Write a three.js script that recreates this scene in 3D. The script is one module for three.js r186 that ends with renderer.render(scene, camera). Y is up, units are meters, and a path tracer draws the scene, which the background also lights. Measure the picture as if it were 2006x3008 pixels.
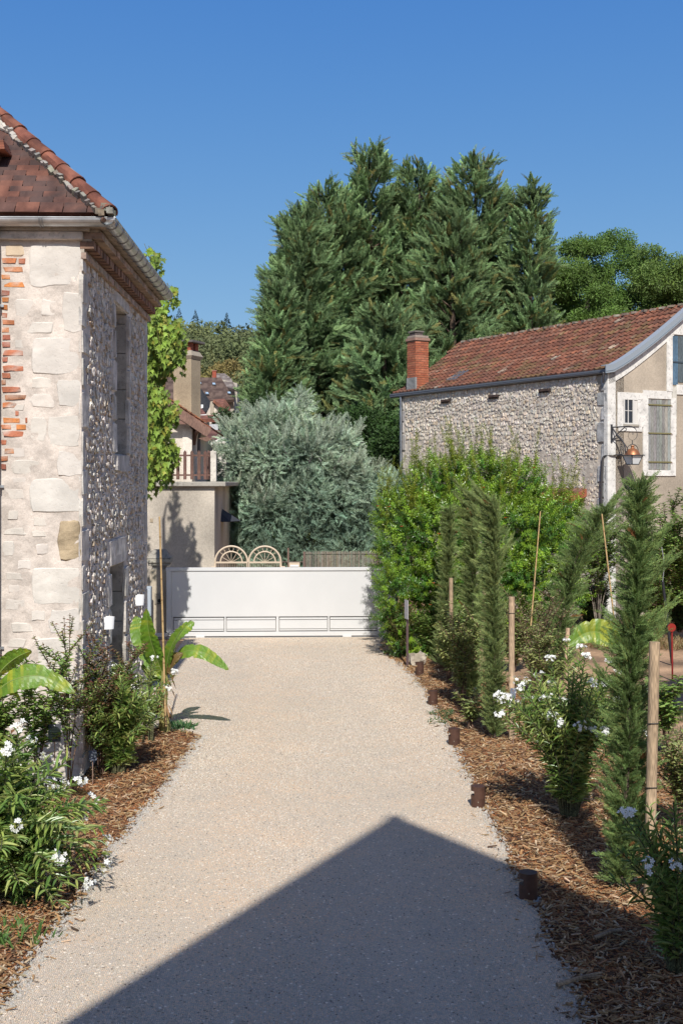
import * as THREE from 'three';
import { RoundedBoxGeometry } from 'three/addons/geometries/RoundedBoxGeometry.js';

// ---------------------------------------------------------------- camera, sky, sun, exposure
const scene = new THREE.Scene();
const H = 3.4, F = 2892, YAW = Math.atan((784 - 672) / F);
const camera = new THREE.PerspectiveCamera(2 * Math.atan(1504 / 3700) * 180 / Math.PI, 2006 / 3008, 0.1, 3000);
camera.position.set(0, H, 0);
camera.rotation.y = -YAW;
camera.setViewOffset(2006, 3008, 0, 84, 2006, 3008);
const renderer = new THREE.WebGLRenderer({ antialias: true });
renderer.toneMapping = THREE.LinearToneMapping;
renderer.toneMappingExposure = 1.1;
renderer.shadowMap.enabled = true;
const lerp = (a, b, t) => a + (b - a) * t, clamp = (x, a = 0, b = 1) => Math.min(b, Math.max(a, x)), sm = (a, b, x) => { const t = clamp((x - a) / (b - a)); return t * t * (3 - 2 * t); };
const SUN = new THREE.Vector3(0.018, 0.93, 1).normalize();           // towards the sun
const sun = new THREE.DirectionalLight(new THREE.Color(1.0, 0.962, 0.895), 4.9);
sun.position.copy(SUN).multiplyScalar(120);
sun.castShadow = true;
sun.shadow.mapSize.set(4096, 4096);
Object.assign(sun.shadow.camera, { left: -40, right: 40, top: 60, bottom: -60, near: 1, far: 400 });
scene.add(sun);
{ // clear blue sky: deepest away from the sun and overhead, pale towards the horizon and whiter round the sun
  const W = 512, Hh = 256, d = new Float32Array(W * Hh * 4);
  for (let j = 0; j < Hh; j++) for (let i = 0; i < W; i++) {
    const lat = ((j + 0.5) / Hh - 0.5) * Math.PI, lon = ((i + 0.5) / W - 0.5) * 2 * Math.PI;
    const x = Math.cos(lon) * Math.cos(lat), y = Math.sin(lat), z = Math.sin(lon) * Math.cos(lat);
    const e = Math.max(0, y), c = x * SUN.x + y * SUN.y + z * SUN.z;
    const s = 0.5 + 0.5 * c, glow = Math.pow(Math.max(0, s), 12) * 0.5 + Math.pow(Math.max(0, s), 60) * 1.5;
    const a = (1 + 0.35 * s * s * s) * (1 - 0.42 * sm(0.38, 1.0, e)), w = 0.55 * s * s;
    let r = (0.012 + 0.484 * Math.exp(-e * 5.8)) * a, g = (0.095 + 0.605 * Math.exp(-e * 4.0)) * a, b = (0.392 + 0.417 * Math.exp(-e * 1.8)) * a;
    const l = 0.25 * r + 0.6 * g + 0.15 * b; r = lerp(r, l * 0.95, w) + glow * 0.5; g = lerp(g, l, w) + glow * 0.5; b = lerp(b, l * 1.12, w) + glow * 0.5;
    const k = (j * W + i) * 4, lo = y < 0 ? Math.max(0, 1 + y * 6) : 1;
    r *= 0.91; g *= 0.91; b *= 0.91; d[k] = r * lo + 0.10 * (1 - lo); d[k + 1] = g * lo + 0.11 * (1 - lo); d[k + 2] = b * lo + 0.10 * (1 - lo); d[k + 3] = 1;
  }
  const t = new THREE.DataTexture(d, W, Hh, THREE.RGBAFormat, THREE.FloatType);
  t.mapping = THREE.EquirectangularReflectionMapping; t.magFilter = THREE.LinearFilter; t.minFilter = THREE.LinearFilter; t.needsUpdate = true;
  scene.background = t; scene.environment = t;
}

// ---------------------------------------------------------------- helpers
const V = (x, y, z) => new THREE.Vector3(x, y, z);
const C = (r, g, b) => new THREE.Color().setRGB(r, g, b);
function rnd(seed) { let a = seed >>> 0; const f = () => { a = (a + 0x6d2b79f5) | 0; let t = Math.imul(a ^ (a >>> 15), 1 | a); t = (t + Math.imul(t ^ (t >>> 7), 61 | t)) ^ t; return ((t ^ (t >>> 14)) >>> 0) / 4294967296; };
  f.r = (lo, hi) => lo + (hi - lo) * f(); f.s = (k) => (f() * 2 - 1) * k; f.g = () => (f() + f() + f() - 1.5) * 0.9; f.pick = (l) => l[Math.floor(f() * l.length)]; return f; }
const hash = (x, y, z = 0) => { let h = Math.imul(x | 0, 374761393) ^ Math.imul(y | 0, 668265263) ^ Math.imul(z | 0, 1274126177); h = Math.imul(h ^ (h >>> 13), 1274126177); return ((h ^ (h >>> 16)) >>> 0) / 4294967296; };
function n3(x, y, z) { const X = Math.floor(x), Y = Math.floor(y), Z = Math.floor(z); let u = x - X, v = y - Y, w = z - Z; u = u * u * (3 - 2 * u); v = v * v * (3 - 2 * v); w = w * w * (3 - 2 * w);
  const l = (a, b, t) => a + (b - a) * t; return l(l(l(hash(X, Y, Z), hash(X + 1, Y, Z), u), l(hash(X, Y + 1, Z), hash(X + 1, Y + 1, Z), u), v), l(l(hash(X, Y, Z + 1), hash(X + 1, Y, Z + 1), u), l(hash(X, Y + 1, Z + 1), hash(X + 1, Y + 1, Z + 1), u), v), w) * 2 - 1; }
const fb = (x, y, z, o = 4) => { let s = 0, a = 0.5; for (let i = 0; i < o; i++) { s += a * n3(x, y, z); x *= 2.03; y *= 2.03; z *= 2.03; a *= 0.5; } return s; };
// tileable 2-D noise of period p cells over [0,1)
function tn(u, v, p, s) { const x = u * p, y = v * p, X = Math.floor(x), Y = Math.floor(y); let a = x - X, b = y - Y; a = a * a * (3 - 2 * a); b = b * b * (3 - 2 * b); const m = (k) => ((k % p) + p) % p;
  return lerp(lerp(hash(m(X), m(Y), s), hash(m(X + 1), m(Y), s), a), lerp(hash(m(X), m(Y + 1), s), hash(m(X + 1), m(Y + 1), s), a), b) * 2 - 1; }
const tf = (u, v, p, s, o = 4) => { let t = 0, a = 0.5; for (let i = 0; i < o; i++) { t += a * tn(u, v, p << i, s + i); a *= 0.5; } return t; };
function cell(u, v, p, s) { const x = u * p, y = v * p, X = Math.floor(x), Y = Math.floor(y), m = (k) => ((k % p) + p) % p; let d1 = 9, d2 = 9, id = 0;
  for (let j = -1; j < 2; j++) for (let i = -1; i < 2; i++) { const cx = X + i, cy = Y + j, px = cx + 0.15 + 0.7 * hash(m(cx), m(cy), s), py = cy + 0.15 + 0.7 * hash(m(cx), m(cy), s + 7), d = Math.hypot(px - x, py - y); if (d < d1) { d2 = d1; d1 = d; id = hash(m(cx), m(cy), s + 13); } else if (d < d2) d2 = d; }
  return [d1, d2, id]; }
// pixel of the photograph at 1568 x 2351 -> a point of the place at depth D, or on the ground
const cy_ = Math.cos(YAW), sy_ = Math.sin(YAW);
function ray(u, v) { const x = (u - 784) / F, y = (1110 - v) / F; return V(cy_ * x + sy_, y, sy_ * x - cy_); }
function at(u, v, D) { const r = ray(u, v); return r.multiplyScalar(D / -r.z).add(V(0, H, 0)); }
function gnd(u, v, y = 0) { const r = ray(u, v); return r.multiplyScalar((y - H) / r.y).add(V(0, H, 0)); }
const ppm = (D) => F / D;

// ---- textures
function tex(n, fn, size, srgb = true) {
  const d = new Uint8Array(n * n * 4);
  for (let j = 0; j < n; j++) for (let i = 0; i < n; i++) { const c = fn(i / n, j / n), k = (j * n + i) * 4; if (c.length) { d[k] = clamp(c[0]) * 255; d[k + 1] = clamp(c[1]) * 255; d[k + 2] = clamp(c[2]) * 255; } else d[k] = d[k + 1] = d[k + 2] = clamp(c) * 255; d[k + 3] = 255; }
  const t = new THREE.DataTexture(d, n, n, THREE.RGBAFormat); t.wrapS = t.wrapT = THREE.RepeatWrapping; t.magFilter = THREE.LinearFilter; t.minFilter = THREE.LinearFilter;
  if (srgb) t.colorSpace = THREE.SRGBColorSpace; t.repeat.set(1 / size, 1 / size); t.needsUpdate = true; return t;
}
const mix3 = (a, b, t) => [lerp(a[0], b[0], t), lerp(a[1], b[1], t), lerp(a[2], b[2], t)];
const g3 = (x) => [x, x, x];
const toS = (x) => (x <= 0.0031308 ? 12.92 * x : 1.055 * Math.pow(x, 1 / 2.4) - 0.055), L3 = (r, g, b) => [toS(r), toS(g), toS(b)];
const M = (o) => new THREE.MeshStandardMaterial({ roughness: 0.9, ...o });
// grey modulation textures (multiply the vertex colours)
const mod = (n, size, amp, p, s, extra) => tex(n, (u, v) => g3(clamp(0.86 + amp * tf(u, v, p, s, 5) + (extra ? extra(u, v) : 0))), size);
const T = {};
T.stone = mod(512, 0.9, 0.20, 6, 11, (u, v) => (tn(u, v, 64, 5) > 0.72 ? -0.10 : 0) + (tf(u, v, 14, 31, 3) > 0.30 ? -0.07 : 0));
T.ash = mod(512, 1.1, 0.09, 6, 12, (u, v) => 0.06 + (tn(u, v, 80, 5) > 0.86 ? -0.07 : 0));
T.stoneB = tex(512, (u, v) => 0.5 + 0.5 * tf(u, v, 10, 21, 6) + (tn(u, v, 90, 4) > 0.7 ? -0.18 : 0), 0.9, false);
T.mortar = mod(512, 1.3, 0.16, 9, 41, (u, v) => 0.05 * tn(u, v, 200, 3));
T.mortarB = tex(512, (u, v) => 0.5 + 0.45 * tf(u, v, 24, 51, 5), 1.3, false);
T.fine = mod(512, 0.6, 0.13, 16, 61);
T.fineB = tex(512, (u, v) => 0.5 + 0.5 * tf(u, v, 40, 71, 4), 0.6, false);
T.tile = tex(512, (u, v) => { const a = tf(u, v, 5, 81, 5), l = tf(u, v, 17, 85, 3); let c = mix3([0.98, 0.94, 0.91], [0.70, 0.64, 0.62], clamp(0.5 + a * 1.4)); if (tn(u, v, 64, 83) > 0.90) c = [1, 1, 0.95]; return c; }, 0.8);
T.plaster = tex(1024, (u, v) => { const a = tf(u, v, 3, 91, 6), s = tn(u, v * 0.12 * 8 | 0 ? v : v, 18, 95); const st = tf(u, (v * 0.25) % 1, 12, 99, 4); return g3(clamp(0.88 + 0.17 * a + 0.05 * st + 0.05 * tn(u, v, 150, 7))); }, 3.2);
T.lime = tex(512, (u, v) => { const a = tf(u, v, 7, 101, 5), b = tf(u, v, 26, 105, 4); return g3(clamp(0.95 - (b > 0.10 ? (b - 0.10) * 0.30 : 0) + a * 0.10)); }, 1.1);
const woodFn = (knot) => (u, v) => { const g = tf(u, v / 1, 4, 111, 2) * 0.05; const w = tn((u + g) % 1, (v * 0.06) % 1, 64, 113) * 0.5 + tn(u, (v * 0.12) % 1, 128, 117) * 0.5; return g3(clamp(0.83 + 0.20 * w + 0.10 * tf(u, v, 3, 119, 3))); };
T.wood = tex(512, (u, v) => { const w = tn(u, v, 64, 113), q = tf(u, v, 4, 119, 4); let k = 0; return g3(clamp(0.82 + 0.14 * w + 0.16 * q)); }, 0.5); T.wood.repeat.set(2.2, 0.35);
T.zinc = tex(512, (u, v) => { const a = tf(u, v, 5, 121, 5); return g3(clamp(0.88 + 0.22 * a)); }, 0.7);
T.gravel = tex(1280, (u, v) => { const [d1, d2, id] = cell(u, v, 150, 3), [e1, e2, ie] = cell(u, v, 64, 9); const big = tf(u, v, 4, 131, 5); let k = 0.86 + 0.20 * (id - 0.5) + 0.08 * big; k *= 1 - 0.26 * sm(0.22, 0.0, d2 - d1); let c = mix3([1.0, 0.95, 0.88], [0.97, 0.87, 0.76], clamp(id * 1.3 - 0.2 + big)); if (ie > 0.93 && e1 < 0.30) { k = 0.97; c = [1, 0.96, 0.90]; } if (ie < 0.06 && e1 < 0.26) { k *= 0.62; } return [c[0] * k, c[1] * k, c[2] * k]; }, 2.1);
T.gravelB = tex(1024, (u, v) => { const [d1, d2, id] = cell(u, v, 150, 3); return clamp((0.35 + 0.5 * id) * sm(0, 0.35, d2 - d1) + 0.15 * tf(u, v, 10, 133, 3)); }, 2.1, false);
T.mulch = tex(1024, (u, v) => { const [d1, d2, id] = cell(u, (v * 1) % 1, 60, 17); const k = 0.5 + 0.6 * (id - 0.5) - 0.35 * sm(0.25, 0, d2 - d1) + 0.2 * tf(u, v, 6, 141, 4); return [0.80 * k + 0.14, 0.58 * k + 0.08, 0.38 * k + 0.04]; }, 1.4);
T.dirt = tex(1024, (u, v) => { const a = tf(u, v, 5, 151, 6), b = tn(u, v, 180, 5); const k = 0.80 + 0.34 * a + 0.08 * b; return [0.80 * k, 0.68 * k, 0.56 * k]; }, 3.7);
T.dirtB = tex(512, (u, v) => 0.5 + 0.5 * tf(u, v, 20, 161, 5), 1.7, false);
T.bark = tex(256, (u, v) => g3(clamp(0.72 + 0.45 * tn(u, v, 32, 171) * 0.6 + 0.3 * tf(u, v, 6, 175, 4))), 0.3);
T.paint = tex(512, (u, v) => g3(clamp(0.975 + 0.025 * tf(u, v, 4, 181, 4))), 2.4);
const VC = { vertexColors: true };
const MAT = {
  stone: M({ ...VC, map: T.stone, bumpMap: T.stoneB, bumpScale: 0.010, roughness: 0.95 }),
  ashlar: M({ ...VC, map: T.ash, bumpMap: T.stoneB, bumpScale: 0.008, roughness: 0.95 }),
  mortar: M({ ...VC, map: T.mortar, bumpMap: T.mortarB, bumpScale: 0.010, roughness: 1 }),
  fine: M({ ...VC, map: T.fine, bumpMap: T.fineB, bumpScale: 0.002, roughness: 0.9 }),
  tile: M({ ...VC, map: T.tile, bumpMap: T.fineB, bumpScale: 0.003, roughness: 0.88 }),
  plaster: M({ ...VC, map: T.plaster, bumpMap: T.fineB, bumpScale: 0.003, roughness: 0.95 }),
  lime: M({ ...VC, map: T.lime, bumpMap: T.fineB, bumpScale: 0.003, roughness: 0.95 }),
  wood: M({ ...VC, map: T.wood, bumpMap: T.wood, bumpScale: 0.003, roughness: 0.85 }),
  zinc: M({ ...VC, map: T.zinc, roughness: 0.42, metalness: 0.85 }),
  paint: M({ ...VC, map: T.paint, roughness: 0.5 }),
  iron: M({ ...VC, roughness: 0.55, metalness: 0.2 }),
  bark: M({ ...VC, map: T.bark, bumpMap: T.bark, bumpScale: 0.01, roughness: 1 }),
  leaf: new THREE.MeshPhysicalMaterial({ ...VC, roughness: 0.6, transmission: 0.25, thickness: 0, side: THREE.DoubleSide, specularIntensity: 0.6 }),
  needle: new THREE.MeshPhysicalMaterial({ ...VC, roughness: 0.75, transmission: 0.15, thickness: 0, side: THREE.DoubleSide, specularIntensity: 0.4 }),
  gloss: new THREE.MeshPhysicalMaterial({ ...VC, roughness: 0.36, transmission: 0.22, thickness: 0, side: THREE.DoubleSide }),
  banana: new THREE.MeshPhysicalMaterial({ ...VC, roughness: 0.45, transmission: 0.4, thickness: 0, side: THREE.DoubleSide }),
  petal: new THREE.MeshPhysicalMaterial({ ...VC, roughness: 0.7, transmission: 0.25, thickness: 0, side: THREE.DoubleSide }),
  glass: M({ color: C(0.03, 0.035, 0.04), roughness: 0.08, metalness: 0.0 }),
};
// ---- mesh builder: joins geometries, colours them and gives uv in metres
const WHITE = C(1, 1, 1);
class MB {
  constructor() { this.p = []; this.n = []; this.c = []; this.sm = false; }
  add(g, m, col = WHITE, colFn) {
    const q = g.index ? g.toNonIndexed() : g, P = q.attributes.position, N = q.attributes.normal, nm = m ? new THREE.Matrix3().getNormalMatrix(m) : null, a = new THREE.Vector3(), own = q.attributes.color;
    const flip = m && m.determinant() < 0;
    for (let i2 = 0; i2 < P.count; i2++) {
      const i = flip && i2 % 3 ? i2 + (i2 % 3 === 1 ? 1 : -1) : i2;
      a.fromBufferAttribute(P, i); if (m) a.applyMatrix4(m); this.p.push(a.x, a.y, a.z); let cc = col; if (colFn) cc = colFn(a, i) || col;
      if (own) this.c.push(cc.r * own.getX(i), cc.g * own.getY(i), cc.b * own.getZ(i)); else this.c.push(cc.r, cc.g, cc.b);
      a.fromBufferAttribute(N, i); if (nm) a.applyMatrix3(nm).normalize(); this.n.push(a.x, a.y, a.z);
    }
    return this;
  }
  tri(a, b, c, col = WHITE) { const n = b.clone().sub(a).cross(c.clone().sub(a)).normalize(); for (const v of [a, b, c]) { this.p.push(v.x, v.y, v.z); this.n.push(n.x, n.y, n.z); this.c.push(col.r, col.g, col.b); } return this; }
  quad(a, b, c, d, col) { return this.tri(a, b, c, col).tri(a, c, d, col); }
  box(x0, y0, z0, x1, y1, z1, col, r = 0) { const w = x1 - x0, h = y1 - y0, d = z1 - z0; const g = r > 0 ? new RoundedBoxGeometry(w, h, d, 1, Math.min(r, w * 0.45, h * 0.45, d * 0.45)) : new THREE.BoxGeometry(w, h, d); return this.add(g, new THREE.Matrix4().makeTranslation((x0 + x1) / 2, (y0 + y1) / 2, (z0 + z1) / 2), col); }
  // convex polygon given a thickness against its normal
  slab(pts, th, col) {
    const n = pts[1].clone().sub(pts[0]).cross(pts[2].clone().sub(pts[0])).normalize(), low = pts.map((p) => p.clone().addScaledVector(n, -th));
    for (let i = 1; i + 1 < pts.length; i++) { this.tri(pts[0], pts[i], pts[i + 1], col); this.tri(low[0], low[i + 1], low[i], col); }
    for (let i = 0; i < pts.length; i++) { const j = (i + 1) % pts.length; this.quad(pts[j], pts[i], low[i], low[j], col); }
    return this;
  }
  tube(pts, r0, r1 = r0, col = WHITE, seg = 6, n = 0) {
    const cu = pts.length > 2 ? new THREE.CatmullRomCurve3(pts) : new THREE.LineCurve3(pts[0], pts[1]), k = n || Math.max(1, (pts.length - 1) * 3), fr = cu.computeFrenetFrames(k, false), P = [], Nn = [];
    for (let i = 0; i <= k; i++) { const c = cu.getPoint(i / k), r = typeof r0 === 'function' ? r0(i / k) : lerp(r0, r1, i / k); for (let j = 0; j <= seg; j++) { const a = (j / seg) * 2 * Math.PI, d = fr.normals[i].clone().multiplyScalar(Math.cos(a)).addScaledVector(fr.binormals[i], Math.sin(a)); P.push(c.clone().addScaledVector(d, r)); Nn.push(d); } }
    const put = (q) => { const v = P[q], m = Nn[q]; this.p.push(v.x, v.y, v.z); this.n.push(m.x, m.y, m.z); this.c.push(col.r, col.g, col.b); };
    for (let i = 0; i < k; i++) for (let j = 0; j < seg; j++) { const a = i * (seg + 1) + j, b = a + seg + 1; put(a); put(a + 1); put(b); put(b); put(a + 1); put(b + 1); }
    for (const [e, f] of [[0, 1], [k, -1]]) { const c = cu.getPoint(e / k), t = fr.tangents[e].clone().multiplyScalar(-f); for (let j = 0; j < seg; j++) { const a = P[e * (seg + 1) + j], b = P[e * (seg + 1) + j + 1], tr = f > 0 ? [c, b, a] : [c, a, b]; for (const v of tr) { this.p.push(v.x, v.y, v.z); this.n.push(t.x, t.y, t.z); this.c.push(col.r, col.g, col.b); } } }
    return this;
  }
  // folded leaf
  leaf(b, dir, side, len, wid, col, fold = 0.25, droop = 0) {
    const up = side.clone().cross(dir).normalize(), m = b.clone().addScaledVector(dir, len * 0.45).addScaledVector(up, -len * droop * 0.2), t = b.clone().addScaledVector(dir, len).addScaledVector(up, -len * droop), l = m.clone().addScaledVector(side, wid / 2).addScaledVector(up, wid * fold), r = m.clone().addScaledVector(side, -wid / 2).addScaledVector(up, wid * fold);
    return this.tri(b, t, l, col).tri(b, r, t, col);
  }
  geo() {
    const n = this.p.length / 3, g = new THREE.BufferGeometry(), uv = new Float32Array(n * 2), p = this.p;
    for (let i = 0; i < n; i += 3) { const k = i * 3, ax = p[k + 3] - p[k], ay = p[k + 4] - p[k + 1], az = p[k + 5] - p[k + 2], bx = p[k + 6] - p[k], by = p[k + 7] - p[k + 1], bz = p[k + 8] - p[k + 2], nx = Math.abs(ay * bz - az * by), ny = Math.abs(az * bx - ax * bz), nz = Math.abs(ax * by - ay * bx);
      const [u, v] = nx >= ny && nx >= nz ? [2, 1] : ny >= nz ? [0, 2] : [0, 1]; for (let j = 0; j < 3; j++) { uv[(i + j) * 2] = p[k + j * 3 + u]; uv[(i + j) * 2 + 1] = p[k + j * 3 + v]; } }
    g.setAttribute('position', new THREE.BufferAttribute(Float32Array.from(p), 3)); g.setAttribute('normal', new THREE.BufferAttribute(Float32Array.from(this.n), 3)); g.setAttribute('color', new THREE.BufferAttribute(Float32Array.from(this.c), 3)); g.setAttribute('uv', new THREE.BufferAttribute(uv, 2)); return g;
  }
  build(name, material, parent, kind) { const m = new THREE.Mesh(this.geo(), material); return finish(m, name, parent, kind); }
}
const used = {};
function numbered(name) { used[name] = (used[name] ?? -1) + 1; return used[name] ? name + '_' + String(used[name]).padStart(3, '0') : name; }
function finish(m, name, parent = scene, kind) { m.name = parent === scene ? numbered(name) : name; m.castShadow = m.receiveShadow = true; if (kind) m.userData.kind = kind; parent.add(m); return m; }
function tag(o, label, category, group, kind) { Object.assign(o.userData, { label, category }); if (group) o.userData.group = group; if (kind) o.userData.kind = kind; return o; }
function thing(name, label, category, p = V(0, 0, 0), turn = 0, group) { const o = new THREE.Group(); o.name = numbered(name); o.position.copy(p); o.rotation.y = turn; scene.add(o); return tag(o, label, category, group); }
function struct(o) { o.userData.kind = 'structure'; return o; }
function mesh(name, g, material, parent, kind) { return finish(new THREE.Mesh(g, material), name, parent, kind); }
class IM {
  constructor() { this.m = []; this.c = []; this.t = new THREE.Matrix4(); this.s = new THREE.Vector3(); }
  add(p, q, s, col) { if (s.isVector3) this.s.copy(s); else this.s.set(s, s, s); this.t.compose(p, q, this.s); for (const e of this.t.elements) this.m.push(e); this.c.push(col.r, col.g, col.b); }
  build(name, g, material, parent, kind = 'stuff') { const n = this.m.length / 16, o = new THREE.InstancedMesh(g, material, n); o.instanceMatrix.array.set(this.m); o.instanceColor = new THREE.InstancedBufferAttribute(Float32Array.from(this.c), 3); return finish(o, name, parent, kind); }
}
const YUP = V(0, 1, 0), Qt = new THREE.Quaternion(), Qr = new THREE.Quaternion();
const qdir = (d, roll = 0) => Qt.clone().setFromUnitVectors(YUP, d.clone().normalize()).multiply(Qr.setFromAxisAngle(YUP, roll));
const jit = (c, R, k) => { const f = 1 + R.s(k); return C(c.r * f * (1 + R.s(k * 0.35)), c.g * f, c.b * f * (1 + R.s(k * 0.35))); };
const basis = (o, x, y, z) => new THREE.Matrix4().makeBasis(x, y, z).setPosition(o);
const unit = (R) => { const z = R.s(1), a = R() * 6.2832, r = Math.sqrt(1 - z * z); return V(r * Math.cos(a), z, r * Math.sin(a)); };
// a rough stone that bulges towards +z from a w x h outline in the xy plane
function stoneGeo(w, h, d, R, nx = 5, ny = 4, round = 0.25, rough = 0.25, inset = 0.12, sink = 0.03) {
  const P = [], s = R() * 100, ang = R.s(0.05), an2 = R.s(0.05), T2 = [], e0 = 1 - inset, gp = (i, n) => (i === 0 ? -1 : i === n ? 1 : n < 3 ? 0 : lerp(-e0, e0, (i - 1) / (n - 2)));
  for (let j = 0; j <= ny; j++) for (let i = 0; i <= nx; i++) {
    const u = gp(i, nx), v = gp(j, ny); let e = 1 - round * Math.pow(Math.abs(u), 3) * Math.pow(Math.abs(v), 3);
    const edge = Math.max(Math.abs(u), Math.abs(v)); let x = u * e * w / 2, y = v * e * h / 2;
    x += edge * n3(u * 1.6 + s, v * 1.6, 3) * Math.min(w * 0.10, 0.03); y += edge * n3(u * 1.6, v * 1.6 + s, 9) * Math.min(h * 0.12, 0.025);
    const rim = edge > 0.99, z = rim ? -sink : d * (0.85 + 0.15 * (1 - edge * edge)) + (n3(x * 9 + s, y * 9, s) + 0.5 * n3(x * 23 + s, y * 23, s)) * d * rough + u * ang * Math.min(w, 0.3) * 0.5 + v * an2 * Math.min(h, 0.2) * 0.5;
    P.push(V(x, y, z));
  }
  const q = []; const push = (...l) => { for (const v of l) q.push(P[v].x, P[v].y, P[v].z); };
  for (let j = 0; j < ny; j++) for (let i = 0; i < nx; i++) { const a = j * (nx + 1) + i, b = a + 1, c = a + nx + 1, dd = c + 1; push(a, b, dd, a, dd, c); }
  const g = new THREE.BufferGeometry(); g.setAttribute('position', new THREE.BufferAttribute(new Float32Array(q), 3)); g.computeVertexNormals(); return g;
}
// ---------------------------------------------------------------- ground, gravel drive, mulch beds
{
  const m = new MB(), N = 60, R = rnd(3);
  const hy = (x, z) => -0.035;
  const xs = [-1500, -400, -120, -40, -15, -6, -3, 0, 3, 6, 9, 15, 40, 120, 400, 1500], zs = [1500, 200, 40, 10, 0, -6, -10, -14, -18, -22, -26, -30, -40, -70, -120, -300, -1500];
  for (let i = 0; i + 1 < xs.length; i++) for (let j = 0; j + 1 < zs.length; j++) m.quad(V(xs[i], hy(), zs[j]), V(xs[i + 1], hy(), zs[j]), V(xs[i + 1], hy(), zs[j + 1]), V(xs[i], hy(), zs[j + 1]), WHITE);
  struct(m.build('ground', M({ ...VC, color: C(0.95, 0.86, 0.78), map: T.dirt, bumpMap: T.dirtB, bumpScale: 0.02, roughness: 1 })));
}
const leftEdge = [[-300, 2700], [20, 2290], [75, 2215], [150, 2120], [235, 1990], [310, 1890], [365, 1835], [415, 1760], [470, 1688]].map(([u, v]) => gnd(u, v));
const rightEdge = [[1480, 2700], [1340, 2351], [1300, 2250], [1245, 2130], [1165, 1975], [1110, 1852], [1050, 1740], [1010, 1660], [975, 1590], [930, 1540], [872, 1492], [880, 1463]].map(([u, v]) => gnd(u, v));
function rough(pts, amp, R) { const o = []; for (let i = 0; i + 1 < pts.length; i++) { const n = Math.max(2, Math.ceil(pts[i].distanceTo(pts[i + 1]) / 0.06)); for (let k = 0; k < n; k++) { const p = pts[i].clone().lerp(pts[i + 1], k / n); const a = fb(p.x * 3.1, p.z * 3.1, 1, 3) * amp * 2 + R.s(amp * 0.55); p.x += a; o.push(p); } } o.push(pts[pts.length - 1]); return o; }
function flat(poly, y, thick) {
  const s = new THREE.Shape(poly.map((p) => new THREE.Vector2(p.x, -p.z))), g = new THREE.ExtrudeGeometry(s, { depth: thick, bevelEnabled: false }); g.rotateX(-Math.PI / 2); g.translate(0, y - thick, 0); return g;
}
const RE = rnd(5), Lr = rough(leftEdge, 0.035, RE), Rr = rough(rightEdge, 0.045, RE);
const bedEnd = [leftEdge[8], gnd(430, 1679), gnd(385, 1671), V(-2.36, 0, -17.6), V(-2.36, 0, -17.7), V(-2.36, 0, -29.5)];
const pathPoly = [...Lr, ...bedEnd.slice(1), V(3.2, 0, -29.5), V(2.2, 0, -27.9), ...Rr.slice().reverse()];
struct(new MB().add(flat(pathPoly, 0, 0.06), null, C(1.10, 1.055, 0.995)).build('gravel_path', M({ ...VC, map: T.gravel, bumpMap: T.gravelB, bumpScale: 0.010, roughness: 1 })));
const inside = (poly, x, z) => { let c = false; for (let i = 0, j = poly.length - 1; i < poly.length; j = i++) { const a = poly[i], b = poly[j]; if ((a.z > z) !== (b.z > z) && x < ((b.x - a.x) * (z - a.z)) / (b.z - a.z) + a.x) c = !c; } return c; };
const bedL = [...leftEdge.map((p) => p.clone().add(V(0.15, 0, 0))), ...bedEnd.slice(1, 4), V(-2.5, 0, -14.5), V(-6, 0, -14.5), V(-6, 0, -4)];
const bedR = [...rightEdge.slice(0, 11).map((p) => p.clone().add(V(-0.15, 0, 0))), V(2.9, 0, -25.4), V(3.9, 0, -21), V(4.4, 0, -17.5), V(5.2, 0, -13.6), V(6.0, 0, -10), V(5.5, 0, -5.6)];
{
  const mm = M({ ...VC, map: T.mulch, bumpMap: T.mulch, bumpScale: 0.03, roughness: 1 });
  struct(new MB().add(flat(bedL, -0.014, 0.05), null, C(1, 0.86, 0.72)).build('mulch_bed', mm));
  struct(new MB().add(flat(bedR, -0.014, 0.05), null, C(1, 0.86, 0.72)).build('mulch_bed', mm));
  // loose wood chips
  const R = rnd(17), g = (() => { const b = new MB(); b.add(new THREE.BoxGeometry(1, 0.16, 0.24), null, WHITE); const q = b.geo(), P = q.attributes.position; for (let i = 0; i < P.count; i++) { const x = P.getX(i); P.setZ(i, P.getZ(i) * (x > 0 ? 0.5 : 1) + x * x * 0.12); P.setY(i, P.getY(i) + x * x * 0.18); } q.computeVertexNormals(); return q; })();
  const chips = (name, label, poly, n, zn, zf, x0, x1) => { const im = new IM(); let k = 0, t = 0;
    while (k < n && t++ < n * 12) { const z = -lerp(zn, zf, Math.pow(R(), 1.35)), x = R.r(x0, x1); if (!inside(poly, x, z)) continue; if (inside(pathPoly, x, z) && R() > 0.10) continue; k++;
      const l = Math.pow(R(), 1.8) * 0.075 + 0.014, q = new THREE.Quaternion().setFromEuler(new THREE.Euler(R.s(0.3), R() * 6.28, R.s(0.35))), w = R(), c = w < 0.20 ? C(0.74, 0.55, 0.34) : w < 0.66 ? C(0.54, 0.325, 0.15) : w < 0.88 ? C(0.37, 0.205, 0.095) : C(0.13, 0.075, 0.04);
      im.add(V(x, R.r(-0.012, 0.018), z), q, V(l, l * R.r(0.25, 0.7), l * R.r(0.4, 1.2)), jit(c, R, 0.25)); }
    tag(im.build(name, g, MAT.fine), label, 'wood chips', null, 'stuff'); };
  chips('wood_chips', 'orange brown wood chip mulch on the planting bed left of the drive', bedL, 26000, 7.2, 17.8, -4.5, 0.2);
  chips('wood_chips', 'orange brown wood chip mulch on the long bed right of the drive', bedR, 60000, 7.2, 25.5, 0.8, 6);
}
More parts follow.
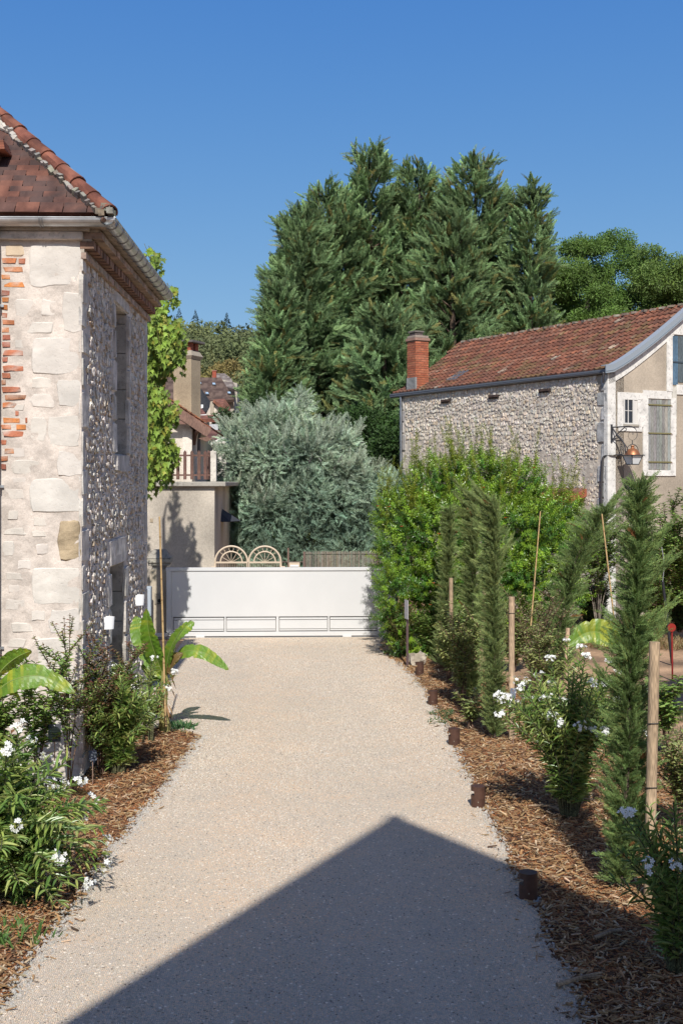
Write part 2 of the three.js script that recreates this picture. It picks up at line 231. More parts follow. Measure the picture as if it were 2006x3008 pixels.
{ // loose limestone chippings
  const R = rnd(23), im = new IM(); const g = (() => { const b = new MB().add(new THREE.IcosahedronGeometry(0.5, 0)); const q = b.geo(), P = q.attributes.position; for (let i = 0; i < P.count; i++) { const x = P.getX(i), y = P.getY(i), z = P.getZ(i), k = 1 + 0.35 * n3(x * 3, y * 3, z * 3); P.setXYZ(i, x * k, y * k * 0.7, z * k * 0.85); } q.computeVertexNormals(); return q; })();
  let k = 0;
  while (k < 165000) { const z = -(7.4 + Math.pow(R(), 1.75) * 20.2), x = R.r(-2.4, 3.2); if (!inside(pathPoly, x, z)) continue; const d = -z; k++;
    const s = (0.005 + 0.013 * Math.pow(R(), 2.6)) * (d > 14 ? 1.3 : 1), w = R(), c = w < 0.76 ? C(0.74, 0.655, 0.545) : w < 0.93 ? C(0.80, 0.73, 0.64) : w < 0.985 ? C(0.56, 0.47, 0.37) : C(0.30, 0.25, 0.21);
    const tr = x - 0.05 + fb(z * 0.12, 3, 1, 2) * 0.6, wear = Math.exp(-Math.pow((Math.abs(tr) - 0.78) / 0.26, 2)); im.add(V(x, s * 0.12, z), new THREE.Quaternion().setFromEuler(new THREE.Euler(R() * 6, R() * 6, R() * 6)), s * (1 - 0.25 * wear), jit(c, R, 0.12).multiplyScalar(1 + 0.20 * fb(x * 0.8, z * 0.5, 4, 4) + 0.05 * wear)); }
  for (const ed of [Lr, Rr]) for (let i = 0; i < 5200; i++) { const p = ed[Math.floor(R() * ed.length)], d = -p.z; if (d < 7 || d > 24) continue; const s = 0.008 + 0.024 * Math.pow(R(), 1.5); im.add(V(p.x + (ed === Lr ? -1 : 1) * R.g() * 0.09 , R.r(-0.006, 0.006), p.z + R.s(0.05)), new THREE.Quaternion().setFromEuler(new THREE.Euler(R() * 6, R() * 6, R() * 6)), s, jit(C(0.62, 0.57, 0.50), R, 0.12)); }
  tag(im.build('gravel', g, MAT.fine), 'loose pale limestone gravel strewn over the drive', 'gravel', null, 'stuff');
}
function tufts(name, label, category, spots, n, hgt, cols, seed, wid = 0.006, bend = 0.5) { // grass and weeds
  const R = rnd(seed), b = new MB();
  for (let i = 0; i < n; i++) { const s = R.pick(spots), a = R() * 6.28, r = Math.sqrt(R()); const p = V(s[0] + Math.cos(a) * r * s[2], -0.02, s[1] + Math.sin(a) * r * s[3]); const k = 3 + Math.floor(R() * 4);
    for (let j = 0; j < k; j++) { const d = V(R.s(bend), 1, R.s(bend)).normalize(), h = hgt * R.r(0.4, 1.1), sd = V(R.s(1), 0, R.s(1)).normalize().multiplyScalar(wid), q = p.clone().add(V(R.s(0.02), 0, R.s(0.02))), m = q.clone().addScaledVector(d, h * 0.55), t = q.clone().addScaledVector(d, h).add(V(d.x * h * 0.3, -h * 0.1, d.z * h * 0.3)), c = jit(R.pick(cols), R, 0.2);
      b.tri(q.clone().add(sd), m.clone().add(sd), q.clone().sub(sd), c).tri(q.clone().sub(sd), m.clone().add(sd), m.clone().sub(sd), c).tri(m.clone().add(sd), t, m.clone().sub(sd), c); } }
  return tag(b.build(name, MAT.leaf), label, category, null, 'stuff');
}

// ---------------------------------------------------------------- stone house on the left
const HX = -2.42, HD = 14.58, HT = -1.0 * Math.PI / 180;
const house = thing('stone_house', 'two storey limestone house with brick patches and red tiled hip roof left of the drive', 'house', V(HX, 0, -HD), HT);
const hloc = (p) => p.clone().sub(house.position).applyAxisAngle(YUP, -HT);
const LIMEC = C(0.72, 0.655, 0.58), PINK = C(0.80, 0.70, 0.61);
{
  const R = rnd(101), WH = 6.2, LEN = 5.64, WL = 5.2, TH = 0.5;
  const win = [2.47, 3.55, 3.80, 5.82], door = [2.07, 3.26, 0, 2.30];
  // front wall: mortar skin with noise, and blocks of its own
  const fm = new MB(), sk = (b, w, h, nx, ny, f, map, col, hole) => { const pt = (i, j) => { const x = (i / nx) * w, y = (j / ny) * h; return map(x, y, f(x, y)); };
    for (let j = 0; j < ny; j++) for (let i = 0; i < nx; i++) { const x = ((i + 0.5) / nx) * w, y = ((j + 0.5) / ny) * h; if (hole && hole(x, y)) continue; b.quad(pt(i, j), pt(i + 1, j), pt(i + 1, j + 1), pt(i, j + 1), col); } };
  sk(fm, 1.5, WH, 50, 200, (x, y) => fb(x * 5, y * 5, 7, 4) * 0.011 - 0.002, (x, y, z) => V(-1.5 + x, y, z), PINK);
  fm.box(-WL, 0, -TH, -1.5, WH, 0, PINK); fm.box(-1.5, 0, -TH, -0.05, WH, -0.045, PINK);
  const front = fm.build('front_wall', MAT.mortar, house);
  const px = (u) => (u - 192) / (F / HD), py = (v) => H + (1110 - v) * HD / F;
  const c1 = (x, y) => [x * 0.3489, 234.5 + y * 0.3489], c2 = (x, y) => [x * 0.3489, 938 + y * 0.3489];
  const place = (name, u0, v0, u1, v1, d, mat, col, o = {}) => { const w = px(u1) - px(u0), h = py(v0) - py(v1); const g = stoneGeo(w, h, d, R, Math.max(3, Math.min(12, Math.round(w / 0.05))), Math.max(3, Math.min(12, Math.round(h / 0.05))), o.round ?? 0.12, o.rough ?? 0.35, o.inset ?? 0.12, o.sink ?? 0.012); const b = new MB().add(g, new THREE.Matrix4().makeTranslation((px(u0) + px(u1)) / 2, (py(v0) + py(v1)) / 2, 0), col, o.fn); const q = b.build(name, mat, front); return q; };
  const B = (f, list, ...r) => list.map(([x0, y0, x1, y1]) => { const [a, b] = f(x0, y0), [c, d] = f(x1, y1); return [a, b, c, d]; });
  const quoins = [...B(c1, [[205, 945, 552, 1232], [425, 1245, 552, 1532], [215, 1550, 552, 1800], [395, 1820, 552, 2012]]), ...B(c2, [[330, 45, 552, 262], [385, 272, 552, 452], [210, 462, 552, 690], [215, 1030, 552, 1292], [335, 1312, 552, 1470], [250, 1490, 552, 1720], [330, 1740, 552, 1990], [200, 2010, 552, 2260]])];
  for (const q of quoins) place('stone', ...q, 0.005, MAT.ashlar, jit(C(0.68, 0.63, 0.565), R, 0.03), { rough: 0.55, round: 0.10, inset: 0.10 });
  const ochre = C(0.50, 0.39, 0.25); { const [a, b, c, d] = B(c2, [[400, 722, 545, 1005]])[0]; const q = place('stone', a, b, c, d, 0.02, MAT.mortar, ochre, { rough: 1.1 }); q.userData.label = 'rough ochre patch on the corner'; }
  const cobs = [...B(c1, [[32, 945, 198, 1032], [95, 1292, 262, 1440], [272, 1292, 402, 1428], [150, 1446, 402, 1540], [110, 1560, 205, 1640], [205, 1815, 380, 1900], [200, 1910, 385, 2030], [205, 2050, 330, 2260], [100, 1990, 190, 2040]]), ...B(c2, [[70, 255, 200, 330], [80, 335, 315, 440], [30, 450, 220, 490], [30, 520, 190, 600], [60, 660, 150, 735], [225, 705, 330, 780], [30, 780, 200, 835], [210, 800, 330, 845], [30, 850, 120, 980], [240, 880, 350, 960], [120, 985, 230, 1060], [60, 1150, 165, 1210], [40, 1070, 180, 1130], [30, 1240, 200, 1330], [210, 1310, 325, 1400], [70, 1400, 250, 1470], [40, 1500, 210, 1570], [60, 1600, 240, 1680], [30, 1700, 220, 1790], [80, 1820, 300, 1900], [30, 1930, 180, 2020]])];
  cobs.forEach((q, i) => place('stone', ...q, 0.004, MAT.ashlar, i ? jit(C(0.67, 0.61, 0.54), R, 0.04) : C(0.66, 0.52, 0.37), { rough: 1.0, round: 0.5, inset: 0.3 }));
  const bricks = [[25, 130, 1055], [140, 188, 1058], [30, 188, 1112], [28, 92, 1163], [35, 188, 1212], [25, 90, 1265], [28, 82, 1310], [28, 72, 1358], [30, 72, 1412], [28, 125, 1457], [28, 82, 1505], [28, 94, 1555], [28, 90, 1603], [30, 180, 1657], [30, 76, 1700], [25, 182, 1758], [28, 94, 1805], [28, 60, 1848], [28, 162, 1896], [38, 192, 1945], [28, 134, 1998], [118, 146, 2052], [28, 160, 2097], [184, 199, 2097], [25, 98, 2140], [120, 194, 2140], [25, 190, 2186], [25, 66, 2241], [40, 120, 2296], [25, 74, 2346], [25, 64, 2400]];
  const bc = [C(0.56, 0.20, 0.11), C(0.62, 0.22, 0.09), C(0.48, 0.17, 0.11), C(0.60, 0.27, 0.14), C(0.66, 0.25, 0.08)];
  for (const [x0, x1, y] of bricks) { const s = R(); const [a, b] = c1(x0, y - 18), [c, d] = c1(x1, y + 19); const base = R.pick(bc); place('brick', a, b, c, d, 0.010, MAT.stone, base, { round: 0.2, rough: 0.7, fn: (p) => { const w = sm(0.12, 0.42, fb(p.x * 16 + s * 40, p.y * 22, s * 9, 3)); return base.clone().lerp(C(0.72, 0.62, 0.54), w * 0.85); } }); }
  // side wall
  const side = new MB();
  const hole = (x, y) => (x > win[0] && x < win[1] && y > win[2] && y < win[3]) || (x > door[0] && x < door[1] && y < door[3]);
  const skin = (x, y) => fb(x * 9, y * 9, 3, 4) * 0.020 - 0.007;
  { const xs = [], ys = []; const div = (a, b, s) => { const n = Math.max(1, Math.round((b - a) / s)); return Array.from({ length: n }, (_, i) => a + ((b - a) * i) / n); };
    xs.push(...div(0, door[0], 0.05), ...div(door[0], win[0], 0.05), ...div(win[0], door[1], 0.05), ...div(door[1], win[1], 0.05), ...div(win[1], LEN, 0.05), LEN); ys.push(...div(0, door[3], 0.05), ...div(door[3], win[2], 0.05), ...div(win[2], win[3], 0.05), ...div(win[3], WH, 0.05), WH);
    const pt = (x, y) => V(x === 0 || hole(x + 0.01, y + 0.01) || hole(x - 0.01, y - 0.01) ? -0.012 : skin(x, y), y, -x);
    for (let i = 0; i + 1 < xs.length; i++) for (let j = 0; j + 1 < ys.length; j++) if (!hole((xs[i] + xs[i + 1]) / 2, (ys[j] + ys[j + 1]) / 2)) side.quad(pt(xs[i], ys[j]), pt(xs[i + 1], ys[j]), pt(xs[i + 1], ys[j + 1]), pt(xs[i], ys[j + 1]), PINK); }
  const sideWall = side.build('side_wall', MAT.mortar, house);
  const sm4 = (x, y, z = 0) => new THREE.Matrix4().makeBasis(V(0, 0, -1), V(0, 1, 0), V(1, 0, 0)).setPosition(z, y, -x);
  const block = (x0, y0, x1, y1, d, n = 4) => new MB().add(stoneGeo(x1 - x0, y1 - y0, d, R, n, n, 0.06, 0.3), sm4((x0 + x1) / 2, (y0 + y1) / 2), jit(C(0.68, 0.63, 0.57), R, 0.06)).build('stone', MAT.stone, sideWall);
  const taken = [];
  const put = (x0, y0, x1, y1, d) => { taken.push([x0 - 0.02, y0 - 0.02, x1 + 0.02, y1 + 0.02]); block(x0, y0, x1, y1, d, 5); };
  for (let y = 0.02, k = 0; y < WH - 0.1; k++) { const h = R.r(0.26, 0.5), w = k % 2 ? R.r(0.2, 0.28) : R.r(0.36, 0.5); put(0.0, y, w, Math.min(WH, y + h - 0.015), 0.012); y += h; }          // corner blocks
  for (let y = 0.02, k = 0; y < WH - 0.1; k++) { const h = R.r(0.26, 0.5), w = k % 2 ? R.r(0.16, 0.22) : R.r(0.26, 0.36); put(LEN - w, y, LEN, Math.min(WH, y + h - 0.015), 0.012); y += h; }
  for (const [a, b, c, d] of [win, door]) { for (let y = c, k = 0; y < d - 0.05; k++) { const h = Math.min(R.r(0.34, 0.55), d - y), w = k % 2 ? 0.16 : 0.30; put(a - w, y, a, y + h - 0.012, 0.022); put(b, y, b + w, y + h - 0.012, 0.022); y += h; } put(a - 0.2, d, b + 0.2, d + 0.38, 0.02); }
  put(win[0] - 0.1, win[2] - 0.24, win[1] + 0.1, win[2], 0.035);
  const free = (x0, y0, x1, y1) => !taken.some(([a, b, c, d]) => x0 < c && x1 > a && y0 < d && y1 > b) && !hole((x0 + x1) / 2, (y0 + y1) / 2) && !hole(x0, y0) && !hole(x1, y1) && !hole(x0, y1) && !hole(x1, y0);
  const list = [];
  for (let y = 0.02; y < WH - 0.06;) { const h = R.r(0.055, 0.12); for (let x = R.r(0, 0.2); x < LEN;) { const w = R.r(0.05, 0.15), hh = h * R.r(0.85, 1.2); if (free(x, y, x + w, y + h)) list.push([x, y + R.s(0.03), w - R.r(0.0, 0.012), hh - R.r(0.0, 0.012)]); x += w; } y += h; }
  const rest = new MB(); const near = new Set(list.map((s, i) => [s[0] + Math.abs(s[1] - 3.2) * 0.25 - s[2] * 3, i]).sort((a, b) => a[0] - b[0]).slice(0, 240).map((q) => q[1]));
  list.forEach(([x, y, w, h], i) => { const g = stoneGeo(w, h, R.r(0.004, 0.022), R, 4, 4, 0.7, 0.6, 0.10), m = sm4(x + w / 2, y + h / 2, R.s(0.006)).multiply(new THREE.Matrix4().makeRotationFromEuler(new THREE.Euler(R.s(0.05), R.s(0.05), R.s(0.35)))), c = jit(R() < 0.12 ? C(0.60, 0.47, 0.34) : C(0.78, 0.71, 0.63), R, 0.12); if (near.has(i)) new MB().add(g, m, c).build('stone', MAT.stone, sideWall); else rest.add(g, m, c); });
  rest.build('stone', MAT.stone, sideWall, 'stuff');
  // reveals, wall behind, back of the house
  const rev = new MB(), rc = C(0.62, 0.57, 0.51);
  for (const [a, b, c, d] of [win, door]) { for (let y = c, k = 0; y < d - 0.02; k++) { const h = Math.min(k % 2 ? 0.42 : 0.52, d - y); rev.box(-0.5, y + 0.004, -b - 0.25, -0.014, y + h - 0.004, -b, jit(rc, R, 0.06), 0.008); rev.box(-0.5, y + 0.004, -a, -0.014, y + h - 0.004, -a + 0.25, jit(rc, R, 0.06), 0.008); y += h; } rev.box(-0.5, d, -b - 0.1, -0.014, d + 0.3, -a + 0.1, rc); rev.box(-0.5, c - 0.2, -b, -0.014, c - 0.002, -a, rc); }
  rev.build('reveal', MAT.stone, house);
  const back = new MB(); back.box(-TH - 0.02, 0, -LEN, -TH, WH, -0.1, C(0.4, 0.37, 0.34)); back.box(-WL, 0, -LEN, 0, WH, -LEN + 0.3, LIMEC); back.box(-WL, 0, -LEN, -WL + 0.3, WH, -0.5, LIMEC); back.build('rear_wall', MAT.mortar, house);
  const dr = new MB(); for (let i = 0; i < 8; i++) dr.box(-0.44, 0.05, -door[1] + 0.005 + i * 0.148, -0.40, door[3] - 0.02, -door[1] + 0.148 + i * 0.148, jit(C(0.13, 0.125, 0.12), R, 0.05)); const dd = dr.build('door', MAT.wood, house); new MB().box(-0.40, 1.0, -door[1] + 0.10, -0.34, 1.03, -door[1] + 0.22, C(0.3, 0.3, 0.3)).build('handle', MAT.iron, dd);
  const wf = new MB(); wf.box(-0.44, win[2], -win[1], -0.38, win[3], -win[1] + 0.07, C(0.5, 0.49, 0.47)); wf.box(-0.44, win[2], -win[0] - 0.07, -0.38, win[3], -win[0], C(0.5, 0.49, 0.47)); wf.box(-0.44, win[3] - 0.07, -win[1] + 0.07, -0.38, win[3], -win[0] - 0.07, C(0.5, 0.49, 0.47)); wf.box(-0.44, win[2], -win[1] + 0.07, -0.38, win[2] + 0.07, -win[0] - 0.07, C(0.5, 0.49, 0.47)); wf.box(-0.435, win[2] + 0.07, -3.03, -0.385, win[3] - 0.07, -2.98, C(0.5, 0.49, 0.47));
  const wn = wf.build('window', MAT.paint, house); mesh('pane', new THREE.BoxGeometry(0.008, win[3] - win[2] - 0.14, win[1] - win[0] - 0.14).translate(-0.41, (win[2] + win[3]) / 2, -(win[0] + win[1]) / 2), MAT.glass, wn);
  // cornice of stepped bricks on the side, plain moulding at the front
  const ey = 6.45, OX = 0.40, OZ = 0.26;
  const cor = new MB(); for (let k = 0; k < 3; k++) { const y = 5.98 + k * 0.115, o = 0.06 + k * 0.085; for (let z = 0; z < LEN; z += 0.225) cor.box(-0.02, y, -Math.min(LEN, z + (k === 1 ? 0.15 : 0.213)), o + R.s(0.008), y + (k === 1 ? 0.095 : 0.075), -z, jit(k === 1 ? C(0.30, 0.17, 0.12) : C(0.46, 0.33, 0.25), R, 0.2), 0.006); cor.box(-0.02, y + 0.075, -LEN, o - 0.03, y + 0.115, 0, C(0.42, 0.37, 0.31)); }
  cor.box(-0.1, 6.325, -LEN, OX - 0.06, 6.36, OZ - 0.1, C(0.40, 0.33, 0.27)); cor.build('cornice', MAT.stone, house);
  const fr = new MB(); fr.box(-WL, 6.19, -0.2, 0.02, 6.29, 0.07, LIMEC, 0.02); for (let x = -1.6; x < 0.1; x += R.r(0.18, 0.4)) fr.box(x, 6.36, -0.1, x + R.r(0.12, 0.3), 6.40 + R.r(0.01, 0.05), 0.16 + R.s(0.02), R() < 0.3 ? C(0.45, 0.19, 0.10) : jit(C(0.66, 0.60, 0.52), R, 0.1), 0.008); fr.box(-WL, 6.29, -0.2, 0.1, 6.36, 0.1, C(0.5, 0.45, 0.38)); fr.build('front_moulding', MAT.stone, house);
  // roof
  const S = 0.96, E = V(OX - 0.07, ey + 0.02, OZ - 0.07), ap = 2.62, rise = ap * S;
  const rb = new MB(), A = V(E.x - ap, E.y + rise, E.z - ap), A2 = V(E.x - ap, E.y + rise, -LEN + ap - OX), B1 = V(-WL - OX, E.y, E.z), B2 = V(-WL - OX, E.y, -LEN - OX), B3 = V(E.x, E.y, -LEN - OX);
  rb.slab([E, V(E.x, E.y, B3.z), A2, A], 0.06, C(0.30, 0.13, 0.09)); rb.slab([B1, E, A], 0.06, C(0.22, 0.11, 0.085)); rb.slab([B2, B1, A, A2], 0.06, C(0.30, 0.13, 0.09)); rb.slab([B3, B2, A2], 0.06, C(0.30, 0.13, 0.09));
  rb.quad(E.clone().setY(ey - 0.05), B1.clone().setY(ey - 0.05), B2.clone().setY(ey - 0.05), B3.clone().setY(ey - 0.05), C(0.25, 0.2, 0.16));
  const roof = rb.build('roof', MAT.tile, house);
  const sl = Math.hypot(1, S), tx = V(1, 0, 0), up = V(0, S / sl, -1 / sl), nn = tx.clone().cross(up), gauge = 0.118;
  for (let k = 0; k < 21; k++) { const a = k * gauge; for (let x = -2.6 + (k % 2) * 0.135; x < E.x; x += 0.27) {
    const hip = E.x - a / sl - 0.05; let w = 0.262; if (x > hip) continue; if (x + w > hip) w = Math.max(0.05, hip - x); const c = R(), base = c < 0.5 ? C(0.085, 0.055, 0.050) : c < 0.88 ? C(0.125, 0.068, 0.056) : C(0.20, 0.09, 0.062);
    const m = basis(V(x + w / 2, E.y, E.z).addScaledVector(up, a + 0.06).addScaledVector(nn, 0.026 + R.r(0, 0.006)), tx, up, nn).multiply(new THREE.Matrix4().makeRotationX(0.075 + R.s(0.015))); const s2 = R() * 50;
    new MB().add(new RoundedBoxGeometry(w, 0.185, 0.016, 1, 0.004), m, base, (p) => base.clone().lerp(C(0.19, 0.088, 0.062), sm(0.05, 0.4, fb(p.x * 7 + s2, p.y * 9, s2, 3)))).build('roof_tile', MAT.tile, roof); } }
  const hd = V(-1, S, -1).normalize(), hl = V(-1, S, -1).length(), hs = V(1, 0, -1).normalize(), hu = hs.clone().cross(hd).normalize(); if (hu.y < 0) hu.negate();
  const half = (l, r0, r1) => { const P = [], b = new MB(), n = 8; const pt = (t, a, rr) => V(Math.cos(a) * rr, t, Math.sin(a) * rr); for (let i = 0; i < n; i++) { const a = (i / n) * Math.PI, c = ((i + 1) / n) * Math.PI; for (const [q0, q1, w] of [[r0, r1, 0], [r0 - 0.016, r1 - 0.016, 1]]) { const A0 = pt(0, a, q0), B0 = pt(0, c, q0), A1 = pt(l, a, q1), B1 = pt(l, c, q1); if (w) b.quad(A0, B0, B1, A1); else b.quad(B0, A0, A1, B1); } b.quad(pt(0, a, r0), pt(0, c, r0), pt(0, c, r0 - 0.016), pt(0, a, r0 - 0.016)); } return b.geo(); };
  for (let k = 0; k < 11; k++) { const o = E.clone().addScaledVector(hd, k * 0.375 - 0.03).addScaledVector(hu, 0.0 + R.s(0.006)), q = half(0.46, 0.118, 0.094), s2 = R() * 90, base = jit(C(0.235, 0.095, 0.062), R, 0.14);
    new MB().add(q, basis(o, hs, hd, hs.clone().cross(hd).multiplyScalar(hs.clone().cross(hd).y > 0 ? 1 : -1)), base, (p) => { const w = fb(p.x * 24 + s2, p.y * 24, p.z * 24, 2); return w > 0.40 ? C(0.50, 0.46, 0.39) : w < -0.38 ? C(0.13, 0.10, 0.085) : base; }).build('hip_tile', MAT.tile, roof); }
  const mo = new MB(); for (let k = 0; k < 46; k++) { const t = k * 0.082; const o = E.clone().addScaledVector(hd, t).add(V(-0.15 + R.s(0.02), 0.01, 0.03 + R.s(0.02))); mo.add(stoneGeo(R.r(0.06, 0.12), R.r(0.05, 0.09), 0.06, R, 3, 3, 0.4, 0.6), basis(o.addScaledVector(nn, 0.03), hd, nn.clone().cross(hd), nn), t > 1.9 ? C(0.62, 0.58, 0.51) : jit(C(0.34, 0.30, 0.25), R, 0.3)); }
  for (let k = 0; k < 9; k++) mo.add(stoneGeo(0.1, 0.09, 0.06, R, 3, 3, 0.4, 0.8), basis(E.clone().add(V(R.s(0.08) - 0.02, R.r(-0.02, 0.08), R.s(0.05) + 0.03)), V(1, 0, 0), V(0, 1, 0), V(0, 0, 1)), jit(C(0.30, 0.27, 0.22), R, 0.4));
  { const q = (t, dx) => E.clone().addScaledVector(hd, t).add(V(dx, 0, 0)).addScaledVector(nn, 0.055); mo.slab([q(2.0, -0.12), q(2.9, -0.12), q(2.9, -0.34), q(2.3, -0.26)].reverse(), 0.03, C(0.66, 0.60, 0.52)); }
  mo.build('mortar_fillet', MAT.mortar, roof);
  { // lower corner of a small dormer's tiles
    const dm = new MB(), p = hloc(at(6, 345, 15.0)); for (let k = 0; k < 4; k++) dm.box(p.x - 0.4, p.y - 0.02 + k * 0.035, p.z - 0.25, p.x + 0.06 - k * 0.012, p.y + 0.008 + k * 0.035, p.z + 0.13 - k * 0.03, jit(C(0.36, 0.15, 0.09), R, 0.2), 0.005); dm.box(p.x - 0.4, p.y - 0.35, p.z - 0.4, p.x - 0.06, p.y - 0.02, p.z + 0.02, C(0.3, 0.2, 0.15)); dm.build('dormer', MAT.tile, roof); }
  // rafter end under the corner
  const rf = new MB(); for (const o of [0, 0.1]) rf.tube([E.clone().add(V(-0.45 + o, 0.30, -0.5)), E.clone().add(V(0.02 - o * 0.5, -0.10, -0.02 + o))], 0.035, 0.035, C(0.16, 0.09, 0.065), 4); rf.build('rafter', MAT.wood, roof);
  // zinc gutters
  const GX = OX + 0.02, GZ = OZ, gy = ey - 0.05, r = 0.085;
  const gut = (len, n) => { const b = new MB(); const pr = (a) => [-Math.cos(a) * r, -Math.sin(a) * r]; for (let i = 0; i < 12; i++) { const a = (i / 12) * Math.PI, c = ((i + 1) / 12) * Math.PI, [x0, y0] = pr(a), [x1, y1] = pr(c); b.quad(V(x0, y0, 0), V(x1, y1, 0), V(x1, y1, -len), V(x0, y0, -len)); b.quad(V(x1 * 0.96, y1 * 0.96, 0), V(x0 * 0.96, y0 * 0.96, 0), V(x0 * 0.96, y0 * 0.96, -len), V(x1 * 0.96, y1 * 0.96, -len)); } b.tube([V(r, 0.006, 0), V(r, 0.006, -len)], 0.011, 0.011, WHITE, 6); b.tube([V(-r, 0.006, 0), V(-r, 0.006, -len)], 0.006, 0.006, WHITE, 5); return b; };
  const ring = (z) => { const b = new MB(); const P = []; for (let i = 0; i <= 12; i++) { const a = (i / 12) * Math.PI; P.push(V(-Math.cos(a) * (r + 0.004), -Math.sin(a) * (r + 0.004), z)); } b.tube(P, 0.009, 0.009, WHITE, 5, 14); return b; };
  const zc = C(0.62, 0.64, 0.65);
  const g1 = new MB().add(gut(LEN + 0.2).geo(), new THREE.Matrix4().makeTranslation(GX - r, gy, GZ), zc); const sg = g1.build('gutter', MAT.zinc, house);
  for (let z = 0.24; z < LEN; z += 0.42) new MB().add(ring(0).geo(), new THREE.Matrix4().makeTranslation(GX - r, gy, GZ - z), C(0.42, 0.43, 0.43)).build('bracket', MAT.zinc, sg);
  const rot = new THREE.Matrix4().makeRotationY(-Math.PI / 2); // along -x: front gutter, open side up
  const g2 = new MB().add(gut(WL + 0.3).geo(), new THREE.Matrix4().makeTranslation(GX, gy, GZ - r).multiply(new THREE.Matrix4().makeRotationY(Math.PI / 2)), zc); const fg = g2.build('gutter', MAT.zinc, house);
  for (const x of [0.02 - 0.42, -1.28]) for (const e of [0, 0.03]) new MB().add(ring(0).geo(), new THREE.Matrix4().makeTranslation(x - e, gy, GZ - r).multiply(new THREE.Matrix4().makeRotationY(Math.PI / 2)), C(0.5, 0.51, 0.52)).build('bracket', MAT.zinc, fg);
  const dp = px(2) ; const down = new MB().tube([V(dp, gy - 0.08, GZ - r), V(dp, 6.05, 0.08)], 0.045, 0.045, zc, 10).tube([V(dp, 6.05, 0.08), V(dp, 0, 0.08)], 0.045, 0.045, C(0.40, 0.42, 0.44), 10, 4); const dn = down.build('downpipe', MAT.zinc, house);
  for (const y of [5.42, 3.35, 1.5]) new MB().tube([V(dp, y, 0.08), V(dp, y + 0.03, 0.08)], 0.055, 0.055, C(0.6, 0.62, 0.64), 10, 1).box(dp, y, -0.02, dp + 0.075, y + 0.03, 0.03, C(0.6, 0.62, 0.64)).build('collar', MAT.zinc, dn);
}
// white half-round wall lamps
for (const [L, y, label] of [[1.52, 1.63, 'white half round wall lamp left of the house door'], [4.33, 1.66, 'white half round wall lamp right of the house door']]) {
  const p = V(0.012, y, -L).applyAxisAngle(YUP, HT).add(house.position), t = thing('wall_lamp', label, 'wall lamp', p, HT, 'white wall lamps beside the house door');
  const g = new THREE.CylinderGeometry(0.072, 0.066, 0.155, 16, 1, true, 0, Math.PI); g.scale(1.75, 1, 1);
  const b = new MB().add(g, null, C(0.86, 0.87, 0.88)); const P = []; for (let i = 0; i < 16; i++) { const a = (i / 16) * Math.PI, c = ((i + 1) / 16) * Math.PI; b.tri(V(0, -0.075, 0), V(Math.sin(c) * 0.112, -0.075, Math.cos(c) * 0.064), V(Math.sin(a) * 0.112, -0.075, Math.cos(a) * 0.064), C(0.8, 0.8, 0.8)); }
  b.build('shade', MAT.paint, t); new MB().box(-0.03, -0.05, -0.05, 0.012, 0.05, 0.05, C(0.6, 0.6, 0.6)).build('bracket', MAT.paint, t);
}
// ---------------------------------------------------------------- house and facade behind the camera (it throws the gabled shadow)
{
  const t = thing('gabled_house', 'tall gabled house that throws the pointed shadow across the front of the drive', 'house', V(1.27, 0, 0.4));
  const hw = 3.7, top = 12.35, eav = top - hw * 1.77, st = C(0.6, 0.54, 0.47), b = new MB();
  b.slab([V(-hw, 0, 0.4), V(hw, 0, 0.4), V(hw, eav, 0.4), V(0, top - 0.1, 0.4), V(-hw, eav, 0.4)], 0.4, st);
  b.slab([V(-hw, 0, 9), V(-hw, 0, 0.4), V(-hw, eav, 0.4), V(-hw, eav, 9)], 0.4, st).slab([V(hw, 0, 0.4), V(hw, 0, 9), V(hw, eav, 9), V(hw, eav, 0.4)], 0.4, st).slab([V(hw, 0, 9), V(-hw, 0, 9), V(-hw, eav, 9), V(0, top - 0.1, 9), V(hw, eav, 9)], 0.4, st);
  b.build('wall', MAT.plaster, t);
  new MB().slab([V(-hw - 0.02, eav - 0.03, 0), V(0, top, 0), V(0, top, 9.3), V(-hw - 0.02, eav - 0.03, 9.3)].reverse(), 0.1, C(0.3, 0.14, 0.1)).slab([V(hw + 0.02, eav - 0.03, 9.3), V(0, top, 9.3), V(0, top, 0), V(hw + 0.02, eav - 0.03, 0)].reverse(), 0.1, C(0.3, 0.14, 0.1)).build('roof', MAT.tile, t);
  const w = new MB(); for (const x of [-1.7, -0.45]) { w.box(x, 2.6, -0.08, x + 0.07, 4.3, 0, C(0.8, 0.8, 0.78)); } w.box(-1.7, 4.3, -0.08, -0.38, 4.37, 0, C(0.8, 0.8, 0.78)).box(-1.75, 2.5, -0.1, -0.33, 2.6, 0, C(0.6, 0.56, 0.5)); const win = w.build('window', MAT.paint, t); mesh('pane', new THREE.BoxGeometry(1.18, 1.7, 0.01).translate(-1.04, 3.45, -0.02), MAT.glass, win);
}
